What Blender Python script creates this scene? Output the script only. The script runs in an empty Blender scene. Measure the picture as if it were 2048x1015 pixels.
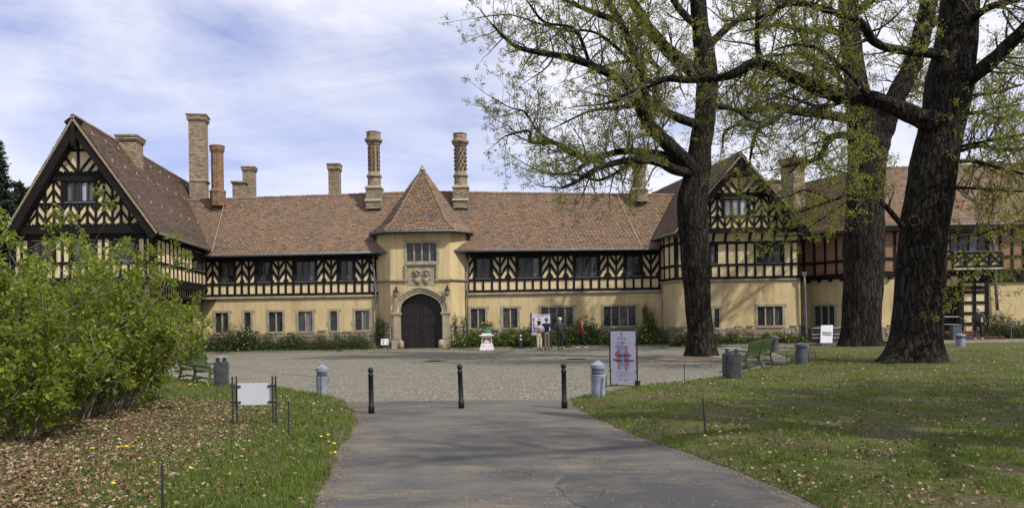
import bpy, bmesh, math, random
import numpy as np
from mathutils import Vector, Matrix, noise as mnoise

random.seed(7)
RNG = np.random.default_rng(11)
sc = bpy.context.scene
COL = sc.collection

# ------------------------------------------------------------------ camera
FPX, PX0, PY0, EYE, ROLL = 1600.0, 1024.0, 638.0, 1.75, 0.0164
cam_d = bpy.data.cameras.new('camera')
cam = bpy.data.objects.new('camera', cam_d); COL.objects.link(cam)
cam_d.sensor_width = 36.0
cam_d.lens = 36.0 * FPX / 2048.0
cam_d.shift_y = (PY0 - 507.5) / 2048.0
cam_d.clip_start = 0.1
cam_d.clip_end = 3000.0
cam.matrix_world = Matrix.Translation((0, 0, EYE)) @ Matrix.Rotation(math.radians(90), 4, 'X') @ Matrix.Rotation(-ROLL, 4, 'Z')
sc.camera = cam

# ------------------------------------------------------------------ sky and sun
SUN_AZ, SUN_EL = math.radians(-40), math.radians(47)      # azimuth measured from +X towards +Y
sun_dir = Vector((math.cos(SUN_AZ) * math.cos(SUN_EL), math.sin(SUN_AZ) * math.cos(SUN_EL), math.sin(SUN_EL)))
SKYLOC = (0.1, 3.1, 1.7)
world = bpy.data.worlds.new('World'); sc.world = world
world.use_nodes = True
wn = world.node_tree.nodes; wl = world.node_tree.links
wn.clear()
w_out = wn.new('ShaderNodeOutputWorld')
w_sky = wn.new('ShaderNodeTexSky'); w_sky.sky_type = 'NISHITA'; w_sky.sun_disc = False
w_sky.sun_elevation = SUN_EL
w_sky.sun_rotation = math.radians(90) - SUN_AZ
w_sky.air_density = 1.0; w_sky.dust_density = 1.8; w_sky.ozone_density = 2.0
w_b1 = wn.new('ShaderNodeBackground'); w_b1.inputs['Strength'].default_value = 0.135
w_tint = wn.new('ShaderNodeMix'); w_tint.data_type = 'RGBA'; w_tint.blend_type = 'MULTIPLY'; w_tint.inputs[0].default_value = 1.0; w_tint.inputs[7].default_value = (0.98, 0.90, 1.22, 1)
wl.new(w_sky.outputs[0], w_tint.inputs[6]); wl.new(w_tint.outputs[2], w_b1.inputs['Color'])
w_b2 = wn.new('ShaderNodeBackground'); w_b2.inputs['Color'].default_value = (0.88, 0.89, 1.0, 1); w_b2.inputs['Strength'].default_value = 1.08
w_tc = wn.new('ShaderNodeTexCoord')
w_map = wn.new('ShaderNodeMapping'); w_map.inputs['Scale'].default_value = (1.0, 1.0, 2.2); w_map.inputs['Rotation'].default_value = (0.3, 0.55, 0.2); w_map.inputs['Location'].default_value = SKYLOC
wl.new(w_tc.outputs['Generated'], w_map.inputs['Vector'])
w_n1 = wn.new('ShaderNodeTexNoise'); w_n1.inputs['Scale'].default_value = 2.1; w_n1.inputs['Detail'].default_value = 7; w_n1.inputs['Roughness'].default_value = 0.55; w_n1.inputs['Distortion'].default_value = 0.5
w_map2 = wn.new('ShaderNodeMapping'); w_map2.inputs['Scale'].default_value = (1.0, 1.0, 5.0); w_map2.inputs['Rotation'].default_value = (0.5, 0.75, 0.4)
wl.new(w_tc.outputs['Generated'], w_map2.inputs['Vector'])
w_n2 = wn.new('ShaderNodeTexNoise'); w_n2.inputs['Scale'].default_value = 2.6; w_n2.inputs['Detail'].default_value = 8; w_n2.inputs['Roughness'].default_value = 0.62; w_n2.inputs['Distortion'].default_value = 1.0
wl.new(w_map.outputs[0], w_n1.inputs['Vector']); wl.new(w_map2.outputs[0], w_n2.inputs['Vector'])
w_add = wn.new('ShaderNodeMath'); w_add.operation = 'MULTIPLY_ADD'
wl.new(w_n2.outputs['Fac'], w_add.inputs[0]); w_add.inputs[1].default_value = 0.33; wl.new(w_n1.outputs['Fac'], w_add.inputs[2])
w_ramp = wn.new('ShaderNodeValToRGB')
w_ramp.color_ramp.elements[0].position = 0.47; w_ramp.color_ramp.elements[0].color = (0.22, 0.22, 0.22, 1)
w_ramp.color_ramp.elements[1].position = 0.73; w_ramp.color_ramp.elements[1].color = (1, 1, 1, 1)
wl.new(w_add.outputs[0], w_ramp.inputs['Fac'])
w_mix = wn.new('ShaderNodeMixShader')
wl.new(w_ramp.outputs['Color'], w_mix.inputs['Fac']); wl.new(w_b1.outputs[0], w_mix.inputs[1]); wl.new(w_b2.outputs[0], w_mix.inputs[2])
wl.new(w_mix.outputs[0], w_out.inputs['Surface'])

sun_d = bpy.data.lights.new('sun', 'SUN'); sun_d.energy = 4.3; sun_d.angle = math.radians(0.6); sun_d.color = (1.0, 0.94, 0.84)
sun = bpy.data.objects.new('sun', sun_d); COL.objects.link(sun)
sun.rotation_euler = sun_dir.to_track_quat('Z', 'Y').to_euler()
sun.location = (30, -30, 40)

sc.view_settings.view_transform = 'Standard'; sc.view_settings.look = 'None'
sc.view_settings.exposure = 0.0; sc.view_settings.gamma = 1.0
sc.render.engine = 'CYCLES'
sc.cycles.use_denoising = True
sc.cycles.max_bounces = 6; sc.cycles.transparent_max_bounces = 6

# ------------------------------------------------------------------ pixel helpers (design aid: photo pixel + depth -> world point)
def uv(px, py):
    dx, dy = px - PX0, py - PY0
    c, s = math.cos(ROLL), math.sin(ROLL)
    return dx * c - dy * s, dx * s + dy * c
def at(px, py, Y):
    u, v = uv(px, py)
    return Vector((u / FPX * Y, Y, EYE - v / FPX * Y))
def gnd(px, py, z=0.0):
    u, v = uv(px, py)
    Y = (EYE - z) * FPX / v
    return Vector((u / FPX * Y, Y, z))

# ------------------------------------------------------------------ materials
MATS = {}
class NT:
    def __init__(s, name):
        s.m = bpy.data.materials.new(name); s.m.use_nodes = True
        s.n = s.m.node_tree.nodes; s.l = s.m.node_tree.links; s.n.clear()
        s.out = s.n.new('ShaderNodeOutputMaterial')
        s.b = s.n.new('ShaderNodeBsdfPrincipled'); s.l.new(s.b.outputs[0], s.out.inputs['Surface'])
        MATS[name] = s.m
    def node(s, t, **kw):
        nd = s.n.new(t)
        for k, v in kw.items():
            if hasattr(nd, k): setattr(nd, k, v)
            else: nd.inputs[k].default_value = v
        return nd
    def link(s, a, b): s.l.new(a, b)
    def coord(s, scale=(1, 1, 1), rot=(0, 0, 0), which='Object'):
        t = s.node('ShaderNodeTexCoord'); m = s.node('ShaderNodeMapping')
        m.inputs['Scale'].default_value = scale; m.inputs['Rotation'].default_value = rot
        s.link(t.outputs[which], m.inputs['Vector']); return m.outputs[0]
    def noise(s, vec, scale, detail=4, rough=0.55, dist=0.0):
        n = s.node('ShaderNodeTexNoise'); n.inputs['Scale'].default_value = scale; n.inputs['Detail'].default_value = detail
        n.inputs['Roughness'].default_value = rough; n.inputs['Distortion'].default_value = dist
        if vec is not None: s.link(vec, n.inputs['Vector'])
        return n.outputs['Fac']
    def ramp(s, fac, stops, interp='LINEAR'):
        r = s.node('ShaderNodeValToRGB'); cr = r.color_ramp; cr.interpolation = interp
        while len(cr.elements) < len(stops): cr.elements.new(0.5)
        for e, (p, c) in zip(cr.elements, stops):
            e.position = p; e.color = (c[0], c[1], c[2], 1) if hasattr(c, '__len__') else (c, c, c, 1)
        s.link(fac, r.inputs['Fac']); return r.outputs['Color']
    def mix(s, fac, a, b, mode='MIX'):
        m = s.node('ShaderNodeMix'); m.data_type = 'RGBA'; m.blend_type = mode
        for sock, v in ((m.inputs[0], fac), (m.inputs[6], a), (m.inputs[7], b)):
            if hasattr(v, 'is_output'): s.link(v, sock)
            elif hasattr(v, '__len__'): sock.default_value = (v[0], v[1], v[2], 1)
            else: sock.default_value = v
        return m.outputs[2]
    def math(s, op, a, b=0.0):
        m = s.node('ShaderNodeMath'); m.operation = op
        for sock, v in ((m.inputs[0], a), (m.inputs[1], b)):
            if hasattr(v, 'is_output'): s.link(v, sock)
            else: sock.default_value = v
        return m.outputs[0]
    def bump(s, h, strength=0.5, dist=0.02, prev=None):
        b = s.node('ShaderNodeBump'); b.inputs['Strength'].default_value = strength; b.inputs['Distance'].default_value = dist
        s.link(h, b.inputs['Height'])
        if prev is not None: s.link(prev, b.inputs['Normal'])
        return b.outputs[0]
    def set(s, color=None, rough=None, normal=None, metal=None, spec=None):
        for k, v in (('Base Color', color), ('Roughness', rough), ('Normal', normal), ('Metallic', metal), ('Specular IOR Level', spec)):
            if v is None: continue
            if hasattr(v, 'is_output'): s.link(v, s.b.inputs[k])
            elif hasattr(v, '__len__'): s.b.inputs[k].default_value = (v[0], v[1], v[2], 1)
            else: s.b.inputs[k].default_value = v
        return s.m
    def island(s):
        g = s.node('ShaderNodeNewGeometry'); return g.outputs['Random Per Island']
    def objrand(s):
        g = s.node('ShaderNodeObjectInfo'); return g.outputs['Random']

def simple(name, col, rough=0.6, metal=0.0, var=0.15, scale=8.0, bump=0.0, spec=0.4):
    t = NT(name); c = t.coord()
    n = t.noise(c, scale, 5, 0.6)
    d = tuple(x * (1 - var) for x in col); u = tuple(min(1, x * (1 + var)) for x in col)
    colr = t.ramp(n, [(0.3, d), (0.7, u)])
    nb = t.bump(t.noise(c, scale * 6, 3), bump, 0.01) if bump else None
    return t.set(colr, rough, nb, metal, spec)

# plaster (two tints: upper infill and lower walls)
def plaster(name, c0, c1, c2):
    t = NT(name); c = t.coord()
    n = t.noise(c, 0.55, 5, 0.65)
    col = t.ramp(n, [(0.28, c0), (0.5, c1), (0.75, c2)])
    streak = t.noise(t.coord((2.2, 2.2, 0.22)), 1.6, 5, 0.7)
    col = t.mix(t.math('MULTIPLY', t.ramp(streak, [(0.46, 0.0), (0.7, 1.0)]), 0.5), col, tuple(x * 0.62 for x in c0))
    hgt = t.node('ShaderNodeTexCoord'); sep = t.node('ShaderNodeSeparateXYZ'); t.link(hgt.outputs['Object'], sep.inputs[0])
    b = t.bump(t.noise(t.coord((1, 1, 1.6)), 9, 5, 0.65), 0.55, 0.04)
    return t.set(col, 0.9, b, spec=0.2)
plaster('plaster', (0.44, 0.34, 0.175), (0.53, 0.42, 0.23), (0.59, 0.475, 0.275))
plaster('infill', (0.57, 0.465, 0.275), (0.66, 0.545, 0.335), (0.71, 0.60, 0.39))

t = NT('timber'); c = t.coord((1, 1, 1))
n = t.noise(c, 3.0, 5, 0.7); 
col = t.ramp(n, [(0.3, (0.006, 0.0055, 0.0055)), (0.75, (0.018, 0.015, 0.013))])
t.set(col, 0.7, t.bump(t.noise(t.coord((1, 6, 6)), 6, 4), 0.4, 0.01), spec=0.15)

t = NT('stone_trim'); c = t.coord()
col = t.ramp(t.noise(c, 2.5, 6, 0.7), [(0.25, (0.17, 0.145, 0.10)), (0.5, (0.31, 0.27, 0.19)), (0.8, (0.42, 0.37, 0.27))])
t.set(col, 0.85, t.bump(t.noise(c, 14, 5), 0.5, 0.02), spec=0.25)

t = NT('rubble_stone'); c = t.coord()
base = t.ramp(t.objrand(), [(0.0, (0.24, 0.19, 0.12)), (0.35, (0.36, 0.31, 0.22)), (0.65, (0.30, 0.25, 0.165)), (1.0, (0.46, 0.41, 0.31))])
col = t.mix(t.ramp(t.noise(c, 6, 6, 0.7), [(0.3, 0.0), (0.75, 0.6)]), base, (0.13, 0.11, 0.085))
t.set(col, 0.9, t.bump(t.noise(c, 9, 6, 0.7), 0.9, 0.05), spec=0.2)
simple('mortar', (0.22, 0.18, 0.12), 0.95, var=0.3, scale=5, bump=0.5)

# roof tiles: colour per tile
def tilemat(name, stops, dirt):
    t = NT(name)
    col = t.ramp(t.island(), stops, 'CONSTANT')
    c = t.coord()
    big = t.noise(c, 0.35, 5, 0.7)
    col = t.mix(t.ramp(big, [(0.4, 0.0), (0.7, 0.55)]), col, dirt)
    moss = t.noise(t.coord((1.6, 0.5, 0.5)), 0.8, 7, 0.75)
    col = t.mix(t.ramp(moss, [(0.54, 0.0), (0.7, 0.55)]), col, (0.075, 0.07, 0.045))
    fine = t.noise(c, 22, 4, 0.7)
    col = t.mix(t.ramp(fine, [(0.35, 0.0), (0.8, 0.45)]), col, (0.09, 0.07, 0.06))
    return t.set(col, 0.82, t.bump(t.noise(c, 30, 4), 0.35, 0.01), spec=0.25)
tilemat('roof_tile', [(0.0, (0.32, 0.195, 0.115)), (0.2, (0.26, 0.17, 0.112)), (0.38, (0.20, 0.145, 0.11)), (0.52, (0.36, 0.215, 0.12)), (0.66, (0.165, 0.135, 0.12)), (0.78, (0.29, 0.19, 0.122)), (0.9, (0.25, 0.20, 0.165))], (0.215, 0.155, 0.11))
tilemat('roof_tile_brown', [(0.0, (0.24, 0.165, 0.115)), (0.2, (0.20, 0.14, 0.10)), (0.42, (0.165, 0.125, 0.10)), (0.6, (0.27, 0.175, 0.115)), (0.75, (0.15, 0.12, 0.105)), (0.9, (0.23, 0.165, 0.12))], (0.175, 0.135, 0.10))
simple('roof_under', (0.10, 0.065, 0.045), 0.9, var=0.2)

# brick for chimneys
def brickmat(name, c1, c2, mortar, scale=1.0, vertical_axis=2):
    t = NT(name)
    geo = t.node('ShaderNodeNewGeometry'); tc = t.node('ShaderNodeTexCoord')
    sx = t.node('ShaderNodeSeparateXYZ'); t.link(tc.outputs['Object'], sx.inputs[0])
    sn = t.node('ShaderNodeSeparateXYZ'); t.link(geo.outputs['Normal'], sn.inputs[0])
    absx = t.math('ABSOLUTE', sn.outputs[0]); absy = t.math('ABSOLUTE', sn.outputs[1])
    fac = t.math('GREATER_THAN', absx, absy)
    hx = t.math('ADD', t.math('MULTIPLY', sx.outputs[1], fac), t.math('MULTIPLY', sx.outputs[0], t.math('SUBTRACT', 1.0, fac)))
    cb = t.node('ShaderNodeCombineXYZ'); t.link(hx, cb.inputs[0]); t.link(sx.outputs[2], cb.inputs[1])
    br = t.node('ShaderNodeTexBrick'); t.link(cb.outputs[0], br.inputs['Vector'])
    br.inputs['Scale'].default_value = scale; br.inputs['Brick Width'].default_value = 0.25; br.inputs['Row Height'].default_value = 0.10
    br.inputs['Mortar Size'].default_value = 0.013; br.inputs['Mortar Smooth'].default_value = 0.2; br.inputs['Bias'].default_value = 0.0
    br.inputs['Color1'].default_value = (*c1, 1); br.inputs['Color2'].default_value = (*c2, 1); br.inputs['Mortar'].default_value = (*mortar, 1)
    c = t.coord()
    col = t.mix(t.ramp(t.noise(c, 1.2, 6, 0.7), [(0.4, 0.0), (0.75, 0.6)]), br.outputs['Color'], tuple(x * 0.45 for x in c1))
    return t.set(col, 0.88, t.bump(t.math('SUBTRACT', 1.0, br.outputs['Fac']), 0.8, 0.015), spec=0.2)
brickmat('chimney_brick', (0.42, 0.345, 0.24), (0.19, 0.15, 0.105), (0.09, 0.075, 0.055))
brickmat('chimney_brick_red', (0.34, 0.215, 0.12), (0.17, 0.095, 0.06), (0.08, 0.06, 0.045))
t = NT('terracotta'); c = t.coord()
col = t.ramp(t.island(), [(0.0, (0.055, 0.028, 0.022)), (0.5, (0.11, 0.042, 0.028)), (1.0, (0.16, 0.06, 0.035))])
t.set(t.mix(t.ramp(t.noise(c, 14, 4), [(0.4, 0.0), (0.8, 0.5)]), col, (0.04, 0.03, 0.028)), 0.7, t.bump(t.noise(c, 20, 4), 0.5, 0.02))

# herringbone-ish brick nogging
t = NT('nogging'); c = t.coord()
sx = t.node('ShaderNodeSeparateXYZ'); t.link(c, sx.inputs[0])
zig = t.math('PINGPONG', sx.outputs[0], 0.33)
d = t.math('ADD', t.math('MULTIPLY', zig, 1.0), sx.outputs[2])
fr = t.math('FRACT', t.math('MULTIPLY', d, 10.0))
row = t.math('FLOOR', t.math('MULTIPLY', d, 10.0))
wnz = t.node('ShaderNodeTexWhiteNoise'); wnz.noise_dimensions = '1D'; t.link(row, wnz.inputs['W'])
colb = t.ramp(wnz.outputs['Value'], [(0.0, (0.20, 0.095, 0.06)), (0.5, (0.27, 0.145, 0.09)), (1.0, (0.17, 0.085, 0.058))])
mort = t.ramp(fr, [(0.0, 1.0), (0.12, 1.0), (0.18, 0.0), (0.9, 0.0), (1.0, 1.0)])
t.set(t.mix(mort, colb, (0.36, 0.28, 0.19)), 0.9, t.bump(t.math('SUBTRACT', 1.0, mort), 0.6, 0.012), spec=0.2)

# glass panes: dark, reflective, slightly wavy
t = NT('glass'); c = t.coord()
col = t.ramp(t.noise(c, 1.3, 3), [(0.3, (0.006, 0.007, 0.009)), (0.7, (0.03, 0.032, 0.036))])
t.set(col, 0.05, t.bump(t.noise(c, 2.5, 2), 0.2, 0.06), spec=0.4)
t = NT('glass_dim'); c = t.coord()
col = t.ramp(t.noise(t.coord((7, 7, 0.5)), 1.3, 4), [(0.35, (0.02, 0.021, 0.024)), (0.65, (0.11, 0.112, 0.115))])
t.set(col, 0.06, t.bump(t.noise(c, 2.0, 2), 0.3, 0.07), spec=0.5)
t = NT('glass_curtain'); c = t.coord()
col = t.ramp(t.noise(t.coord((9, 9, 0.4)), 1.6, 4), [(0.35, (0.22, 0.235, 0.27)), (0.65, (0.40, 0.42, 0.46))])
t.set(col, 0.08, t.bump(t.noise(c, 2.5, 2), 0.15, 0.05), spec=0.5)
t = NT('leaded_glass'); c = t.coord()
v = t.node('ShaderNodeTexVoronoi'); v.inputs['Scale'].default_value = 9; t.link(c, v.inputs['Vector'])
t.set(t.ramp(v.outputs['Distance'], [(0.1, (0.05, 0.055, 0.07)), (0.6, (0.015, 0.017, 0.02))]), 0.1, t.bump(v.outputs['Distance'], 0.5, 0.03), spec=0.7)
simple('window_white', (0.5, 0.48, 0.44), 0.6, var=0.1)
simple('curtain', (0.42, 0.42, 0.45), 0.9, var=0.3, scale=12)
simple('lead', (0.10, 0.105, 0.11), 0.5, 0.3, var=0.25)
simple('zinc', (0.13, 0.145, 0.16), 0.5, 0.15, var=0.3, scale=4)
simple('flashing', (0.45, 0.42, 0.36), 0.6, 0.1, var=0.2)
simple('door_wood', (0.011, 0.0075, 0.0065), 0.55, var=0.35, scale=5, bump=0.2)
simple('iron', (0.016, 0.017, 0.019), 0.45, 0.3, var=0.3, scale=15, bump=0.15)
simple('dark_metal', (0.045, 0.048, 0.053), 0.45, 0.5, var=0.3, scale=10)
simple('galv', (0.16, 0.165, 0.175), 0.45, 0.6, var=0.35, scale=9, bump=0.1)
simple('lamp_grey', (0.215, 0.24, 0.29), 0.5, 0.1, var=0.35, scale=4.5, bump=0.1)
simple('lamp_dark', (0.07, 0.08, 0.10), 0.5, 0.1, var=0.3, scale=5)
simple('black', (0.006, 0.006, 0.006), 0.6, var=0.2)
simple('bench_green', (0.055, 0.085, 0.026), 0.5, var=0.35, scale=7, bump=0.15)
simple('white_paint', (0.62, 0.61, 0.60), 0.55, var=0.08, scale=5)
simple('sign_white', (0.60, 0.61, 0.66), 0.45, var=0.05, scale=3)
simple('sign_blank', (0.52, 0.54, 0.57), 0.35, var=0.06, scale=2)
simple('poster_lilac', (0.50, 0.49, 0.60), 0.4, var=0.03, scale=2)
simple('ink', (0.012, 0.012, 0.016), 0.6, var=0.1)
simple('ink_grey', (0.17, 0.17, 0.20), 0.6, var=0.1)
simple('ink_blue', (0.26, 0.31, 0.45), 0.6, var=0.35, scale=14)
simple('ink_red', (0.36, 0.14, 0.18), 0.6, var=0.5, scale=22)
simple('ink_orange', (0.55, 0.12, 0.05), 0.6, var=0.1)
simple('ink_green', (0.20, 0.45, 0.25), 0.6, var=0.1)
simple('brick_red_paint', (0.28, 0.05, 0.035), 0.7, var=0.3, scale=12)
simple('tub_green', (0.10, 0.20, 0.095), 0.55, var=0.2, scale=8)
simple('hoop', (0.20, 0.13, 0.07), 0.6, var=0.2)
simple('stake_wood', (0.05, 0.038, 0.026), 0.85, var=0.4, scale=12, bump=0.4)
simple('step_red', (0.28, 0.07, 0.045), 0.9, var=0.15)
simple('step_dark', (0.035, 0.033, 0.035), 0.8, var=0.2)
simple('manhole', (0.03, 0.03, 0.03), 0.7, 0.3, var=0.3)
# people
simple('skin', (0.48, 0.27, 0.19), 0.55, var=0.08, scale=12)
for nm, cl in dict(hair_dark=(0.018, 0.012, 0.009), hair_white=(0.48, 0.47, 0.45), hair_grey=(0.10, 0.095, 0.09), hair_blonde=(0.20, 0.14, 0.075),
                   cloth_beige=(0.36, 0.30, 0.22), cloth_lilac=(0.46, 0.38, 0.62), cloth_cream=(0.56, 0.49, 0.39), cloth_navy=(0.012, 0.015, 0.03),
                   cloth_taupe=(0.20, 0.17, 0.135), cloth_grey=(0.042, 0.046, 0.056), cloth_dark=(0.022, 0.024, 0.034), cloth_red=(0.23, 0.035, 0.02),
                   cloth_white=(0.66, 0.65, 0.64), cloth_jeans=(0.16, 0.22, 0.36), shoe_brown=(0.10, 0.055, 0.03), shoe_tan=(0.26, 0.20, 0.14), bag_dark=(0.03, 0.025, 0.022)).items():
    simple(nm, cl, 0.85, var=0.22, scale=16, bump=0.25, spec=0.2)
t = NT('cloth_stripe'); c = t.coord()
sx = t.node('ShaderNodeSeparateXYZ'); t.link(c, sx.inputs[0])
st = t.math('FRACT', t.math('MULTIPLY', sx.outputs[2], 11.0))
t.set(t.ramp(st, [(0.0, (0.02, 0.02, 0.028)), (0.62, (0.035, 0.04, 0.055)), (0.66, (0.26, 0.23, 0.20)), (0.82, (0.26, 0.23, 0.20)), (0.86, (0.02, 0.02, 0.028))]), 0.9, spec=0.2)

# vegetation
def leafmat(name, stops, trans=0.45, rough=0.5):
    t = NT(name)
    col = t.ramp(t.island(), stops)
    big = t.noise(t.coord(), 0.9, 3)
    col = t.mix(t.ramp(big, [(0.35, 0.0), (0.7, 0.35)]), col, tuple(x * 0.6 for x in stops[0][1]))
    t.set(col, rough, spec=0.3)
    tr = t.node('ShaderNodeBsdfTranslucent'); t.link(t.mix(0.5, col, stops[-1][1]), tr.inputs['Color'])
    mx = t.node('ShaderNodeMixShader'); mx.inputs[0].default_value = trans
    t.link(t.b.outputs[0], mx.inputs[1]); t.link(tr.outputs[0], mx.inputs[2]); t.link(mx.outputs[0], t.out.inputs['Surface'])
    return t.m
leafmat('oak_leaf', [(0.0, (0.13, 0.16, 0.016)), (0.5, (0.22, 0.25, 0.03)), (1.0, (0.34, 0.36, 0.06))], 0.55)
leafmat('shrub_leaf', [(0.0, (0.07, 0.125, 0.012)), (0.4, (0.155, 0.205, 0.02)), (0.8, (0.24, 0.29, 0.032)), (1.0, (0.34, 0.39, 0.06))], 0.5)
leafmat('hedge_leaf', [(0.0, (0.022, 0.038, 0.010)), (0.6, (0.045, 0.068, 0.016)), (1.0, (0.09, 0.11, 0.025))], 0.2, 0.4)
leafmat('rose_leaf', [(0.0, (0.03, 0.055, 0.012)), (0.6, (0.06, 0.10, 0.02)), (1.0, (0.11, 0.155, 0.03))], 0.3, 0.45)
leafmat('needle', [(0.0, (0.012, 0.022, 0.012)), (0.6, (0.024, 0.038, 0.02)), (1.0, (0.04, 0.055, 0.028))], 0.1, 0.6)
leafmat('grass_blade', [(0.0, (0.06, 0.11, 0.012)), (0.6, (0.11, 0.18, 0.018)), (1.0, (0.19, 0.25, 0.04))], 0.4, 0.5)
leafmat('far_leaf', [(0.0, (0.03, 0.05, 0.015)), (1.0, (0.08, 0.11, 0.03))], 0.3, 0.6)
t = NT('dead_leaf')
col = t.ramp(t.island(), [(0.0, (0.09, 0.052, 0.03)), (0.35, (0.17, 0.105, 0.06)), (0.7, (0.27, 0.185, 0.115)), (0.95, (0.36, 0.27, 0.19)), (1.0, (0.50, 0.43, 0.36))])
t.set(col, 0.8, spec=0.2)
simple('flower_yellow', (0.70, 0.47, 0.012), 0.6, var=0.15)
simple('flower_white', (0.62, 0.60, 0.50), 0.7, var=0.15)
simple('flower_red', (0.16, 0.018, 0.018), 0.6, var=0.3)
simple('flower_violet', (0.16, 0.10, 0.28), 0.6, var=0.3)
simple('stem_green', (0.06, 0.10, 0.02), 0.7, var=0.2)
simple('twig', (0.09, 0.07, 0.052), 0.85, var=0.35, scale=10)
simple('twig_pale', (0.19, 0.16, 0.115), 0.85, var=0.35, scale=10)

t = NT('bark'); c = t.coord((1, 1, 0.16))
nz = t.node('ShaderNodeTexNoise'); nz.inputs['Scale'].default_value = 2.6; nz.inputs['Detail'].default_value = 6; nz.inputs['Roughness'].default_value = 0.65
t.link(t.coord((1, 1, 0.6)), nz.inputs['Vector'])
mixv = t.mix(0.34, c, nz.outputs['Color'], 'ADD')
def vedge(sc_):
    v = t.node('ShaderNodeTexVoronoi'); v.feature = 'DISTANCE_TO_EDGE'; v.inputs['Scale'].default_value = sc_; t.link(mixv, v.inputs['Vector']); return v.outputs['Distance']
r1 = t.ramp(vedge(7.0), [(0.0, 0.0), (0.13, 0.7), (0.5, 1.0)]); r2 = t.ramp(vedge(15.0), [(0.0, 0.0), (0.2, 1.0)])
fine = t.noise(t.coord((1, 1, 0.35)), 26, 6, 0.7)
h = t.math('ADD', t.math('ADD', t.math('MULTIPLY', r1, 0.75), t.math('MULTIPLY', r2, 0.3)), t.math('MULTIPLY', fine, 0.45))
tone = t.noise(t.coord(), 1.1, 4)
col = t.ramp(h, [(0.2, (0.005, 0.0045, 0.004)), (0.75, (0.02, 0.0165, 0.0135)), (1.25, (0.066, 0.056, 0.046))])
col = t.mix(t.ramp(tone, [(0.4, 0.0), (0.7, 0.5)]), col, (0.022, 0.021, 0.013))
geo = t.node('ShaderNodeNewGeometry'); sn = t.node('ShaderNodeSeparateXYZ'); t.link(geo.outputs['Normal'], sn.inputs[0])
moss = t.math('MULTIPLY', t.ramp(sn.outputs[2], [(0.35, 0.0), (0.85, 1.0)]), t.ramp(t.noise(t.coord(), 1.3, 4), [(0.42, 0.0), (0.6, 1.0)]))
col = t.mix(t.math('MULTIPLY', moss, 0.75), col, (0.05, 0.065, 0.012))
t.set(col, 0.92, t.bump(h, 1.0, 0.11), spec=0.15)

# ground materials
t = NT('cobbles'); c = t.coord()
v = t.node('ShaderNodeTexVoronoi'); v.inputs['Scale'].default_value = 8.5; v.inputs['Randomness'].default_value = 0.75; t.link(c, v.inputs['Vector'])
ve = t.node('ShaderNodeTexVoronoi'); ve.feature = 'DISTANCE_TO_EDGE'; ve.inputs['Scale'].default_value = 8.5; ve.inputs['Randomness'].default_value = 0.75; t.link(c, ve.inputs['Vector'])
sr = t.node('ShaderNodeSeparateColor'); t.link(v.outputs['Color'], sr.inputs[0])
stone = t.ramp(sr.outputs[0], [(0.0, (0.15, 0.136, 0.105)), (0.4, (0.215, 0.20, 0.158)), (0.75, (0.265, 0.247, 0.20)), (1.0, (0.33, 0.31, 0.26))])
joint = t.ramp(ve.outputs['Distance'], [(0.03, 0.0), (0.12, 1.0)])
big = t.noise(c, 0.22, 5, 0.6)
col = t.mix(t.ramp(big, [(0.35, 0.0), (0.7, 0.55)]), stone, (0.235, 0.215, 0.165))
wet = t.noise(t.coord((1, 2.2, 1)), 0.5, 6, 0.7)
col = t.mix(t.ramp(wet, [(0.48, 0.0), (0.72, 0.5)]), col, (0.16, 0.146, 0.112))
litter = t.noise(c, 1.1, 6, 0.75)
col = t.mix(t.ramp(litter, [(0.55, 0.0), (0.7, 0.5)]), col, (0.25, 0.20, 0.135))
col = t.mix(joint, (0.11, 0.105, 0.075), col)
t.set(col, 0.88, t.bump(t.ramp(ve.outputs['Distance'], [(0.0, 0.0), (0.25, 1.0)]), 0.75, 0.03), spec=0.25)

t = NT('asphalt'); c = t.coord()
agg = t.noise(c, 110, 3, 0.7)
col = t.ramp(agg, [(0.3, (0.045, 0.045, 0.046)), (0.6, (0.078, 0.076, 0.074)), (0.8, (0.145, 0.14, 0.13))])
pat = t.noise(c, 0.45, 6, 0.6, 0.6)
col = t.mix(t.ramp(pat, [(0.42, 0.0), (0.60, 0.8)]), col, (0.125, 0.119, 0.107))
dust = t.noise(t.coord((0.6, 1.5, 1)), 1.1, 7, 0.75)
col = t.mix(t.ramp(dust, [(0.5, 0.0), (0.66, 0.7)]), col, (0.19, 0.158, 0.112))
specks = t.noise(c, 45, 2, 0.5)
col = t.mix(t.math('MULTIPLY', t.ramp(specks, [(0.62, 0.0), (0.68, 1.0)]), t.ramp(dust, [(0.38, 0.0), (0.6, 0.8)])), col, (0.30, 0.21, 0.11))
t.set(col, 0.85, t.bump(agg, 0.45, 0.01), spec=0.3)

t = NT('lawn_soil'); c = t.coord()
n1 = t.noise(c, 0.8, 7, 0.7); n2 = t.noise(c, 14, 5, 0.75); n3 = t.noise(c, 2.6, 6, 0.7)
col = t.ramp(n2, [(0.3, (0.055, 0.045, 0.028)), (0.55, (0.115, 0.09, 0.055)), (0.75, (0.20, 0.16, 0.105))])
grn = t.ramp(n2, [(0.3, (0.05, 0.072, 0.012)), (0.7, (0.125, 0.15, 0.03))])
col = t.mix(t.ramp(t.math('ADD', n1, t.math('MULTIPLY', n3, 0.6)), [(0.68, 0.0), (0.9, 0.9)]), col, grn)
t.set(col, 0.95, t.bump(n2, 0.9, 0.05), spec=0.15)
simple('ground_far', (0.075, 0.085, 0.03), 0.95, var=0.3, scale=0.4, bump=0.3)
simple('sand', (0.30, 0.235, 0.15), 0.95, var=0.2, scale=3, bump=0.4)
simple('bed_soil', (0.07, 0.055, 0.035), 0.95, var=0.35, scale=6, bump=0.6)
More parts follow.
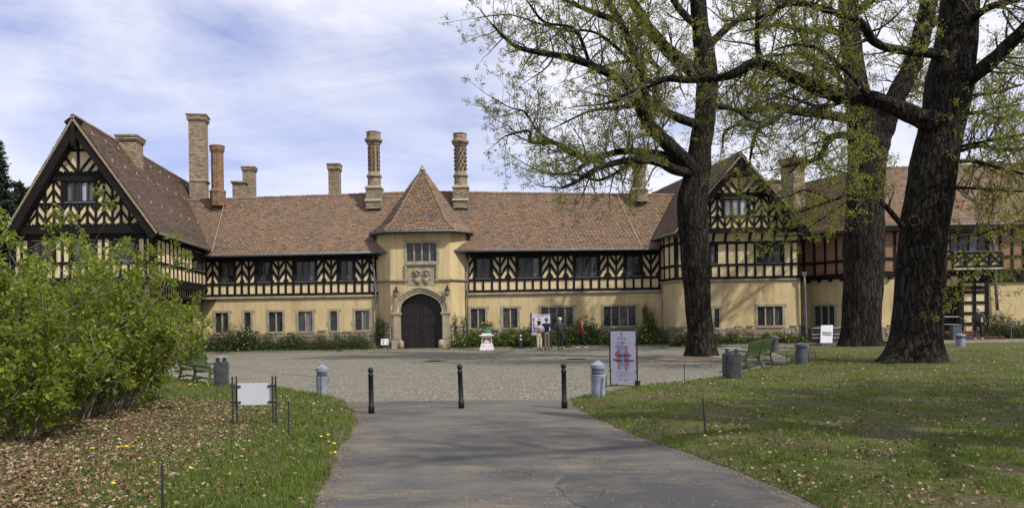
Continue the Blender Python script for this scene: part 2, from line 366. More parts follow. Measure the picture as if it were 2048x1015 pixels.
simple('kerb_stone', (0.17, 0.15, 0.11), 0.9, var=0.3, scale=4, bump=0.4)
def mat(n): return MATS[n]

# ------------------------------------------------------------------ mesh builder and object helpers
class MB:
    def __init__(s): s.v = []; s.f = []; s.mi = []; s.cur = 0
    def add(s, vs, fs):
        b = len(s.v); s.v.extend([tuple(p) for p in vs])
        for f in fs: s.f.append(tuple(b + i for i in f)); s.mi.append(s.cur)
        return s
    def hexa(s, p):   # 8 points: bottom 4 ccw, top 4 ccw
        return s.add(p, [(3, 2, 1, 0), (4, 5, 6, 7), (0, 1, 5, 4), (1, 2, 6, 5), (2, 3, 7, 6), (3, 0, 4, 7)])
    def box(s, x0, x1, y0, y1, z0, z1):
        return s.hexa([(x0, y0, z0), (x1, y0, z0), (x1, y1, z0), (x0, y1, z0), (x0, y0, z1), (x1, y0, z1), (x1, y1, z1), (x0, y1, z1)])
    def obox(s, c, ax, ay, az, hx, hy, hz):
        c, ax, ay, az = Vector(c), Vector(ax) * hx, Vector(ay) * hy, Vector(az) * hz
        return s.hexa([c - ax - ay - az, c + ax - ay - az, c + ax + ay - az, c - ax + ay - az, c - ax - ay + az, c + ax - ay + az, c + ax + ay + az, c - ax + ay + az])
    def bar(s, a, b, w, d, up=(0, 0, 1)):
        a, b = Vector(a), Vector(b); t = (b - a); L = t.length; t.normalize()
        x = t.cross(Vector(up))
        if x.length < 1e-4: x = t.cross(Vector((0, 1, 0)))
        x.normalize(); y = x.cross(t)
        return s.obox((a + b) / 2, x, y, t, w / 2, d / 2, L / 2)
    def tube(s, pts, rad, n=8, cap=True):
        pts = [Vector(p) for p in pts]
        if not hasattr(rad, '__len__'): rad = [rad] * len(pts)
        t0 = (pts[1] - pts[0]).normalized()
        ref = Vector((0, 0, 1)) if abs(t0.z) < 0.9 else Vector((1, 0, 0))
        x = t0.cross(ref).normalized(); rings = []
        for i, p in enumerate(pts):
            t = (pts[min(i + 1, len(pts) - 1)] - pts[max(i - 1, 0)]).normalized()
            x = (x - t * x.dot(t))
            if x.length < 1e-6: x = t.orthogonal()
            x.normalize(); y = t.cross(x)
            rings.append([p + (x * math.cos(2 * math.pi * k / n) + y * math.sin(2 * math.pi * k / n)) * rad[i] for k in range(n)])
        vs = [q for r in rings for q in r]; fs = []
        for i in range(len(pts) - 1):
            for k in range(n):
                a, b = i * n + k, i * n + (k + 1) % n
                fs.append((a, b, b + n, a + n))
        if cap: fs.append(tuple(range(n))[::-1]); fs.append(tuple(range((len(pts) - 1) * n, len(pts) * n)))
        return s.add(vs, fs)
    def lathe(s, c, prof, n=24, phase=0.0, cap=True):
        c = Vector(c); vs = []; fs = []
        for (r, z) in prof:
            for k in range(n):
                a = 2 * math.pi * k / n + phase
                vs.append((c.x + r * math.cos(a), c.y + r * math.sin(a), c.z + z))
        for i in range(len(prof) - 1):
            for k in range(n):
                a, b = i * n + k, i * n + (k + 1) % n
                fs.append((a, b, b + n, a + n))
        if cap: fs.append(tuple(range(n))[::-1]); fs.append(tuple(range((len(prof) - 1) * n, len(prof) * n)))
        return s.add(vs, fs)
    def prism(s, poly, off):
        n = len(poly); poly = [Vector(p) for p in poly]; off = Vector(off)
        vs = poly + [p + off for p in poly]
        fs = [tuple(range(n))[::-1], tuple(range(n, 2 * n))] + [(i, (i + 1) % n, (i + 1) % n + n, i + n) for i in range(n)]
        return s.add(vs, fs)
    def sphere(s, c, r, nu=12, nv=8):
        c = Vector(c); vs = []; fs = []; rr = r if hasattr(r, '__len__') else (r, r, r)
        for j in range(1, nv):
            th = math.pi * j / nv
            for i in range(nu):
                a = 2 * math.pi * i / nu
                vs.append((c.x + rr[0] * math.sin(th) * math.cos(a), c.y + rr[1] * math.sin(th) * math.sin(a), c.z + rr[2] * math.cos(th)))
        top = len(vs); vs.append((c.x, c.y, c.z + rr[2])); bot = len(vs); vs.append((c.x, c.y, c.z - rr[2]))
        for j in range(nv - 2):
            for i in range(nu):
                a, b = j * nu + i, j * nu + (i + 1) % nu
                fs.append((a, a + nu, b + nu, b))
        for i in range(nu):
            fs.append((top, i, (i + 1) % nu)); fs.append((bot, (nv - 2) * nu + (i + 1) % nu, (nv - 2) * nu + i))
        return s.add(vs, fs)
    def mesh(s, name, mats, smooth=False):
        me = bpy.data.meshes.new(name); me.from_pydata(s.v, [], s.f); 
        mats = mats if isinstance(mats, (list, tuple)) else [mats]
        for m in mats: me.materials.append(mat(m))
        if len(mats) > 1: me.polygons.foreach_set('material_index', s.mi)
        if smooth: me.polygons.foreach_set('use_smooth', [True] * len(me.polygons))
        me.update(); return me
    def build(s, name, mats, parent=None, smooth=False, **kw):
        return link(name, s.mesh(name, mats, smooth), parent, **kw)

def tag(o, label=None, cat=None, group=None, kind=None):
    if label: o['label'] = label
    if cat: o['category'] = cat
    if group: o['group'] = group
    if kind: o['kind'] = kind
    return o
def link(name, data, parent=None, matrix=None, **kw):
    o = bpy.data.objects.new(name, data); COL.objects.link(o)
    if parent is not None:
        o.parent = parent; o.matrix_parent_inverse = ROOTINV[parent.name]
    if matrix is not None: o.matrix_basis = matrix; ROOTINV[o.name] = matrix.inverted()
    else: ROOTINV[o.name] = Matrix()
    return tag(o, **kw)
ROOTINV = {}
def thing(name, label, cat, loc=(0, 0, 0), group=None, rz=0.0):
    o = bpy.data.objects.new(name, None); COL.objects.link(o)
    M = Matrix.Translation(Vector(loc)) @ Matrix.Rotation(rz, 4, 'Z')
    o.matrix_world = M; o.empty_display_size = 0.3
    ROOTINV[o.name] = M.inverted()
    return tag(o, label, cat, group)
def copy_tree(root, M, label=None, group=None):
    """copy a thing with its parts and sub-parts; M is the new world matrix of the root"""
    def rec(o, par):
        c = o.copy(); COL.objects.link(c)
        if par is not None: c.parent = par; c.matrix_parent_inverse = o.matrix_parent_inverse.copy()
        for ch in o.children: rec(ch, c)
        return c
    r = rec(root, None); r.matrix_local = M
    ROOTINV[r.name] = M.inverted()
    if label: r['label'] = label
    if group: r['group'] = group
    return r
def fast_mesh(name, V, F, matname, nper):
    """V (n,3) float array, F (m,nper) int array"""
    me = bpy.data.meshes.new(name); nv, nf = len(V), len(F)
    me.vertices.add(nv); me.vertices.foreach_set('co', np.ascontiguousarray(V, dtype=np.float32).ravel())
    me.loops.add(nf * nper); me.loops.foreach_set('vertex_index', np.ascontiguousarray(F, dtype=np.int32).ravel())
    me.polygons.add(nf); me.polygons.foreach_set('loop_start', np.arange(0, nf * nper, nper, dtype=np.int32))
    me.polygons.foreach_set('loop_total', np.full(nf, nper, dtype=np.int32))
    me.materials.append(mat(matname)); me.update(calc_edges=True); me.validate(); return me
def rand_dirs(n, up=0.0):
    d = RNG.normal(size=(n, 3)); d[:, 2] += up
    return d / np.linalg.norm(d, axis=1, keepdims=True)
def leaf_mesh(name, P, size, matname, D=None, aspect=0.55, fold=0.25, jitter=0.35, hang=0.0):
    """kite leaf of two triangles (one folded quad split) at every row of P"""
    n = len(P); 
    if D is None: D = rand_dirs(n, 0.3)
    D = D.copy(); D[:, 2] -= hang; D /= np.linalg.norm(D, axis=1, keepdims=True)
    R = rand_dirs(n); S = np.cross(D, R); S /= np.linalg.norm(S, axis=1, keepdims=True) + 1e-9
    N = np.cross(S, D)
    L = size * (1 - jitter + 2 * jitter * RNG.random(n))[:, None]
    W = L * aspect
    a = P; c = P + D * L; m = P + D * L * 0.5 + N * L * fold * 0.0
    b = m + S * W * 0.5 + N * L * fold * 0.4; d = m - S * W * 0.5 + N * L * fold * 0.4
    V = np.stack([a, b, c, d], 1).reshape(-1, 3)
    i = np.arange(n)[:, None] * 4
    F = np.concatenate([i + np.array([[0, 1, 2]]), i + np.array([[0, 2, 3]])], 1).reshape(-1, 3)
    return fast_mesh(name, V, F, matname, 3)

UNIT = {}
def unit_cube(matname):
    if matname not in UNIT:
        UNIT[matname] = MB().box(-0.5, 0.5, -0.5, 0.5, -0.5, 0.5).mesh('box', matname)
    return UNIT[matname]

simple('ink_pink', (0.46, 0.30, 0.36), 0.6, var=0.1)

# ================================================================== the ground
t = NT('asphalt_dark'); c = t.coord(); agg = t.noise(c, 120, 3, 0.7)
col = t.ramp(agg, [(0.3, (0.04, 0.04, 0.042)), (0.6, (0.066, 0.065, 0.065)), (0.8, (0.12, 0.117, 0.112))])
col = t.mix(t.ramp(t.noise(c, 1.0, 7, 0.75), [(0.46, 0.0), (0.68, 0.6)]), col, (0.16, 0.14, 0.105))
t.set(col, 0.85, t.bump(agg, 0.4, 0.01), spec=0.3)
def sheet(name, pts, z, matname, sub=None):
    mb = MB(); mb.add([(p[0], p[1], z) for p in pts], [tuple(range(len(pts)))])
    o = mb.build(name, matname); o['kind'] = 'structure'; return o
sheet('ground', [(-900, -200), (900, -200), (900, 1500), (-900, 1500)], -0.03, 'ground_far')
sheet('forecourt', [(-45, 12.5), (45, 12.5), (45, 60), (-45, 60)], -0.012, 'cobbles')
PATH_L = [gnd(560, 1240), gnd(630, 1015), gnd(664, 930), gnd(690, 885), gnd(714, 842), gnd(703, 818), gnd(688, 801)]
PATH_R = [gnd(2250, 1330), gnd(1650, 1015), gnd(1500, 952), gnd(1380, 906), gnd(1250, 862), gnd(1200, 838), gnd(1150, 812), gnd(1142, 798)]
def wob(a, b, n, amp):
    out = []
    for i in range(n):
        t = i / n; p = a.lerp(b, t); q = (b - a).normalized()
        k = mnoise.noise(Vector((p.x * 2.1, p.y * 2.1, 3.3))) * amp
        out.append(Vector((p.x + q.y * k, p.y - q.x * k, 0)))
    return out
def wobline(pts, amp=0.09, step=0.25):
    out = []
    for a, b in zip(pts, pts[1:]):
        out += wob(a, b, max(2, int((b - a).length / step)), amp)
    return out + [pts[-1]]
WL, WR = wobline(PATH_L), wobline(PATH_R)
sheet('path', [(p.x - 0.9, p.y) for p in PATH_L] + [(p.x + 0.9, p.y) for p in reversed(PATH_R)], -0.004, 'asphalt')

def wpoly(pp_, amp): q = [gnd(*p) for p in pp_]; return [(p.x, p.y) for p in wobline(q + [q[0]], amp, 0.12)[:-1]]
sheet('asphalt_patch', wpoly([(1133, 952), (1181, 947), (1300, 945), (1455, 946), (1560, 990), (1620, 1030), (1330, 1060), (1200, 1030), (1150, 994), (1126, 972)], 0.16), 0.001, 'asphalt_dark')
# lawns: gently swelling sheets, edges traced round the asphalt and the court
LEFT_EDGE = WL + wobline([gnd(688, 801), gnd(655, 792), gnd(600, 783), gnd(555, 776), gnd(462, 771), gnd(425, 768), gnd(360, 758), gnd(250, 752), gnd(60, 745), gnd(-300, 740)], 0.06)[1:]
RIGHT_EDGE = WR + wobline([gnd(1142, 798), gnd(1180, 789), gnd(1225, 783), gnd(1285, 772), gnd(1370, 764), gnd(1440, 755), gnd(1495, 743), gnd(1575, 727), gnd(1582, 716), gnd(1548, 703), gnd(1580, 698), gnd(1662, 693), gnd(1770, 688), gnd(1900, 686), gnd(2048, 681), gnd(2300, 676)], 0.06)[1:]
LEFT_POLY = [(p.x, p.y) for p in LEFT_EDGE] + [(-22, 24), (-22, 2.0), (LEFT_EDGE[0].x, 2.0)]
RIGHT_POLY = [(p.x, p.y) for p in RIGHT_EDGE] + [(34, 40), (34, 2.0), (RIGHT_EDGE[0].x, 2.0)]
def poly_arr(poly): return np.array(poly)
def inside(poly, P):
    A = poly_arr(poly); B = np.roll(A, -1, 0); r = np.zeros(len(P), bool)
    for (x0, y0), (x1, y1) in zip(A, B):
        if y0 == y1: continue
        c = ((y0 > P[:, 1]) != (y1 > P[:, 1])) & (P[:, 0] < (x1 - x0) * (P[:, 1] - y0) / (y1 - y0) + x0)
        r ^= c
    return r
def edge_dist(edge, P):
    E = np.array([(p.x, p.y) for p in edge]); d = np.full(len(P), 1e9)
    for a, b in zip(E, E[1:]):
        ab = b - a; t = np.clip(((P - a) @ ab) / max(ab @ ab, 1e-9), 0, 1)
        d = np.minimum(d, np.linalg.norm(P - (a + t[:, None] * ab), axis=1))
    return d
def vnoise(P, sc, seed):
    """cheap smooth noise in numpy: sum of rotated sines"""
    r = np.random.default_rng(seed); o = np.zeros(len(P))
    for k in range(7):
        a = r.random() * 6.28; f = sc * (0.6 + 1.6 * r.random()); ph = r.random() * 6.28
        o += np.sin((P[:, 0] * math.cos(a) + P[:, 1] * math.sin(a)) * f + ph + 1.3 * np.sin((P[:, 0] * math.sin(a) - P[:, 1] * math.cos(a)) * f * 0.7 + ph * 2))
    return o / 7
def lawn_height(side, P):
    edge = LEFT_EDGE if side == 'l' else RIGHT_EDGE
    d = edge_dist(edge, P)
    h = 0.10 * (1 - np.exp(-d / 0.35)) + 0.05 * (1 - np.exp(-d / 3.0))
    return 0.004 + h + 0.035 * vnoise(P, 1.1, 5 if side == 'l' else 6) * (1 - np.exp(-d / 0.6))
def lawn(side, poly, edge, name):
    E = np.array(poly); x0, y0 = E.min(0); x1, y1 = E.max(0)
    bm = bmesh.new()
    vs = [bm.verts.new((p[0], p[1], 0)) for p in poly]
    bm.faces.new(vs)
    bmesh.ops.triangulate(bm, faces=bm.faces[:])
    # cut by a grid so that the swell shows
    for ax, lo, hi, st in ((0, x0, x1, 0.45), (1, y0, y1, 0.45)):
        k = lo + st
        while k < hi:
            co = (k, 0, 0) if ax == 0 else (0, k, 0); no = (1, 0, 0) if ax == 0 else (0, 1, 0)
            bmesh.ops.bisect_plane(bm, geom=bm.verts[:] + bm.edges[:] + bm.faces[:], plane_co=co, plane_no=no, dist=1e-5)
            k += st
    bmesh.ops.triangulate(bm, faces=bm.faces[:])
    P = np.array([(v.co.x, v.co.y) for v in bm.verts]); H = lawn_height(side, P)
    for v, h in zip(bm.verts, H): v.co.z = h
    for f in bm.faces: f.smooth = True
    me = bpy.data.meshes.new(name); bm.to_mesh(me); bm.free(); me.materials.append(mat('lawn_soil'))
    o = link(name, me); o['kind'] = 'structure'; return o
lawn('l', LEFT_POLY, LEFT_EDGE, 'lawn_left')
lawn('r', RIGHT_POLY, RIGHT_EDGE, 'lawn_right')
def lawn_z(p):
    P = np.array([[p.x, p.y]])
    if inside(LEFT_POLY, P)[0]: return float(lawn_height('l', P)[0])
    if inside(RIGHT_POLY, P)[0]: return float(lawn_height('r', P)[0])
    return 0.0
def on_lawn(px, py):
    z = 0.0
    for _ in range(6):
        p = gnd(px, py, z); z = lawn_z(p)
    return Vector((p.x, p.y, z))

# planting beds along the facade with a low stone kerb
def bed(pts, name='planting_bed'):
    sheet(name, pts, 0.03, 'bed_soil')
beds = [[(-19.45, 47.75), (-8.75, 47.9), (-7.75, 49.3), (-7.75, 50.0), (-8.6, 50.95), (-19.45, 50.95)],
        [(-3.75, 48.1), (9.4, 47.9), (9.4, 50.95), (-2.75, 50.95), (-3.7, 50.0)],
        [(9.75, 46.2), (17.6, 46.4), (17.6, 48.4), (9.75, 48.4)]]
kb = MB()
for i, b in enumerate(beds):
    bed(b)
for a, b in (((-19.45, 47.75), (-8.75, 47.9)), ((-8.75, 47.9), (-7.75, 49.3)), ((-3.75, 48.1), (9.4, 47.9)), ((9.75, 46.2), (17.6, 46.4))):
    a, b = Vector((*a, 0.03)), Vector((*b, 0.03)); n = int((b - a).length / 0.8)
    for k in range(n):
        p, q = a.lerp(b, k / n), a.lerp(b, (k + 0.985) / n)
        kb.bar(p, q, 0.10, 0.13)
o = kb.build('bed_kerb', 'kerb_stone'); o['kind'] = 'structure'
# low terrace in front of the gate
o = MB().box(-8.3, -3.1, 49.0, 50.6, -0.01, 0.025).build('gate_threshold', 'kerb_stone'); o['kind'] = 'structure'
# sandy ring round the tree in the court and the little round kerb by the bench
tp = gnd(1403, 716)
o = MB().lathe((tp.x - 0.1, tp.y, 0), [(1.95, -0.008), (1.6, 0.03), (0.7, 0.09)], 40).build('tree_pit', 'sand', smooth=True); o['kind'] = 'structure'
for nm, (px, py) in (('a', (868, 721)), ('b', (1152, 717))):
    p = gnd(px, py)
    mh = MB().lathe((p.x, p.y, 0), [(0.42, -0.01), (0.42, 0.004), (0.36, 0.006), (0.34, 0.002), (0.05, 0.002)], 28)
    for k in range(-3, 4): mh.box(p.x - 0.25, p.x + 0.25, p.y + k * 0.08 - 0.015, p.y + k * 0.08 + 0.015, 0.0, 0.007)
    mh.build('manhole_cover', 'manhole', label='round dark iron manhole cover ' + ('in line with the gate' if nm == 'a' else 'in the court near the people'), cat='manhole cover', group='manhole covers in the court')

# ================================================================== building kit
class Wall:
    def __init__(s, A, B):
        s.A = Vector((A[0], A[1], 0)); B = Vector((B[0], B[1], 0))
        s.L = (B - s.A).length; s.U = (B - s.A).normalized(); s.N = Vector((s.U.y, -s.U.x, 0))
    def p(s, t, z, d=0.0): return s.A + s.U * t + s.N * d + Vector((0, 0, z))
    def sz(s, px, py):
        u, v = uv(px, py); dr = Vector((u / FPX, 1.0, -v / FPX)); o = Vector((0, 0, EYE))
        k = (s.A - o).dot(s.N) / dr.dot(s.N); q = o + dr * k
        return (q - s.A).dot(s.U), q.z
    def s_(s, px, z):
        py = 560.0
        for _ in range(4):
            a, zz = s.sz(px, py); Y = max(1.0, (s.A + s.U * a).y); py += (zz - z) * FPX / Y
        return s.sz(px, py)[0]
def clampw(w, a): return min(max(a, 0.0), w.L)
def wall_mesh(parent, w, z0, z1, holes, matname, name='wall', depth=0.25, s0=0.0, s1=None, off=0.0):
    s1 = w.L if s1 is None else s1
    S = sorted({s0, s1, *[min(max(x, s0), s1) for h in holes for x in h[:2]]}); Z = sorted({z0, z1, *[min(max(x, z0), z1) for h in holes for x in h[2:4]]})
    mb = MB()
    for a, b in zip(S, S[1:]):
        for c, d in zip(Z, Z[1:]):
            m, n = (a + b) / 2, (c + d) / 2
            if any(h[0] < m < h[1] and h[2] < n < h[3] for h in holes): continue
            mb.add([w.p(a, c, off), w.p(b, c, off), w.p(b, d, off), w.p(a, d, off)], [(0, 1, 2, 3)])
    for (a, b, c, d) in holes:
        q = [(a, c), (b, c), (b, d), (a, d)]
        for i in range(4):
            (e, f), (g, h) = q[i], q[(i + 1) % 4]
            mb.add([w.p(e, f, off), w.p(e, f, off - depth), w.p(g, h, off - depth), w.p(g, h, off)], [(0, 1, 2, 3)])
    return mb.build(name, matname, parent)
def beam(parent, w, s0, z0, s1, z1, wd=0.13, d=0.05, matname='timber', name='beam', base=-0.05):
    d = d + random.uniform(-0.006, 0.006)
    a, b = Vector((s0, z0)), Vector((s1, z1)); L = (b - a).length
    if L < 0.03: return
    t = (b - a) / L
    T = w.U * t.x + Vector((0, 0, t.y)); X = w.U * (-t.y) + Vector((0, 0, t.x))
    c = w.p((s0 + s1) / 2, (z0 + z1) / 2, (d + base) / 2)
    wd *= random.uniform(0.92, 1.08)
    M = Matrix(((T.x * L, X.x * wd, w.N.x * (d - base), c.x), (T.y * L, X.y * wd, w.N.y * (d - base), c.y), (T.z * L, X.z * wd, w.N.z * (d - base), c.z), (0, 0, 0, 1)))
    return link(name, unit_cube(matname), parent, M)
def clip_seg(p, q, box):
    (x0, x1, y0, y1) = box; t0, t1 = 0.0, 1.0; dx, dy = q[0] - p[0], q[1] - p[1]
    for pp, qq in ((-dx, p[0] - x0), (dx, x1 - p[0]), (-dy, p[1] - y0), (dy, y1 - p[1])):
        if abs(pp) < 1e-9:
            if qq < 0: return None
        else:
            r = qq / pp
            if pp < 0: t0 = max(t0, r)
            else: t1 = min(t1, r)
    if t0 >= t1 - 1e-6: return None
    return (p[0] + dx * t0, p[1] + dy * t0), (p[0] + dx * t1, p[1] + dy * t1)
def clip_half(seg, hp):
    """keep part of the segment where n.(x-c) >= 0 for each half plane"""
    (p, q) = seg
    for (cx, cz, nx, nz) in hp:
        a = (p[0] - cx) * nx + (p[1] - cz) * nz; b = (q[0] - cx) * nx + (q[1] - cz) * nz
        if a < 0 and b < 0: return None
        if a < 0: k = a / (a - b); p = (p[0] + (q[0] - p[0]) * k, p[1] + (q[1] - p[1]) * k)
        elif b < 0: k = a / (a - b); q = (p[0] + (q[0] - p[0]) * k, p[1] + (q[1] - p[1]) * k)
    return p, q
def chevron_cell(parent, w, a, b, z0, z1, sgn, period=0.62, slope=1.45, wd=0.14, hp=(), phase=0.0):
    W = b - a; k = -4
    while k < 6:
        zc = z0 + k * period + phase
        p, q = ((a, zc), (b, zc + slope * W)) if sgn > 0 else ((a, zc + slope * W), (b, zc))
        c = clip_seg(p, q, (a, b, z0 + 0.02, z1 - 0.02))
        if c and hp: c = clip_half(c, hp)
        if c: beam(parent, w, c[0][0], c[0][1], c[1][0], c[1][1], wd, 0.038)
        k += 1
def window(parent, w, s0, s1, z0, z1, lights, style='stone', glass='glass', lattice=True, curtain=()):
    """opening s0..s1, z0..z1; the window is a part, its frame pieces and panes sub-parts"""
    mb = MB()
    def bx(a, b, c, d, n0, n1, m=None):
        (m or mb).hexa([w.p(a, c, n1), w.p(b, c, n1), w.p(b, c, n0), w.p(a, c, n0), w.p(a, d, n1), w.p(b, d, n1), w.p(b, d, n0), w.p(a, d, n0)])
    if style == 'stone':
        fw = 0.15; mt = 'stone_trim'
        bx(s0 - fw, s0, z0 - 0.12, z1 + fw, -0.2, 0.03); bx(s1, s1 + fw, z0 - 0.12, z1 + fw, -0.2, 0.032)
        bx(s0, s1, z1, z1 + fw - 0.004, -0.2, 0.028)
        if random.random() < 0.8: bx(s1 + fw, s1 + fw + 0.12, z1 - 0.05, z1 + fw - 0.01, -0.1, 0.024)
        if random.random() < 0.8: bx(s0 - fw - 0.1, s0 - fw, z0 + 0.3, z0 + 0.6, -0.1, 0.022)
        win = mb.build('window', mt, parent)
        sl = MB(); bx(s0, s1, z0 - 0.13, z0, -0.2, 0.075, sl); sl.build('sill', mt, win)
        mw, md0, md1, rec = 0.085, -0.17, -0.04, -0.13
    else:
        fw = 0.06; mt = 'timber'
        bx(s0, s0 + fw, z0, z1, -0.12, 0.03); bx(s1 - fw, s1, z0, z1, -0.12, 0.031)
        bx(s0 + fw, s1 - fw, z1 - fw, z1, -0.12, 0.029); bx(s0 + fw, s1 - fw, z0, z0 + fw * 0.7, -0.12, 0.027)
        win = mb.build('window', mt, parent)
        sl = MB(); bx(s0 - 0.03, s1 + 0.03, z0 - 0.05, z0 - 0.003, -0.02, 0.09, sl); sl.build('sill', 'zinc', win)
        mw, md0, md1, rec = 0.06, -0.11, 0.015, -0.075
        s0 += fw; s1 -= fw; z0 += fw * 0.7; z1 -= fw
    n = lights; lw = (s1 - s0 - mw * (n - 1)) / n
    for k in range(n):
        a = s0 + k * (lw + mw)
        if k: m2 = MB(); bx(a - mw, a, z0, z1, md0, md1, m2); m2.build('mullion', mt if style == 'stone' else 'window_mullion', win)
        g = MB(); tl = random.uniform(-0.02, 0.02)
        g.hexa([w.p(a, z0, rec + tl), w.p(a + lw, z0, rec), w.p(a + lw, z0, rec - 0.02), w.p(a, z0, rec - 0.02 + tl), w.p(a, z1, rec), w.p(a + lw, z1, rec + tl), w.p(a + lw, z1, rec - 0.02 + tl), w.p(a, z1, rec - 0.02)])
        pn = g.build('pane', 'glass_curtain' if k in curtain else ('glass_dim' if glass == 'glass' and random.random() < 0.3 else glass), win)
        lt = MB()
        if lattice:
            nv, nh = max(1, int(lw / 0.13)), max(2, int((z1 - z0) / 0.17))
            for i in range(1, nv + 1): x = a + lw * i / (nv + 1); bx(x - 0.008, x + 0.008, z0, z1, rec + 0.005, rec + 0.03, lt)
            for i in range(1, nh): z = z0 + (z1 - z0) * i / nh; bx(a, a + lw, z - 0.008, z + 0.008, rec + 0.005, rec + 0.028, lt)
        ff = 0.028
        bx(a, a + ff, z0, z1, rec, rec + 0.04, lt); bx(a + lw - ff, a + lw, z0, z1, rec, rec + 0.041, lt); bx(a + ff, a + lw - ff, z1 - ff, z1, rec, rec + 0.039, lt); bx(a + ff, a + lw - ff, z0, z0 + ff, rec, rec + 0.038, lt)
        lt.build('lattice' if lattice else 'casement', 'lead' if lattice else ('window_mullion' if style != 'stone' else 'lead'), win)
    return win
simple('window_mullion', (0.035, 0.03, 0.028), 0.5, var=0.3)

def roof_tiles(parent, A, B, C, D, matname='roof_tile', rowh=0.155, tw=0.25, name='roof', thick=0.045, under=0.01):
    """A,B eave (left,right), C,D top (right,left): battened sheet with every tile laid"""
    A, B, C, D = (np.array(p, float) for p in (A, B, C, D))
    sl = max(np.linalg.norm(D - A), np.linalg.norm(C - B)); n = max(2, int(sl / rowh))
    nrm = np.cross(B - A, D - A); 
    if np.linalg.norm(nrm) < 1e-6: nrm = np.cross(B - A, C - A)
    nrm /= np.linalg.norm(nrm)
    if nrm[2] < 0: nrm = -nrm
    Vs, Fs, base = [], [], 0
    for i in range(n):
        t0, t1 = i / n, min(1.0, (i + 1.12) / n)
        l0, r0, l1, r1 = A + (D - A) * t0, B + (C - B) * t0, A + (D - A) * t1, B + (C - B) * t1
        w = np.linalg.norm(r0 - l0)
        if w < 0.1: continue
        m = max(1, int(w / tw)); off = 0.5 if i % 2 else 0.0
        e = (np.arange(m + 2) - off) / m
        e = np.clip(e, 0, 1); e = np.unique(e)
        a, b = e[:-1, None] + 0.004 / max(w, 1) * 3, e[1:, None] - 0.004 / max(w, 1) * 3
        k = len(a)
        h = thick * (0.75 + 0.5 * RNG.random((k, 1))); dl = RNG.normal(0, 0.006, (k, 1)) * (D - A) / max(sl, 1)
        fl = l0 + (r0 - l0) * a + dl * 3; fr = l0 + (r0 - l0) * b + dl * 3; bl = l1 + (r1 - l1) * a; brr = l1 + (r1 - l1) * b
        P = np.stack([fl, fr, fl + nrm * h, fr + nrm * (h + RNG.normal(0, 0.004, (k, 1))), bl + nrm * 0.006, brr + nrm * 0.006], 1).reshape(-1, 3)
        j = base + np.arange(k)[:, None] * 6
        Fs.append(np.concatenate([j + np.array([[0, 1, 3, 2]]), j + np.array([[2, 3, 5, 4]])], 1).reshape(-1, 4)); Vs.append(P); base += len(P)
    un = MB().add([tuple(p - nrm * under) for p in (A, B, C, D)] + [tuple(p - nrm * (under + 0.13)) for p in (A, B, C, D)], [(0, 1, 2, 3), (7, 6, 5, 4), (0, 4, 5, 1), (1, 5, 6, 2), (2, 6, 7, 3), (3, 7, 4, 0)])
    rf = un.build(name, 'roof_under', parent)
    link('roof_tiles', fast_mesh('roof_tiles', np.concatenate(Vs), np.concatenate(Fs), matname, 4), rf, kind='stuff')
    return rf
def ridge_tiles(parent, pts, r=0.13, step=0.36, matname='roof_tile_brown', name='ridge_tiles'):
    mb = MB()
    for a, b in zip(pts, pts[1:]):
        a, b = Vector(a), Vector(b); n = max(1, int((b - a).length / step))
        for k in range(n):
            p, q = a.lerp(b, k / n), a.lerp(b, (k + 1.06) / n); z = random.uniform(-0.012, 0.012)
            mb.tube([p + Vector((0, 0, z)), q + Vector((0, 0, z - 0.015))], [r * 1.03, r * 0.93], 8)
    return mb.build(name, matname, parent, kind='stuff')
def gutter(parent, pts, r=0.075):
    MB().tube([Vector(p) for p in pts], r, 8).build('gutter', 'zinc', parent, smooth=True)
def drainpipe(parent, pts, r=0.055):
    mb = MB().tube(pts, r, 10); dp = mb.build('drainpipe', 'zinc', parent, smooth=True)
    a, b = Vector(pts[0]), Vector(pts[-1]); m = MB()
    hp = MB().hexa([(a.x - 0.13 * s1, a.y - 0.11, a.z - 0.02) if False else (a.x + x * (0.09 if z < 0 else 0.15), a.y + y * (0.08 if z < 0 else 0.12), a.z + z * 0.14) for z in (-1, 1) for (x, y) in ((-1, -1), (1, -1), (1, 1), (-1, 1)) for s1 in (1,)])
    hp.build('hopper', 'zinc', dp)
    for p in pts[1:-1] + [Vector(pts[-2]).lerp(b, 0.45)]:
        p = Vector(p); m.tube([p - Vector((0, 0, 0.035)), p + Vector((0, 0, 0.035))], r * 1.45, 10)
    m.build('pipe_collar', 'zinc', dp)
STONES = []
def stone_variants():
    for k in range(10):
        bm = bmesh.new(); bmesh.ops.create_cube(bm, size=1.0)
        bmesh.ops.bevel(bm, geom=bm.edges[:], offset=0.10, segments=1, affect='EDGES')
        for v in bm.verts: v.co += Vector((random.uniform(-0.05, 0.05), random.uniform(-0.09, 0.09), random.uniform(-0.07, 0.07)))
        me = bpy.data.meshes.new('stone'); bm.to_mesh(me); bm.free(); me.materials.append(mat('rubble_stone')); STONES.append(me)
stone_variants()
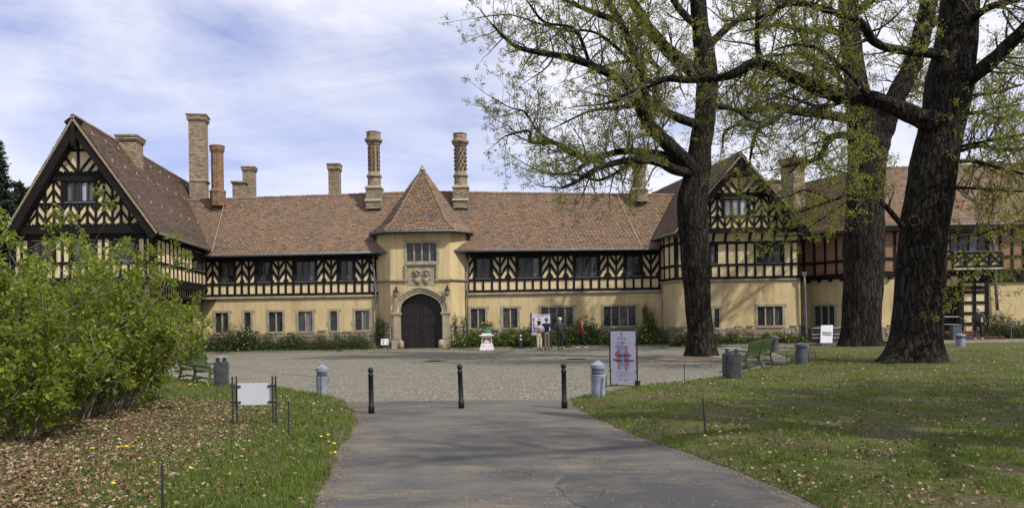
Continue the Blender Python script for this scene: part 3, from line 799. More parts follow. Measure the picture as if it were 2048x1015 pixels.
def plinth(parent, w, s0, s1, z0, z1, holes=(), rows=None, ragged=0.5, wmean=0.44):
    """rubble plinth; every stone its own piece"""
    bk = MB(); bk.hexa([w.p(s0, z0, 0.02), w.p(s1, z0, 0.02), w.p(s1, z0, -0.1), w.p(s0, z0, -0.1), w.p(s0, z1 - 0.2, 0.02), w.p(s1, z1 - 0.2, 0.02), w.p(s1, z1 - 0.2, -0.1), w.p(s0, z1 - 0.2, -0.1)])
    pl = bk.build('plinth', 'mortar', parent)
    z = z0; hs = []
    while z < z1 - 0.08:
        h = random.uniform(0.15, 0.25); hs.append((z, min(h, z1 - z))); z += h
    for ri, (zz, h) in enumerate(hs):
        s = s0
        while s < s1 - 0.1:
            L = min(random.uniform(0.55, 1.5) * wmean, s1 - s)
            if s1 - (s + L) < 0.12: L = s1 - s
            skip = any(hh[0] - 0.16 < s + L - 0.05 and s + 0.05 < hh[1] + 0.16 and zz + h > hh[2] - 0.1 and zz < hh[3] for hh in holes)
            if ri >= len(hs) - 2 and random.random() < ragged * (1 if ri == len(hs) - 1 else 0.4): skip = True
            if not skip:
                d = random.uniform(0.10, 0.14)
                c = w.p(s + L / 2, zz + h / 2, -0.03 + d / 2)
                l, hh2 = L - 0.025, h - 0.022
                M = Matrix(((w.U.x * l, -w.N.x * d, 0, c.x), (w.U.y * l, -w.N.y * d, 0, c.y), (0, 0, hh2, c.z), (0, 0, 0, 1)))
                link('stone', random.choice(STONES), pl, M)
            s += L
def hooks(parent, A, B, n, up=(0, 0, 1)):
    A, B = Vector(A), Vector(B)
    for k in range(n):
        p = A.lerp(B, (k + 0.5) / n)
        if 'hook' not in UNIT:
            UNIT['hook'] = MB().box(-0.02, 0.02, -0.10, 0.02, 0.04, 0.075).add([(-0.02, -0.1, 0.05), (0.02, -0.1, 0.05), (0.02, -0.1, 0.19), (-0.02, -0.1, 0.19), (-0.02, -0.08, 0.05), (0.02, -0.08, 0.05), (0.02, -0.08, 0.19), (-0.02, -0.08, 0.19)], [(0, 1, 2, 3), (7, 6, 5, 4), (0, 3, 7, 4), (1, 5, 6, 2), (3, 2, 6, 7)]).mesh('snow_hook', 'flashing')
        link('snow_hook', UNIT['hook'], parent, Matrix.Translation(p))
def square_chimney(parent, c, wx, wy, z0, z1, rot=0.0, base_h=0.0, cap=0.35, m='chimney_brick', oct_=False, pot=False):
    """brick stack: base, shaft, corbelled cap, crown"""
    n = 8 if oct_ else 4; ph = math.pi / n + rot
    k = 1 / math.cos(math.pi / n)
    def ring(mb, prof):
        vs = []; fs = []
        for (sx, z) in prof:
            for i in range(n):
                a = 2 * math.pi * i / n + math.pi / n
                x, y = math.cos(a) * k * wx / 2 * sx, math.sin(a) * k * wy / 2 * sx
                vs.append((c[0] + x * math.cos(rot) - y * math.sin(rot), c[1] + x * math.sin(rot) + y * math.cos(rot), z))
        for j in range(len(prof) - 1):
            for i in range(n):
                a, b = j * n + i, j * n + (i + 1) % n
                fs.append((a, b, b + n, a + n))
        fs.append(tuple(range(n))[::-1]); fs.append(tuple(range((len(prof) - 1) * n, len(prof) * n)))
        mb.add(vs, fs); return mb
    zs = z0 + base_h
    root = ring(MB(), [(1.0, zs), (1.0, z1 - cap)]).build('chimney', m, parent)
    if base_h:
        ring(MB(), [(1.28, z0), (1.28, zs - 0.16), (1.36, zs - 0.14), (1.36, zs - 0.05), (1.0, zs + 0.1)]).build('chimney_base', m, root)
    ring(MB(), [(1.0, z1 - cap), (1.1, z1 - cap + 0.04), (1.1, z1 - cap + 0.1), (1.2, z1 - cap + 0.13), (1.2, z1 - 0.14), (1.29, z1 - 0.12), (1.29, z1 - 0.04), (1.12, z1)]).build('chimney_cap', m, root)
    return root

# ================================================================== main range (left and right of the gatehouse)
EAVE_Y, RIDGE_Y = 50.35, 55.2
def main_range(name, label, A, B, zr4, posts_low, groups, wins_up, wins_low, px_of, roofq, plinth_rng):
    T = thing(name, label, 'building', ((A[0] + B[0]) / 2, 51.0, 0))
    w = Wall(A, B)
    low = []
    for (a, b, n) in wins_low:
        s0, s1 = w.s_(px_of(a), 1.9), w.s_(px_of(b), 1.9)
        low.append((s0, s1, 1.22, 2.47, n))
    up = []
    for (a, b, n) in wins_up:
        s0, s1 = w.s_(px_of(a), 5.0), w.s_(px_of(b), 5.0)
        up.append((s0, s1, 4.38, 5.70, n))
    wall_mesh(T, w, 0.0, 3.3, [h[:4] for h in low], 'plaster')
    wall_mesh(T, w, 3.3, 6.05, [h[:4] for h in up], 'infill')
    for i, h in enumerate(low): window(T, w, *h, style='stone', curtain={2: (), 3: (1,), 5: (1,)}.get(i, ()) if h[4] < 3 else ())
    for i, h in enumerate(up): window(T, w, *h, style='timber', lattice=False)
    # stone string course
    mb = MB()
    for z0, z1, d in ((3.27, 3.34, 0.06), (3.34, 3.44, 0.13), (3.44, 3.47, 0.10)):
        mb.hexa([w.p(0, z0, d), w.p(w.L, z0, d), w.p(w.L, z0, -0.05), w.p(0, z0, -0.05), w.p(0, z1, d), w.p(w.L, z1, d), w.p(w.L, z1, -0.05), w.p(0, z1, -0.05)])
    mb.build('string_course', 'stone_trim', T)
    # rails
    beam(T, w, 0, 3.56, w.L, 3.56, 0.17, 0.075); beam(T, w, 0, 4.28, w.L, 4.28, 0.155, 0.06); beam(T, w, 0, 5.86, w.L, 5.86, 0.32, 0.065)
    for x in posts_low:
        s = clampw(w, w.s_(px_of(x), 3.9)); beam(T, w, s, 3.6, s, 4.25, 0.13, 0.048)
    sg = 1
    for g in groups:
        ss = [clampw(w, w.s_(px_of(x), 5.0)) for x in g]
        for s in ss: beam(T, w, s, 4.3, s, 5.75, 0.12, 0.05)
        for a, b in zip(ss, ss[1:]):
            chevron_cell(T, w, a, b, 4.36, 5.72, sg, period=0.63, slope=1.55, wd=0.155, phase=0.12); sg = -sg
    for h in up:
        for s in (h[0] - 0.05, h[1] + 0.05): beam(T, w, s, 4.3, s, 5.75, 0.13, 0.052)
    plinth(T, w, plinth_rng[0], plinth_rng[1], 0.45, 1.28, [h[:4] for h in low], ragged=0.55)
    rf = roof_tiles(T, *roofq)
    A_, B_, C_, D_ = (Vector(p) for p in roofq)
    ridge_tiles(T, [D_ + Vector((0, 0, 0.0)), C_ + Vector((0, 0, 0.0))])
    bk = MB().add([tuple(D_), tuple(C_), (C_.x, 60.0, 6.1), (D_.x, 60.0, 6.1)], [(3, 2, 1, 0)]); bk.build('rear_roof', 'roof_under', T)
    gutter(T, [A_ + Vector((0, -0.03, -0.05)), B_ + Vector((0, -0.03, -0.05))])
    MB().box(min(A[0], B[0]), max(A[0], B[0]), 50.4, 51.0, 5.93, 5.99).build('soffit', 'timber', T)
    for t, ofs in ((0.22, 0), (0.84, 1)):
        p, q = A_.lerp(D_, t), B_.lerp(C_, t)
        d = (q - p); hooks(rf, p + d * 0.04, q - d * 0.02, 13)
    return T, w
pL = lambda zx: 380 + zx / 4.06
pR = lambda zx: 900 + zx / 2.82
ML, wML = main_range('half_timbered_range', 'half-timbered range with long tiled roof between the gabled wing and the gatehouse', (-19.95, 51.0), (-8.3, 51.0), None,
    [132, 185, 243, 305, 367, 423, 480, 540, 602, 665, 720, 780, 842, 905, 967, 1025, 1088, 1148, 1207, 1270, 1338, 1400, 1458, 1500],
    [[132, 185, 240], [367, 423, 480, 532], [665, 720, 780, 837], [1028, 1088, 1148, 1200], [1338, 1400, 1458, 1508]],
    [(250, 358, 2), (548, 657, 2), (855, 1020, 3), (1215, 1328, 2)],
    [(208, 310, 2), (443, 493, 1), (643, 752, 2), (881, 994, 2), (1141, 1195, 1), (1343, 1455, 2)], pL,
    [(-19.6, EAVE_Y, 6.04), (-5.7, EAVE_Y, 6.16), (-5.7, RIDGE_Y, 10.58), (-24.2, RIDGE_Y, 10.25)], (0.5, 11.25))
MR, wMR = main_range('half_timbered_range', 'half-timbered range with information board and yellow flowers before its wall', (-2.85, 51.0), (9.5, 51.0), None,
    [104, 140, 188, 238, 282, 330, 377, 422, 468, 515, 562, 608, 655, 700, 747, 795, 842, 890, 937, 985, 1035, 1083, 1132, 1180],
    [[102, 137], [238, 282, 328, 373], [515, 562, 608, 652, 697], [842, 890, 937, 983], [1083, 1132, 1182]],
    [(145, 230, 2), (383, 508, 3), (707, 836, 3), (992, 1076, 2)],
    [(118, 199, 2), (300, 380, 2), (516, 692, 4), (868, 1046, 4)], pR,
    [(-5.7, EAVE_Y, 6.16), (9.3, EAVE_Y, 6.06), (14.0, RIDGE_Y, 10.0), (-5.7, RIDGE_Y, 10.58)], (0.05, 12.3))
drainpipe(ML, [at(405, 518, 50.75), at(404, 535, 50.75), at(406, 590, 50.72), at(404, 608, 50.75), at(405, 690, 50.75)])
drainpipe(ML, [at(747, 505, 50.8), at(747, 530, 50.8), at(752, 600, 50.8), at(754, 690, 50.8)])
drainpipe(MR, [at(941, 503, 50.8), at(935, 530, 50.8), at(935, 590, 50.8), at(934, 690, 50.8)])
drainpipe(MR, [at(1318, 470, 50.6), at(1324, 500, 50.75), at(1325, 580, 50.75), at(1328, 684, 50.75)])
for (p, q) in (((452, 398), (424, 508)), ((1235, 392), (1283, 497))):   # lightning cables down the roof
    a, b = at(*p, 54.9), at(*q, 50.4)
    MB().tube([a + Vector((0, -0.05, 0.1)), b + Vector((0, -0.05, 0.12))], 0.014, 5).build('lightning_cable', 'flashing', ML if p[0] < 900 else MR)

# ---- chimneys of the main range
def at_z(px, py, Y): return at(px, py, Y)
def stack(parent, x0, x1, ytop, ybot, Y, ratio=1.0, **kw):
    a, b = at(x0, (ytop + ybot) / 2, Y), at(x1, (ytop + ybot) / 2, Y); wx = (b.x - a.x)
    z1, z0 = at((x0 + x1) / 2, ytop, Y).z, at((x0 + x1) / 2, ybot, Y).z
    return square_chimney(parent, ((a.x + b.x) / 2, Y), wx, wx * ratio, z0, z1, **kw)
c1 = stack(ML, 382, 413, 231, 420, 58.0, 1.0, cap=0.55, rot=0.18)
c1b = at(400, 363, 58.0)
square_chimney_band = MB().lathe((c1b.x, c1b.y, c1b.z), [(0.78, -0.12), (0.86, -0.06), (0.86, 0.02), (0.76, 0.1)], 4, math.pi / 4 + 0.18); square_chimney_band.build('chimney_band', 'chimney_brick', c1)
stack(ML, 424, 446, 291, 412, 54.3, 1.0, cap=0.5, base_h=1.05, oct_=True, m='chimney_brick_red')
stack(ML, 468, 492, 364, 400, 60.0, 1.0, cap=0.12, rot=0.1)
stack(ML, 488, 510, 334, 400, 61.5, 1.0, cap=0.4, rot=0.1)
stack(ML, 659, 680, 328, 395, 57.0, 1.0, cap=0.55)
stack(MR, 1266, 1291, 327, 404, 54.3, 1.0, cap=0.35, base_h=0.85, oct_=True)
def round_chimney(parent, xc, ytop, ybot, Y, studs):
    top, bot = at(xc, ytop, Y), at(xc, ybot, Y); cx, cy, z0, z1 = top.x * 0.5 + bot.x * 0.5, Y, bot.z, top.z
    h = z1 - z0; r = 0.36
    base = MB().box(cx - 0.5, cx + 0.5, cy - 0.5, cy + 0.5, z0 - 0.6, z0 + 0.72).build('chimney', 'chimney_brick', parent)
    MB().lathe((cx, cy, z0), [(0.77, 0.72), (0.80, 0.76), (0.80, 0.84), (0.58, 0.97)], 4, math.pi / 4).build('chimney_ledge', 'stone_trim', base)
    zb = 0.95
    MB().lathe((cx, cy, z0), [(0.45, zb), (0.43, zb + 0.55), (0.52, zb + 0.62), (0.52, zb + 0.70), (0.42, zb + 0.82), (0.37, zb + 0.95)], 20).build('chimney_collar', 'chimney_brick', base)
    MB().lathe((cx, cy, z0), [(r, zb + 0.9), (r, h - 0.95)], 20).build('shaft', 'mortar', base)
    za, zz = zb + 1.0, h - 0.98; rows = 6 if studs else 6; n = 9
    mb = MB(); rh = (zz - za) / rows
    for i in range(rows):
        for k in range(n):
            a0 = 2 * math.pi * (k + (0.5 * (i % 2) if studs else 0)) / n; wd = 0.40 if not studs else 0.34
            for rr0, rr1, sh in ((r - 0.02, r + 0.05, 1.0),) + (((r + 0.05, r + 0.10, 0.45),) if studs else ()):
                vs = []
                for rr in (rr0, rr1):
                    q = 0.86 if rr == rr1 else 1.0
                    for (u, z) in ((-1, -1), (1, -1), (1, 1), (-1, 1)):
                        a = a0 + u * wd / 2 * 0.8 * sh * q * 2 * math.pi / n / 0.698 * 1.0
                        vs.append((cx + rr * math.cos(a), cy + rr * math.sin(a), z0 + za + rh * (i + 0.5 + z * 0.42 * sh * q)))
                mb.add(vs, [(3, 2, 1, 0), (4, 5, 6, 7), (0, 1, 5, 4), (1, 2, 6, 5), (2, 3, 7, 6), (3, 0, 4, 7)])
    mb.build('relief_tiles', 'terracotta', base, kind='stuff')
    MB().lathe((cx, cy, z0), [(0.38, h - 0.95), (0.46, h - 0.86), (0.46, h - 0.78), (0.56, h - 0.70), (0.62, h - 0.62), (0.62, h - 0.52), (0.50, h - 0.44), (0.48, h - 0.40), (0.48, h - 0.10), (0.51, h - 0.08), (0.51, h - 0.02), (0.44, h)], 8, math.pi / 8).build('chimney_cap', 'chimney_brick', base)
    MB().box(cx - 0.56, cx + 0.56, cy - 0.58, cy - 0.502, z0 - 0.1, z0 + 0.03).build('flashing', 'flashing', base)
round_chimney(ML, 748, 264, 401, 54.0, False)
round_chimney(MR, 921, 267, 400, 54.0, True)

# ================================================================== gatehouse
GX, GY = -5.69, 50.05
G = thing('gatehouse', 'projecting plastered gatehouse with arched double door and pointed tiled roof', 'gatehouse', (GX, 50.6, 0))
P0, P1, P2, P3 = (-8.54, 51.0), (-7.57, GY), (-3.81, GY), (-2.84, 51.0)
gw = [Wall(P0, P1), Wall(P1, P2), Wall(P2, P3)]
wf = gw[1]; gc = wf.L / 2
for k in (0, 2): wall_mesh(G, gw[k], 0, 7.5, [], 'plaster')
sA, sB = gc - 1.34, gc + 1.34
ws0, ws1, wz0, wz1 = wf.s_(814, 6), wf.s_(873, 6), 5.47, 6.60
wall_mesh(G, wf, 0, 7.5, [(sA, sB, -0.02, 3.55), (ws0, ws1, wz0, wz1)], 'plaster', depth=0.55)
window(G, wf, ws0, ws1, wz0, wz1, 4, style='stone', glass='leaded_glass', lattice=True)
ARCH = [(1.0, 0.0), (0.985, 0.22), (0.93, 0.44), (0.83, 0.60), (0.68, 0.73), (0.48, 0.85), (0.24, 0.945), (0.0, 1.0)]
def arch_pts(hw, zs, za):
    r = [(gc + x * hw, zs + y * (za - zs)) for (x, y) in ARCH]
    return r + [(2 * gc - s, z) for (s, z) in reversed(r[:-1])]
ap = arch_pts(1.31, 2.2, 3.47)
sp = MB()
for (a, za), (b, zb) in zip(ap, ap[1:]):
    sp.hexa([wf.p(b, zb, -0.004), wf.p(a, za, -0.004), wf.p(a, za, -0.5), wf.p(b, zb, -0.5), wf.p(b, 3.56, -0.004), wf.p(a, 3.56, -0.004), wf.p(a, 3.56, -0.5), wf.p(b, 3.56, -0.5)])
sp.build('arch_spandrel', 'stone_trim', G)
for q, (hw, za, w_, d0, d1) in enumerate(((1.31, 3.47, 0.12, -0.42, -0.16), (1.40, 3.56, 0.12, -0.3, -0.03), (1.50, 3.66, 0.15, -0.12, 0.06), (1.64, 3.80, 0.11, -0.05, 0.12))):
    o1, o2 = arch_pts(hw, 2.2, za), arch_pts(hw + w_, 2.2, za + w_)
    nv = len(o1) - 1; mb = MB()
    for i in range(nv):
        (a, z), (b, y), (c_, x_), (d_, v_) = o1[i], o1[i + 1], o2[i + 1], o2[i]
        mb.hexa([wf.p(b, y, d1), wf.p(a, z, d1), wf.p(a, z, d0), wf.p(b, y, d0), wf.p(c_, x_, d1 - 0.02), wf.p(d_, v_, d1 - 0.02), wf.p(d_, v_, d0), wf.p(c_, x_, d0)])
    mb.build('arch_moulding', 'stone_trim', G)
for sgn in (-1, 1):
    j = MB()
    def jb(a, b, z0, z1, d0, d1):
        a, b = sorted((gc + sgn * a, gc + sgn * b)); j.hexa([wf.p(a, z0, d1), wf.p(b, z0, d1), wf.p(b, z0, d0), wf.p(a, z0, d0), wf.p(a, z1, d1), wf.p(b, z1, d1), wf.p(b, z1, d0), wf.p(a, z1, d0)])
    jb(1.31, 1.78, 0.0, 2.1, -0.45, 0.10); jb(1.36, 1.70, 0.62, 2.1, 0.1, 0.15)
    jb(1.27, 1.82, 2.1, 2.17, -0.45, 0.17); jb(1.24, 1.86, 2.17, 2.26, -0.45, 0.2); jb(1.29, 1.80, 2.26, 2.32, -0.45, 0.13)
    jb(1.26, 1.84, 0.0, 0.58, -0.4, 0.19)
    j.build('jamb', 'stone_trim', G)
    b = MB().lathe(wf.p(gc + sgn * 1.24, 0, 0.18), [(0.17, 0), (0.17, 0.42), (0.12, 0.52), (0.03, 0.56)], 12); b.build('corner_guard', 'stone_trim', G, smooth=True)
# door leaves clipped to the arch, with raised panels
DZ = arch_pts(1.33, 2.2, 3.5)
def arch_z(s):
    for (a, za), (b, zb) in zip(DZ, DZ[1:]):
        lo, hi = min(a, b), max(a, b)
        if lo <= s <= hi: return za + (zb - za) * ((s - a) / (b - a) if b != a else 0)
    return 2.2
for sgn in (-1, 1):
    mb = MB(); N_ = 14
    for i in range(N_):
        a, b = gc + sgn * (0.012 + 1.318 * i / N_), gc + sgn * (0.012 + 1.318 * (i + 1) / N_)
        if a > b: a, b = b, a
        mb.hexa([wf.p(a, 0.03, -0.4), wf.p(b, 0.03, -0.4), wf.p(b, 0.03, -0.5), wf.p(a, 0.03, -0.5), wf.p(a, arch_z(a), -0.4), wf.p(b, arch_z(b), -0.4), wf.p(b, arch_z(b), -0.5), wf.p(a, arch_z(a), -0.5)])
    leaf = mb.build('door', 'door_wood', G)
    for c_ in range(3):
        for r_ in range(5):
            a, b = gc + sgn * (0.14 + 0.39 * c_), gc + sgn * (0.14 + 0.39 * c_ + 0.31); z0 = 0.16 + 0.66 * r_; z1 = z0 + 0.54
            z1 = min(z1, arch_z(b) - 0.1, arch_z(a) - 0.1)
            if z1 - z0 < 0.15: continue
            if a > b: a, b = b, a
            m = MB().hexa([wf.p(a, z0, -0.372), wf.p(b, z0, -0.372), wf.p(b, z0, -0.42), wf.p(a, z0, -0.42), wf.p(a, z1, -0.372), wf.p(b, z1, -0.372), wf.p(b, z1, -0.42), wf.p(a, z1, -0.42)])
            pn = m.build('door_panel', 'door_wood', leaf)
    for z in (0.1, 0.74, 1.40, 2.06, 2.72):
        a, b = sorted((gc + sgn * 0.02, gc + sgn * 1.3)); 
        m = MB().hexa([wf.p(a, z - 0.045, -0.36), wf.p(b, z - 0.045, -0.36), wf.p(b, z - 0.045, -0.41), wf.p(a, z - 0.045, -0.41), wf.p(a, z + 0.045, -0.36), wf.p(b, z + 0.045, -0.36), wf.p(b, z + 0.045, -0.41), wf.p(a, z + 0.045, -0.41)])
        m.build('door_rail', 'door_wood', leaf)
MB().hexa([wf.p(gc - 0.05, 0.03, -0.345), wf.p(gc + 0.05, 0.03, -0.345), wf.p(gc + 0.05, 0.03, -0.52), wf.p(gc - 0.05, 0.03, -0.52), wf.p(gc - 0.05, 3.44, -0.345), wf.p(gc + 0.05, 3.44, -0.345), wf.p(gc + 0.05, 3.44, -0.52), wf.p(gc - 0.05, 3.44, -0.52)]).build('door_post', 'door_wood', G)
kn = MB().sphere(wf.p(gc + 0.09, 1.15, -0.32), 0.045, 10, 6).build('door_handle', 'iron', G)
# string course with the raised label round the coat of arms
lab0, lab1 = wf.s_(812, 5), wf.s_(874, 5)
def course(w, a, b, z, h=0.14, d=0.13):
    m = MB()
    for zz0, zz1, dd in ((z - h / 2, z - h / 6, d * 0.55), (z - h / 6, z + h / 2, d)):
        m.hexa([w.p(a, zz0, dd), w.p(b, zz0, dd), w.p(b, zz0, -0.05), w.p(a, zz0, -0.05), w.p(a, zz1, dd), w.p(b, zz1, dd), w.p(b, zz1, -0.05), w.p(a, zz1, -0.05)])
    m.build('string_course', 'stone_trim', G)
course(gw[0], -0.05, gw[0].L + 0.05, 4.28); course(gw[2], -0.05, gw[2].L + 0.05, 4.28)
course(wf, 0.0, lab0 + 0.1, 4.283); course(wf, lab1 - 0.1, wf.L, 4.283); course(wf, lab0 - 0.05, lab1 + 0.05, 5.27, 0.16, 0.15)
for a in (lab0, lab1):
    m = MB().hexa([wf.p(a - 0.06, 4.22, 0.135), wf.p(a + 0.06, 4.22, 0.135), wf.p(a + 0.06, 4.22, -0.05), wf.p(a - 0.06, 4.22, -0.05), wf.p(a - 0.06, 5.2, 0.135), wf.p(a + 0.06, 5.2, 0.135), wf.p(a + 0.06, 5.2, -0.05), wf.p(a - 0.06, 5.2, -0.05)]); m.build('label_stop', 'stone_trim', G)
m = MB().hexa([wf.p(lab0 + 0.06, 3.95, 0.022), wf.p(lab1 - 0.06, 3.95, 0.022), wf.p(lab1 - 0.06, 3.95, -0.05), wf.p(lab0 + 0.06, 3.95, -0.05), wf.p(lab0 + 0.06, 5.19, 0.022), wf.p(lab1 - 0.06, 5.19, 0.022), wf.p(lab1 - 0.06, 5.19, -0.05), wf.p(lab0 + 0.06, 5.19, -0.05)])
m.build('relief_panel', 'stone_trim', G)
for (px, ph) in ((833, 0), (853, 1)):   # two crested helms over shields
    s = wf.s_(px, 4.7); mb = MB()
    q = lambda ds, z, d: tuple(wf.p(s + ds, z, d))
    tilt = 0.05 if ph == 0 else -0.04
    sh = [(-0.20, 4.48), (0.20, 4.48), (0.21, 4.25), (0.12, 4.08), (0.0, 4.0), (-0.12, 4.08), (-0.21, 4.25)]
    mb.add([q(a + tilt, z, 0.07) for a, z in sh] + [q(a * 1.05 + tilt, z, 0.0) for a, z in sh] + [q(tilt, 4.28, 0.13)], [(i, (i + 1) % 7, 14) for i in range(7)] + [((i + 1) % 7, i, i + 7, (i + 1) % 7 + 7) for i in range(7)])
    mb.sphere(q(0, 4.63, 0.06), (0.13, 0.12, 0.15), 12, 8)
    for z in (4.58, 4.63, 4.68): mb.obox(q(0.02, z, 0.17), wf.U, wf.N, (0, 0, 1), 0.09, 0.02, 0.012)
    for k in range(34):
        a = math.pi * random.random(); r = random.uniform(0.05, 0.23)
        mb.sphere(q(r * math.cos(a), 4.80 + 0.22 * math.sin(a) * random.uniform(0.2, 1), random.uniform(0.02, 0.13)), random.uniform(0.05, 0.075), 7, 5)
    for sg in (-1, 1):
        for k in range(7): mb.sphere(q(sg * (0.16 + 0.09 * math.sin(k * 1.2)), 4.72 - 0.06 * k, 0.04), random.uniform(0.04, 0.065), 7, 5)
    mb.build('relief_crest', 'stone_trim', G, smooth=True)
# window lintel band already in window(); plinth stones beside the door
plinth(G, gw[0], 0.0, gw[0].L, 0.0, 1.7, ragged=0.5); plinth(G, gw[2], 0.0, gw[2].L, 0.0, 1.6, ragged=0.5)
plinth(G, wf, 0.0, gc - 1.79, 0.0, 1.66, ragged=0.3, wmean=0.2); plinth(G, wf, gc + 1.79, wf.L, 0.0, 1.66, ragged=0.3, wmean=0.2)
# roof: bell-cast pyramid
apx = Vector((GX + 0.02, 52.1, 11.62)); ez = 7.36; kz = 7.95
E = [(-9.0, 53.6), (-9.0, 50.95), (-7.85, 49.5), (-3.53, 49.5), (-2.40, 50.95), (-2.40, 53.6)]
K = [(-8.25, 53.5), (-8.25, 51.15), (-7.36, 50.05), (-4.02, 50.05), (-3.15, 51.15), (-3.15, 53.5)]
for i in range(5):
    a, b, c, d = (*E[i], ez), (*E[i + 1], ez), (*K[i + 1], kz), (*K[i], kz)
    roof_tiles(G, a, b, c, d, 'roof_tile')
    ta = tuple(apx); roof_tiles(G, (*K[i], kz), (*K[i + 1], kz), ta, ta, 'roof_tile')
for i in (1, 2, 3, 4): ridge_tiles(G, [(*E[i], ez + 0.03), (*K[i], kz + 0.02), apx], 0.075, 0.3)
gutter(G, [(*E[1], ez - 0.07), (*E[2], ez - 0.07), (*E[3], ez - 0.07), (*E[4], ez - 0.07)], 0.07)
MB().add([(*p, ez - 0.13) for p in E] , [tuple(range(6))]).build('soffit', 'timber', G)
fn = MB().lathe(apx + Vector((0, 0, -0.08)), [(0.22, 0), (0.16, 0.12), (0.09, 0.2), (0.1, 0.26), (0.03, 0.33)], 12).build('finial', 'stone_trim', G)
for sgn, px in ((-1, 745), (1, 938)):
    m = MB(); b = Vector((GX + sgn * 3.05, 51.0, 6.9)); m.tube([b + Vector((0, 0, 0.35)), b + Vector((sgn * 0.12, 0, 0.1)), b + Vector((0, 0.05, -0.25)), b + Vector((-sgn * 0.1, 0.1, -0.9))], 0.05, 8); m.build('drainpipe', 'zinc', G, smooth=True)
# ---- wall lanterns beside the arch
def lantern(px, py, side):
    s, z = wf.sz(px, py); c = wf.p(s, z, 0.24)
    L = thing('wall_lantern', 'black iron lantern on the gatehouse wall ' + ('on the side towards the low white notice' if side < 0 else 'on the side towards the flower tub'), 'lantern', c, 'lanterns beside the arch')
    MB().tube([c + Vector((0, 0.26, 0.32)), c + Vector((0, 0.1, 0.42)), c + Vector((0, 0, 0.34)), c + Vector((0, 0, 0.2))], 0.022, 8).build('bracket', 'iron', L)
    MB().box(c.x - 0.04, c.x + 0.04, c.y + 0.2, c.y + 0.25, c.z + 0.1, c.z + 0.45).build('wall_plate', 'iron', L)
    MB().lathe(c, [(0.19, 0.12), (0.16, 0.15), (0.06, 0.25), (0.03, 0.32)], 6).build('cap', 'iron', L)
    MB().lathe(c, [(0.095, -0.16), (0.145, 0.12)], 6).build('lamp_glass', 'glass_clear', L)
    m = MB()
    for k in range(6):
        a = 2 * math.pi * k / 6; m.tube([c + Vector((0.1 * math.cos(a), 0.1 * math.sin(a), -0.17)), c + Vector((0.155 * math.cos(a), 0.155 * math.sin(a), 0.13))], 0.013, 5)
    m.lathe(c, [(0.11, -0.2), (0.11, -0.16), (0.03, -0.24)], 6); m.build('cage', 'iron', L)
simple('glass_clear', (0.30, 0.29, 0.25), 0.15, var=0.15, spec=0.6)
lantern(793, 587, -1); lantern(895, 584, 1)
simple('verge_mortar', (0.25, 0.20, 0.13), 0.9, var=0.35, scale=7, bump=0.5)

# ================================================================== gabled wing at the left
LW = thing('gabled_wing', 'tall half-timbered gabled wing with steep brown roof behind the big green shrub', 'building', (-22, 45, 0))
FY = 41.2
wF = Wall((-25.6, FY), (-18.4, FY)); wS = Wall((-18.4, FY), (-19.5, 51.0))
z2 = lambda zx: zx / 3.626
fw_up = [(wF.s_(z2(a), 5.6), wF.s_(z2(b), 5.6), 5.08, 6.16, n) for a, b, n in ((822, 990, 3), (525, 690, 3), (225, 392, 3))]
sw_up = [(wS.s_(z2(1398), 5.6), wS.s_(z2(1468), 5.6), 5.08, 6.16, 4)]
wall_mesh(LW, wF, 3.9, 6.5, [h[:4] for h in fw_up], 'infill'); wall_mesh(LW, wS, 3.9, 6.5, [h[:4] for h in sw_up], 'infill')
for h in fw_up: window(LW, wF, *h, style='timber', lattice=False)
for h in sw_up: window(LW, wS, *h, style='timber', lattice=False)
for w, up, dn, wins in ((wF, [1000, 805, 752, 697, 510, 455, 400, 212, 160, 110, 1055, 1118], [1118, 1060, 1000, 935, 875, 810, 755, 695, 630, 570, 510, 450, 390, 330, 270, 210, 150, 100], fw_up),
                  (wS, [1134, 1165, 1197, 1228, 1257, 1285, 1315, 1343, 1368, 1392], [1134, 1165, 1197, 1228, 1257, 1285, 1315, 1343, 1368, 1392, 1416, 1440, 1462], sw_up)):
    for x in up: s = clampw(w, w.s_(z2(x), 5.6)); beam(LW, w, s, 5.0, s, 6.25, 0.125, 0.05)
    for x in dn: s = clampw(w, w.s_(z2(x), 4.6)); beam(LW, w, s, 4.25, s, 5.0, 0.125, 0.05)
    beam(LW, w, 0, 5.0, w.L, 5.0, 0.14, 0.062); beam(LW, w, 0, 4.17, w.L, 4.17, 0.20, 0.10); beam(LW, w, 0, 3.94, w.L, 3.94, 0.19, 0.16); beam(LW, w, 0, 6.36, w.L, 6.36, 0.30, 0.07)
    for h in wins:
        for s in (h[0] - 0.06, h[1] + 0.06): beam(LW, w, s, 5.0, s, 6.25, 0.13, 0.055)
beam(LW, wF, wF.L - 0.09, 3.9, wF.L - 0.09, 6.5, 0.2, 0.085); beam(LW, wS, 0.09, 3.9, 0.09, 6.5, 0.2, 0.09)
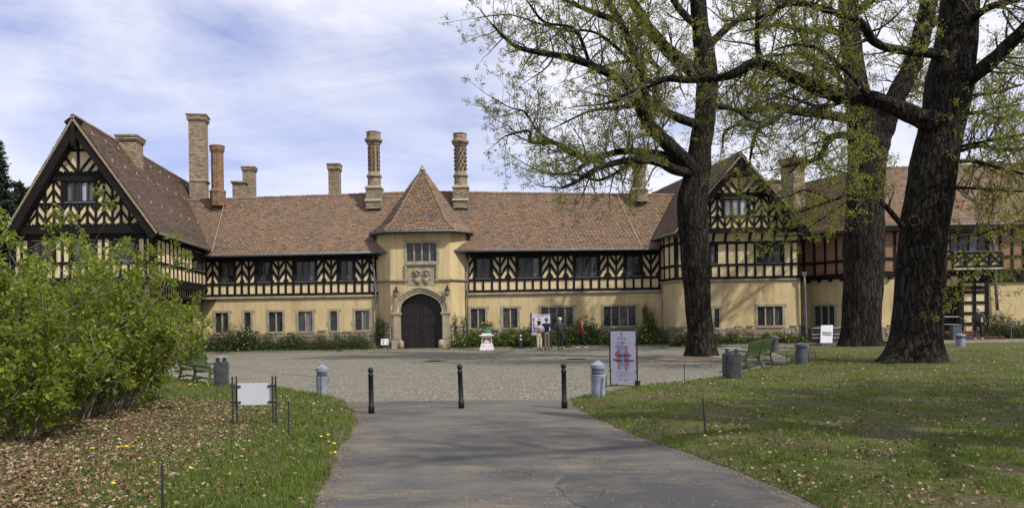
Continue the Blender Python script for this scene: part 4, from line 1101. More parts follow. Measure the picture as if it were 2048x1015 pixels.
# short lower row, set back under the jetty, and the open porch below
wF2 = Wall((-25.5, FY + 0.25), (-18.66, FY + 0.25)); wS2 = Wall((-18.66, FY + 0.25), (-19.74, 51.0))
wall_mesh(LW, wF2, 3.2, 3.9, [], 'infill'); wall_mesh(LW, wS2, 3.2, 3.9, [], 'infill')
for w in (wF2, wS2):
    n = int(w.L / 0.42)
    for k in range(n + 1): s = w.L * k / n; beam(LW, w, s, 3.35, s, 3.85, 0.13, 0.05)
    beam(LW, w, 0, 3.27, w.L, 3.27, 0.24, 0.10)
sP = wS2.s_(383, 2.0)
wall_mesh(LW, wS2, 0, 3.2, [], 'plaster', s0=sP, s1=wS2.L)
plinth(LW, wS2, sP + 0.05, wS2.L - 0.3, 0.0, 1.1, ragged=0.4)
beam(LW, wS2, sP - 0.16, 0, sP - 0.16, 3.2, 0.34, 0.06, base=-0.3)
beam(LW, wS2, sP - 0.3, 2.3, sP - 1.1, 3.15, 0.22, 0.03, base=-0.2)
beam(LW, wS2, 0.2, 0, 0.2, 3.2, 0.34, 0.06, base=-0.3); beam(LW, wS2, 0.35, 2.3, 1.1, 3.15, 0.22, 0.03, base=-0.2)
MB().box(-24.9, -22.4, 42.0, 50.8, 0.0, 3.2).build('porch_wall', 'plaster', LW)
MB().box(-22.4, -19.85, 47.6, 50.8, 0.0, 3.2).build('porch_wall', 'plaster', LW)
MB().box(-25.4, -18.8, 41.6, 50.9, 3.2, 3.3).build('porch_ceiling', 'timber', LW)
wFg = Wall((-25.4, FY + 0.45), (-19.6, FY + 0.45)); wall_mesh(LW, wFg, 0, 3.2, [(1.2, 2.6, 1.2, 2.5), (3.8, 5.6, 0.0, 2.6)], 'plaster', depth=0.4)
# gable
def gable(T, w, sa, za, sl, sr, zb, bands, wins, rows, collars, top_from, cell=0.42):
    """infill triangle with herringbone framing clipped to the slopes"""
    hl = (sa, za, (za - zb), -(sa - sl)); hr = (sa, za, -(za - zb), -(sr - sa))
    def norm(h): L = math.hypot(h[2], h[3]); return (h[0], h[1] - 0.12, h[2] / L, h[3] / L)
    hp = (norm(hl), norm(hr))
    edge = lambda z: (sa - (sa - sl) * (za - z) / (za - zb), sa + (sr - sa) * (za - z) / (za - zb))
    zs = sorted({zb, za - 0.01, *[x for h in wins for x in h[2:4]]}); mb = MB()
    for z0, z1 in zip(zs, zs[1:]):
        l0, r0 = edge(z0); l1, r1 = edge(z1); cuts = [(l0, l1)]
        hs = [h for h in wins if h[2] <= z0 + 1e-6 and h[3] >= z1 - 1e-6]
        for h in hs: cuts += [(h[0], h[0]), (h[1], h[1])]
        cuts.append((r0, r1))
        for i in range(0, len(cuts) - 1, 1 if not hs else 2):
            (a, b), (c, d) = cuts[i], cuts[i + 1]; mb.add([w.p(a, z0), w.p(c, z0), w.p(d, z1), w.p(b, z1)], [(0, 1, 2, 3)])
    mb.build('gable_wall', 'infill', T)
    for h in wins: window(T, w, *h, style='timber', lattice=False, curtain=(0, 1, 2) if h[4] == 3 else (2,))
    for (z0, z1) in rows:
        l, r = edge(z0); n0 = int((sa - l) / cell) + 1; n1 = int((r - sa) / cell) + 1
        for k in range(-n0, n1):
            a, b = sa + (k + 0.5) * cell - cell / 2, sa + (k + 1.0) * cell
            a = sa + k * cell
            inw = any(h[0] - 0.1 < (a + b) / 2 < h[1] + 0.1 and h[2] < (z0 + z1) / 2 < h[3] for h in wins)
            pw = any(h[0] - 0.07 < a < h[1] + 0.07 and h[2] < (z0 + z1) / 2 < h[3] for h in wins)
            if not pw:
                c = clip_half(((a, z0), (a, z1)), hp)
                if c: beam(T, w, c[0][0], c[0][1], c[1][0], c[1][1], 0.115, 0.05)
            if not inw: chevron_cell(T, w, a, b, z0, z1, 1 if k % 2 == 0 else -1, period=0.56, slope=1.35, wd=0.125, hp=hp, phase=0.1)
    for h in wins:
        for s in (h[0] - 0.06, h[1] + 0.06): beam(T, w, s, h[2] - 0.05, s, h[3] + 0.05, 0.13, 0.055)
    for (z, wd, d) in collars:
        l, r = edge(z); beam(T, w, l + 0.05, z, r - 0.05, z, wd, d)
    z0, z1 = top_from
    for sg in (-1, 1):
        for k in range(7):
            s0 = sa + sg * 0.46 * k
            c = clip_seg((s0, z0), (s0 + sg * 2.4, z0 + 2.4 * 1.22), (sa - 4, sa + 4, z0, z1)); c = clip_half(c, hp) if c else None
            if c: beam(T, w, c[0][0], c[0][1], c[1][0], c[1][1], 0.125, 0.04)
    beam(T, w, sa, z0, sa, za - 0.3, 0.13, 0.052)
    for sg in (-1, 1):
        c = clip_half(((sa, za - 0.75), (sa + sg * 1.5, za - 0.75 - 1.5 * 1.1)), hp); c = c and clip_seg(c[0], c[1], (sa - 3, sa + 3, z1, za))
        if c: beam(T, w, c[0][0], c[0][1], c[1][0], c[1][1], 0.125, 0.04)
    return edge
sa = -22.12 + 25.6
wG = Wall((-25.6, FY - 0.12), (-18.4, FY - 0.12))
gwin = [(wG.s_(131, 8.6), wG.s_(191, 8.6), 8.12, 9.2, 4)]
gable(LW, wG, sa, 12.25, -0.02, 7.45, 6.5, None, gwin, [(6.98, 7.98), (8.08, 9.22)], [(6.72, 0.42, 0.16), (8.03, 0.15, 0.06), (9.42, 0.40, 0.10), (10.78, 0.14, 0.06)], (9.6, 10.78), cell=0.43)
dent = MB()
for zc, l, r in ((6.96, 0.4, 7.0), (9.64, 1.75, 5.0)):
    n = int((r - l) / 0.17)
    for k in range(n): dent.obox(wG.p(l + (r - l) * (k + 0.5) / n, zc, 0.16), wG.U, wG.N, (0, 0, 1), 0.045, 0.05, 0.035)
dent.build('dentil_row', 'timber', LW, kind='stuff')
# bargeboards and roof
dX = -0.113
rid = lambda Y: Vector((-22.15 + dX * (Y - 40.7), Y, 12.42)); ear = lambda Y: Vector((-17.9 + dX * (Y - 40.7), Y, 6.46)); eal = lambda Y: Vector((-25.85 + dX * (Y - 40.7), Y, 6.46))
Y0, Y1 = 40.62, 66.0
rfr = roof_tiles(LW, ear(Y0), ear(Y1), rid(Y1), rid(Y0), 'roof_tile_brown'); rfl = roof_tiles(LW, eal(Y1), eal(Y0), rid(Y0), rid(Y1), 'roof_tile_brown')
ridge_tiles(LW, [rid(Y0), rid(Y1)])
for e in (ear, eal):
    a, b = rid(Y0 - 0.02), e(Y0 - 0.02); t = (b - a).normalized(); up = Vector((0, -1, 0)).cross(t) * (1 if e is ear else -1)
    if up.z > 0: up = -up
    m = MB().obox((a + b) / 2 + up * 0.31 + Vector((0, 0.1, 0)), t, (0, 1, 0), up, (b - a).length / 2 + 0.05, 0.07, 0.22); m.build('bargeboard', 'timber', LW)
    m = MB().obox((a + b) / 2 + up * 0.08 + Vector((0, 0.02, 0)), t, (0, 1, 0), up, (b - a).length / 2, 0.06, 0.045); m.build('verge', 'verge_mortar', LW)
    m = MB().obox((a + b) / 2 + up * 0.5 + Vector((0, 0.35, 0)), t, (0, 1, 0), up, (b - a).length / 2 - 0.3, 0.2, 0.06); m.build('verge_soffit', 'timber', LW)
pend = rid(Y0); MB().box(pend.x - 0.11, pend.x + 0.11, Y0 - 0.05, Y0 + 0.12, 10.95, 12.1).lathe((pend.x, Y0 + 0.02, 10.9), [(0.02, -0.12), (0.13, -0.03), (0.15, 0.06), (0.1, 0.1)], 10).build('pendant_post', 'timber', LW)
gutter(LW, [ear(Y0 + 0.1) + Vector((0.02, 0, -0.06)), ear(50.6) + Vector((0.02, 0, -0.06))])
s0, s1 = ear(Y0), ear(51.0); rf_n = (rid(Y0) - ear(Y0))
for k, t in ((0, 0.05), (1, 0.06)):
    a, b = ear(Y0 + 0.6).lerp(rid(Y0 + 0.6), 0.07 + 0.025 * k), ear(50.5).lerp(rid(50.5), 0.07 + 0.025 * k); nn = Vector((0.81, 0, 0.58)) * 0.12
    MB().tube([a + nn, b + nn], 0.018, 6).build('snow_rail', 'galv', rfr)
for t in (0.3, 0.62, 0.86):
    hooks(rfr, ear(Y0).lerp(rid(Y0), t) + Vector((0.05, 0, 0.04)), ear(55).lerp(rid(55), t) + Vector((0.05, 0, 0.04)), 8)
ccL = rid(47.2); cL = square_chimney(LW, (ccL.x + 0.55, 47.2), 1.02, 1.2, 10.2, at(240, 272, 47.0).z, rot=0.11, cap=0.42)
MB().bar((ccL.x + 0.9, 46.5, 11.2), (ccL.x + 1.25, 46.5, 10.75), 0.1, 0.05).build('flashing', 'flashing', cL)

# ================================================================== gabled wing at the right, behind the court tree
RW = thing('gabled_wing', 'smaller half-timbered gabled wing with coved jetty behind the oak in the court', 'building', (13.7, 50, 0))
RY = 48.5
wR = Wall((9.95, RY), (17.5, RY)); wRs = Wall((9.5, 51.2), (9.95, RY))
p8 = lambda zx: 1260 + zx / 2.416
lowR = [(wR.s_(p8(408), 1.9), wR.s_(p8(430), 1.9), 1.05, 2.2, 1), (wR.s_(p8(617), 1.9), wR.s_(p8(736), 1.9), 1.12, 2.28, 3)]
upR = [(wR.s_(p8(383), 5.4), wR.s_(p8(418), 5.4), 4.92, 6.08, 1), (wR.s_(p8(612), 5.4), wR.s_(p8(735), 5.4), 4.92, 6.08, 3)]
wall_mesh(RW, wR, 0, 3.9, [h[:4] for h in lowR], 'plaster'); wall_mesh(RW, wR, 3.9, 6.25, [h[:4] for h in upR], 'infill')
wall_mesh(RW, wRs, 0, 3.9, [], 'plaster'); wall_mesh(RW, wRs, 3.9, 6.9, [], 'infill')
for h in lowR: window(RW, wR, *h, style='stone')
for h in upR: window(RW, wR, *h, style='timber', lattice=False)
for w in (wR, wRs):
    m = MB()
    for z0, z1, d in ((3.80, 3.87, 0.05), (3.87, 3.95, 0.11)): m.hexa([w.p(0, z0, d), w.p(w.L, z0, d), w.p(w.L, z0, -0.05), w.p(0, z0, -0.05), w.p(0, z1, d), w.p(w.L, z1, d), w.p(w.L, z1, -0.05), w.p(0, z1, -0.05)])
    m.build('string_course', 'stone_trim', RW)
    beam(RW, w, 0, 4.04, w.L, 4.04, 0.17, 0.075); beam(RW, w, 0, 4.83, w.L, 4.83, 0.14, 0.06); beam(RW, w, 0, 6.17, w.L, 6.17, 0.15, 0.065)
for x in (215, 385, 420, 470, 515, 560, 603, 740, 780, 815): s = clampw(wR, wR.s_(p8(x), 5.4)); beam(RW, wR, s, 4.85, s, 6.15, 0.13, 0.05)
for x in (215, 260, 300, 345, 390, 430, 475, 517, 562, 605, 650, 695, 740, 780, 815): s = clampw(wR, wR.s_(p8(x), 4.4)); beam(RW, wR, s, 4.05, s, 4.8, 0.13, 0.05)
for k in range(4): s = wRs.L * k / 3; beam(RW, wRs, s, 4.05, s, 6.9, 0.14, 0.05)
beam(RW, wR, 0.08, 3.95, 0.08, 6.3, 0.2, 0.08)
cv = MB(); n = 8
for i in range(n):   # coved underside of the jetty
    a0, a1 = math.pi / 2 * i / n, math.pi / 2 * (i + 1) / n
    d0, d1 = 0.48 * (1 - math.cos(a0)), 0.48 * (1 - math.cos(a1)); z0, z1 = 6.22 + 0.52 * math.sin(a0), 6.22 + 0.52 * math.sin(a1)
    cv.add([wR.p(0, z0, d0), wR.p(wR.L, z0, d0), wR.p(wR.L, z1, d1), wR.p(0, z1, d1)], [(0, 1, 2, 3)])
cv.build('cove', 'infill', RW)
for k in range(11):
    s = 0.1 + (wR.L - 0.2) * k / 10; m = MB()
    pts = [wR.p(s, 6.2 + 0.52 * math.sin(math.pi / 2 * i / 6), 0.02 + 0.48 * (1 - math.cos(math.pi / 2 * i / 6))) for i in range(7)]
    for a, b in zip(pts, pts[1:]): m.bar(a, b + (b - a) * 0.2, 0.13, 0.11, wR.N)
    m.build('bracket', 'timber', RW)
wRG = Wall((9.95, RY - 0.5), (17.5, RY - 0.5))
sar = 13.75 - 9.95
gwR = [(wRG.s_(p8(452), 8.2), wRG.s_(p8(572), 8.2), 7.72, 8.78, 3)]
gable(RW, wRG, sar, 11.2, -0.1, 7.7, 6.7, None, gwR, [(6.98, 7.62), (7.68, 8.85)], [(6.85, 0.30, 0.14), (7.66, 0.11, 0.06), (8.98, 0.26, 0.09), (10.1, 0.12, 0.06)], (9.1, 10.1), cell=0.44)
dXr = -0.17; YR0, YR1 = 47.45, 66.0
ridr = lambda Y: Vector((13.75 + dXr * (Y - 47.45), Y, 11.35)); elr = lambda Y: Vector((9.62 + dXr * (Y - 47.45), Y, 6.72)); err = lambda Y: Vector((17.9 + dXr * (Y - 47.45), Y, 6.72))
roof_tiles(RW, elr(YR1), elr(YR0), ridr(YR0), ridr(YR1), 'roof_tile_brown'); roof_tiles(RW, err(YR0), err(YR1), ridr(YR1), ridr(YR0), 'roof_tile_brown')
ridge_tiles(RW, [ridr(YR0), ridr(YR1)])
for e in (elr, err):
    a, b = ridr(YR0 - 0.02), e(YR0 - 0.02); t = (b - a).normalized(); up = t.cross(Vector((0, 1, 0)))
    if up.z > 0: up = -up
    MB().obox((a + b) / 2 + up * 0.27 + Vector((0, 0.1, 0)), t, (0, 1, 0), up, (b - a).length / 2 + 0.05, 0.07, 0.18).build('bargeboard', 'timber', RW)
    MB().obox((a + b) / 2 + up * 0.07 + Vector((0, 0.02, 0)), t, (0, 1, 0), up, (b - a).length / 2, 0.05, 0.04).build('verge', 'verge_mortar', RW)
MB().box(13.64, 13.86, YR0 - 0.04, YR0 + 0.1, 10.2, 11.1).build('pendant_post', 'timber', RW)
gutter(RW, [elr(YR0) + Vector((-0.02, 0, -0.06)), elr(51.5) + Vector((-0.02, 0, -0.06))])
plinth(RW, wR, 0.0, wR.L, 0.0, 1.15, [h[:4] for h in lowR], ragged=0.35); plinth(RW, wRs, 0.0, wRs.L, 0.0, 1.15, ragged=0.3)
drainpipe(RW, [at(1608, 548, 48.2), at(1610, 575, 48.2), at(1612, 650, 48.2), at(1613, 682, 48.2)], 0.065)
stack(RW, 1570, 1602, 317, 420, 54.0, 1.0, cap=0.5, base_h=0.0, rot=0.5)
cc = at(1586, 375, 54.0); 

# ================================================================== brick-nogged wing at the far right
FR = thing('brick_nogged_wing', 'timber-framed wing with herringbone brick panels and carved balcony behind the two thick oaks', 'building', (24, 48, 0))
wK = Wall((18.1, 51.2), (21.0, 46.6)); wB = Wall((21.0, 46.6), (36.0, 46.6))
kw = [(wK.s_(1629, 1.9), wK.s_(1669, 1.9), 1.05, 2.25, 3)]
bw_up = [(wB.s_(1899, 5.8), wB.s_(1978, 5.8), 5.15, 6.4, 4)]
px_d0, px_d1 = wB.s_(1883, 1.5), wB.s_(1921, 1.5)
wall_mesh(FR, wK, 0, 3.95, [h[:4] for h in kw], 'plaster'); wall_mesh(FR, wK, 3.95, 6.9, [], 'nogging')
wall_mesh(FR, wB, 0, 3.95, [(px_d0 - 0.5, px_d1, 0.4, 3.1)], 'plaster', depth=0.8); wall_mesh(FR, wB, 3.95, 6.9, [h[:4] for h in bw_up], 'nogging')
for h in kw: window(FR, wK, *h, style='stone')
for h in bw_up: window(FR, wB, *h, style='timber', lattice=False)
for w in (wK, wB):
    n = int(w.L / 0.68)
    beam(FR, w, 0, 4.02, w.L, 4.02, 0.32, 0.10); beam(FR, w, 0, 4.92, w.L, 4.92, 0.14, 0.06); beam(FR, w, 0, 6.68, w.L, 6.68, 0.42, 0.07)
    for k in range(n + 1):
        s = w.L * k / n
        if w is wB and bw_up[0][0] - 0.1 < s < bw_up[0][1] + 0.1: beam(FR, w, s, 4.1, s, 4.9, 0.13, 0.05); continue
        beam(FR, w, s, 4.1, s, 6.6, 0.14, 0.05)
    for k in range(n): # joist ends under the jetty
        s = w.L * (k + 0.5) / n; MB().obox(w.p(s, 3.80, 0.05), w.U, w.N, (0, 0, 1), 0.08, 0.14, 0.08).build('joist_end', 'timber', FR)
plinth(FR, wK, 0.0, wK.L, 0.0, 1.1, [h[:4] for h in kw], ragged=0.4); plinth(FR, wB, 7.2, 13.5, 0.0, 1.1, ragged=0.4)
plinth(FR, wB, 0.2, px_d0 - 0.7, 0.0, 1.1, ragged=0.4)
ev, rg = [(17.7, 50.9, 6.8), (20.75, 46.0, 6.85), (36.5, 46.0, 6.85)], [(20.9, 58.0, 11.1), (23.4, 52.3, 11.15), (36.5, 51.4, 11.25)]
for i in range(2):
    r_ = roof_tiles(FR, ev[i], ev[i + 1], rg[i + 1], rg[i], 'roof_tile', under=0.3)
    hooks(r_, Vector(ev[i]).lerp(Vector(rg[i]), 0.35), Vector(ev[i + 1]).lerp(Vector(rg[i + 1]), 0.35), 5 + 7 * i)
roof_tiles(FR, (14.5, 66, 6.8), (17.7, 50.9, 6.8), (20.9, 58.0, 11.1), (18.0, 66.0, 11.1), 'roof_tile_brown')
ridge_tiles(FR, rg); MB().add([rg[0], rg[1], rg[2], (36.5, 57, 6.8), (26, 58, 6.8), (23, 64, 6.8)], [(5, 4, 1, 0), (4, 3, 2, 1)]).build('rear_roof', 'roof_under', FR)
gutter(FR, [Vector(p) + Vector((0, -0.03, -0.08)) for p in ev])
stack(FR, 1535, 1558, 361, 380, 62.0, 1.0, cap=0.3)
drainpipe(FR, [at(1986, 474, 46.35), at(1988, 490, 46.35), at(1991, 560, 46.35), at(1995, 620, 46.35)], 0.085)
# balcony
b0, b1 = wB.s_(1888, 4.8), wB.s_(1984, 4.8)
bal = MB(); bal.hexa([wB.p(b0, 4.16, 1.0), wB.p(b1, 4.16, 1.0), wB.p(b1, 4.16, 0.1), wB.p(b0, 4.16, 0.1), wB.p(b0, 4.24, 1.0), wB.p(b1, 4.24, 1.0), wB.p(b1, 4.24, 0.1), wB.p(b0, 4.24, 0.1)])
BAL = bal.build('balcony', 'flashing', FR)
wBal = Wall(wB.p(b0, 0, 0.95), wB.p(b1, 0, 0.95))
beam(BAL, wBal, 0, 4.34, wBal.L, 4.34, 0.16, 0.06); beam(BAL, wBal, 0, 5.1, wBal.L, 5.1, 0.13, 0.07)
wall_mesh(BAL, wBal, 4.3, 5.1, [], 'infill', name='balcony_panel', off=-0.06)
nb = 4
for k in range(nb + 1):
    s = wBal.L * k / nb; beam(BAL, wBal, s, 4.3, s, 5.1, 0.13, 0.05, name='post')
for k in range(nb):
    a, b = wBal.L * k / nb, wBal.L * (k + 1) / nb
    beam(BAL, wBal, a, 4.42, b, 5.04, 0.1, 0.03, name='brace'); beam(BAL, wBal, a, 5.04, b, 4.42, 0.1, 0.02, name='brace')
MB().bar(wBal.p(-0.05, 5.19, 0), wBal.p(wBal.L + 0.05, 5.19, 0), 0.16, 0.04).build('handrail', 'zinc', BAL)
# carved brackets and porch framing below the balcony
for px in (1905, 1930, 1952):
    s = wB.s_(px, 3.7); m = MB()
    for dx, dz in ((-0.1, 0), (0.1, 0), (0, -0.12)): m.sphere(wB.p(s + dx, 3.75 + dz, 0.16), (0.085, 0.04, 0.085), 10, 6)
    m.build('carved_trefoil', 'infill', FR)
MB().obox(wB.p((px_d0 + 3.3), 3.72, 0.06), wB.U, wB.N, (0, 0, 1), 1.9, 0.06, 0.28).build('lintel', 'timber', FR)
f0, f1 = wB.s_(1922, 2.5), wB.s_(1972, 2.5)
MB().hexa([wB.p(f0, 0.4, 0.07), wB.p(f1, 0.4, 0.07), wB.p(f1, 0.4, 0), wB.p(f0, 0.4, 0), wB.p(f0, 3.4, 0.07), wB.p(f1, 3.4, 0.07), wB.p(f1, 3.4, 0), wB.p(f0, 3.4, 0)]).build('porch_panel', 'infill', FR)
for k in range(3): s = f0 + (f1 - f0) * k / 2; beam(FR, wB, s, 0.3, s, 3.5, 0.2, 0.13)
for k in range(6): z = 0.45 + 0.61 * k; beam(FR, wB, f0, z, f1, z, 0.16, 0.12)
MB().hexa([wB.p(px_d0 - 0.5, 0.3, -0.4), wB.p(px_d1, 0.3, -0.4), wB.p(px_d1, 0.3, -0.5), wB.p(px_d0 - 0.5, 0.3, -0.5), wB.p(px_d0 - 0.5, 3.1, -0.4), wB.p(px_d1, 3.1, -0.4), wB.p(px_d1, 3.1, -0.5), wB.p(px_d0 - 0.5, 3.1, -0.5)]).build('door', 'black', FR)
beam(FR, wB, px_d1 - 0.05, 0.3, px_d1 - 0.05, 3.4, 0.22, 0.14); beam(FR, wB, px_d0 - 0.55, 0.3, px_d0 - 0.55, 3.4, 0.22, 0.14); beam(FR, wB, px_d0 - 0.6, 3.15, f1, 3.15, 0.2, 0.15)

# ================================================================== trees
class Branches:
    def __init__(s): s.V = []; s.F = []; s.n = 0; s.tips = []; s.dirs = []
    def tube(s, pts, rad, n):
        P = np.array(pts, float); m = len(P)
        T = np.empty_like(P); T[1:-1] = P[2:] - P[:-2]; T[0] = P[1] - P[0]; T[-1] = P[-1] - P[-2]
        T /= np.linalg.norm(T, axis=1, keepdims=True) + 1e-9
        ref = np.array([0, 0, 1.0]) if abs(T[0, 2]) < 0.8 else np.array([1.0, 0, 0])
        X = np.cross(T, ref); X /= np.linalg.norm(X, axis=1, keepdims=True) + 1e-9
        Y = np.cross(T, X); a = np.arange(n) * 2 * math.pi / n
        R = np.array(rad)[:, None, None]
        V = P[:, None, :] + R * (X[:, None, :] * np.cos(a)[None, :, None] + Y[:, None, :] * np.sin(a)[None, :, None])
        s.V.append(V.reshape(-1, 3))
        i = np.arange(m - 1)[:, None] * n; k = np.arange(n)[None, :]; k2 = (k + 1) % n
        s.F.append(np.stack([i + k, i + k2, i + k2 + n, i + k + n], -1).reshape(-1, 4) + s.n); s.n += m * n
    def mesh(s, name, matname):
        me = fast_mesh(name, np.concatenate(s.V), np.concatenate(s.F), matname, 4)
        me.polygons.foreach_set('use_smooth', [True] * len(me.polygons)); return me
def smooth_line(pts, rad, step):
    """Catmull-Rom through traced points"""
    P = [Vector(p) for p in pts]; out = []; ro = []
    for i in range(len(P) - 1):
        p0, p1, p2, p3 = P[max(i - 1, 0)], P[i], P[i + 1], P[min(i + 2, len(P) - 1)]
        n = max(1, int((p2 - p1).length / step))
        for k in range(n):
            t = k / n
            q = 0.5 * ((2 * p1) + (p2 - p0) * t + (2 * p0 - 5 * p1 + 4 * p2 - p3) * t * t + (3 * p1 - 3 * p2 + p3 - p0) * t ** 3)
            out.append(q); ro.append(rad[i] + (rad[i + 1] - rad[i]) * t)
    out.append(P[-1]); ro.append(rad[-1]); return out, ro
def rvec(r=1.0): return Vector((random.gauss(0, r), random.gauss(0, r), random.gauss(0, r)))
def grow(B, start, d, length, r0, level, maxlev, up=0.1, kink=0.28):
    nseg = max(3, int(length / (0.42 if level < maxlev else 0.2))); seg = length / nseg
    p = Vector(start); d = d.normalized(); pts = [p.copy()]; rad = [r0]
    for i in range(nseg):
        d = (d + rvec(kink * (0.6 if level == 0 else 1.0)) + Vector((0, 0, up * 0.3))).normalized()
        p = p + d * seg; pts.append(p.copy()); rad.append(max(0.004, r0 * (1 - 0.86 * (i + 1) / nseg)))
    B.tube(pts, rad, 5 if level == 0 else (4 if level == 1 else 3))
    if level >= maxlev:
        for q, e in list(zip(pts[1:], pts[:-1]))[nseg // 2:]: 
            B.tips.append(tuple(q)); B.dirs.append(tuple((q - e).normalized()))
        return
    nchild = max(2, int(length / (0.34 if level == 0 else 0.26)))
    for k in range(nchild):
        t = 0.22 + 0.78 * (k + random.random()) / nchild; i = min(int(t * nseg), nseg - 1)
        q = pts[i].lerp(pts[i + 1], t * nseg - i); tan = (pts[i + 1] - pts[i]).normalized()
        side = tan.orthogonal().normalized(); side.rotate(Matrix.Rotation(random.uniform(0, 6.283), 3, tan))
        dd = tan * random.uniform(0.3, 0.9) + side * random.uniform(0.6, 1.0) + Vector((0, 0, up))
        grow(B, q, dd, length * random.uniform(0.28, 0.55) * (1.15 - 0.4 * t), max(0.006, rad[i] * 0.55), level + 1, maxlev, up, kink)
def trunk_mesh(name, pts, rad, n=72, step=0.12, flare=None, seed=1):
    P, R = smooth_line(pts, rad, step); V = []; F = []
    ref = Vector((0, 1, 0))
    for i, (p, r) in enumerate(zip(P, R)):
        t = (P[min(i + 1, len(P) - 1)] - P[max(i - 1, 0)]).normalized()
        x = ref.cross(t).normalized(); y = t.cross(x)
        for k in range(n):
            a = 2 * math.pi * k / n; h = p.z - P[0].z
            fl = 0.0
            if flare: fl = flare * math.exp(-h / 0.45) * (0.45 + 0.55 * math.sin(a * 5 + seed) + 0.35 * math.sin(a * 3 + seed * 2))
            lump = 0.07 * mnoise.noise(Vector((math.cos(a) * 1.2, math.sin(a) * 1.2, h * 0.55 + seed * 9)))
            rid = abs(mnoise.noise(Vector((math.cos(a) * 6.5, math.sin(a) * 6.5, h * 1.15 + seed * 5)))) * 0.055
            rr = r * (1 + lump * 1.6 + fl * 0.55) + rid - 0.02
            V.append(p + (x * math.cos(a) + y * math.sin(a)) * rr)
    m = len(P)
    for i in range(m - 1):
        for k in range(n): F.append((i * n + k, i * n + (k + 1) % n, (i + 1) * n + (k + 1) % n, (i + 1) * n + k))
    me = bpy.data.meshes.new(name); me.from_pydata(V, [], F); me.materials.append(mat('bark'))
    me.polygons.foreach_set('use_smooth', [True] * len(me.polygons)); me.update(); return me
def px_line(pts, Y, dy=None):
    """traced pixels (x, y, radius px) -> world points, with a drift in depth"""
    W, R = [], []
    for i, q in enumerate(pts):
        yy = Y + (dy[i] if dy else 0.0)
        W.append(at(q[0], q[1], yy)); R.append(q[2] / FPX * yy)
    return W, R
def oak(name, label, trunk, base_z, Y, limbs, seed, leaf=0.074, nclump=8, flare=0.5, spread=0.10, sub=1.0, extra=()):
    random.seed(seed)
    W, R = px_line(trunk, Y); W[0].z = base_z - 0.12
    T = thing(name, label, 'tree', (W[0].x, W[0].y, base_z), 'oaks in the court and on the lawn')
    link('trunk', trunk_mesh('trunk', W, R, flare=flare, seed=seed), T)
    B = Branches(); crown = Branches()
    for L in limbs:
        pts, d0, d1 = L[0], L[1], L[2]; dens = L[3] if len(L) > 3 else 1.0
        n = len(pts); dep = [d0 + (d1 - d0) * i / (n - 1) + (0 if i == 0 else 0.25 * math.sin(i * 1.7 + seed)) for i in range(n)]
        P, RR = px_line(pts, Y, dep); P, RR = smooth_line(P, RR, 0.16)
        P = [p + Vector((0, 0, 0)) for p in P]
        RR = [r * (1 + 0.16 * mnoise.noise(p * 2.3)) for p, r in zip(P, RR)]
        br = Branches(); br.tube([tuple(p) for p in P], RR, 14 if RR[0] > 0.12 else 8)
        link('limb', br.mesh('limb', 'bark'), T)
        tot = len(P); Ltot = sum((P[i + 1] - P[i]).length for i in range(tot - 1))
        nch = int(Ltot / 0.22 * dens * sub)
        for k in range(nch):
            t = 0.18 + 0.82 * (k + random.random()) / max(1, nch); i = min(int(t * (tot - 1)), tot - 2)
            tan = (P[i + 1] - P[i]).normalized(); side = tan.orthogonal().normalized(); side.rotate(Matrix.Rotation(random.uniform(0, 6.283), 3, tan))
            d = tan * random.uniform(0.1, 0.8) + side + Vector((0, 0, 0.2))
            grow(crown, P[i], d, random.uniform(0.9, 2.7) * (1.12 - 0.4 * t), min(RR[i] * 0.5, 0.045), 0, 2, up=0.12)
        grow(crown, P[-1], (P[-1] - P[-2]), random.uniform(1.2, 2.0), RR[-1] * 0.8, 0, 2, up=0.12)
    for (px, py, dY, dirx, ln, r) in extra:
        grow(crown, at(px, py, Y + dY), Vector(dirx), ln, r, 0, 2, up=0.1)
    link('twigs', crown.mesh('twigs', 'twig'), T, kind='stuff')
    tips = np.array(crown.tips); 
    keep = RNG.random(len(tips)) < 0.9; tips = tips[keep]
    P = np.repeat(tips, nclump, 0) + RNG.normal(0, spread * 0.55, (len(tips) * nclump, 3))
    link('leaves', leaf_mesh('leaves', P, leaf, 'oak_leaf', D=rand_dirs(len(P), 0.1), hang=0.25), T, kind='stuff')
    return T
t1 = gnd(1403, 712, 0.06)
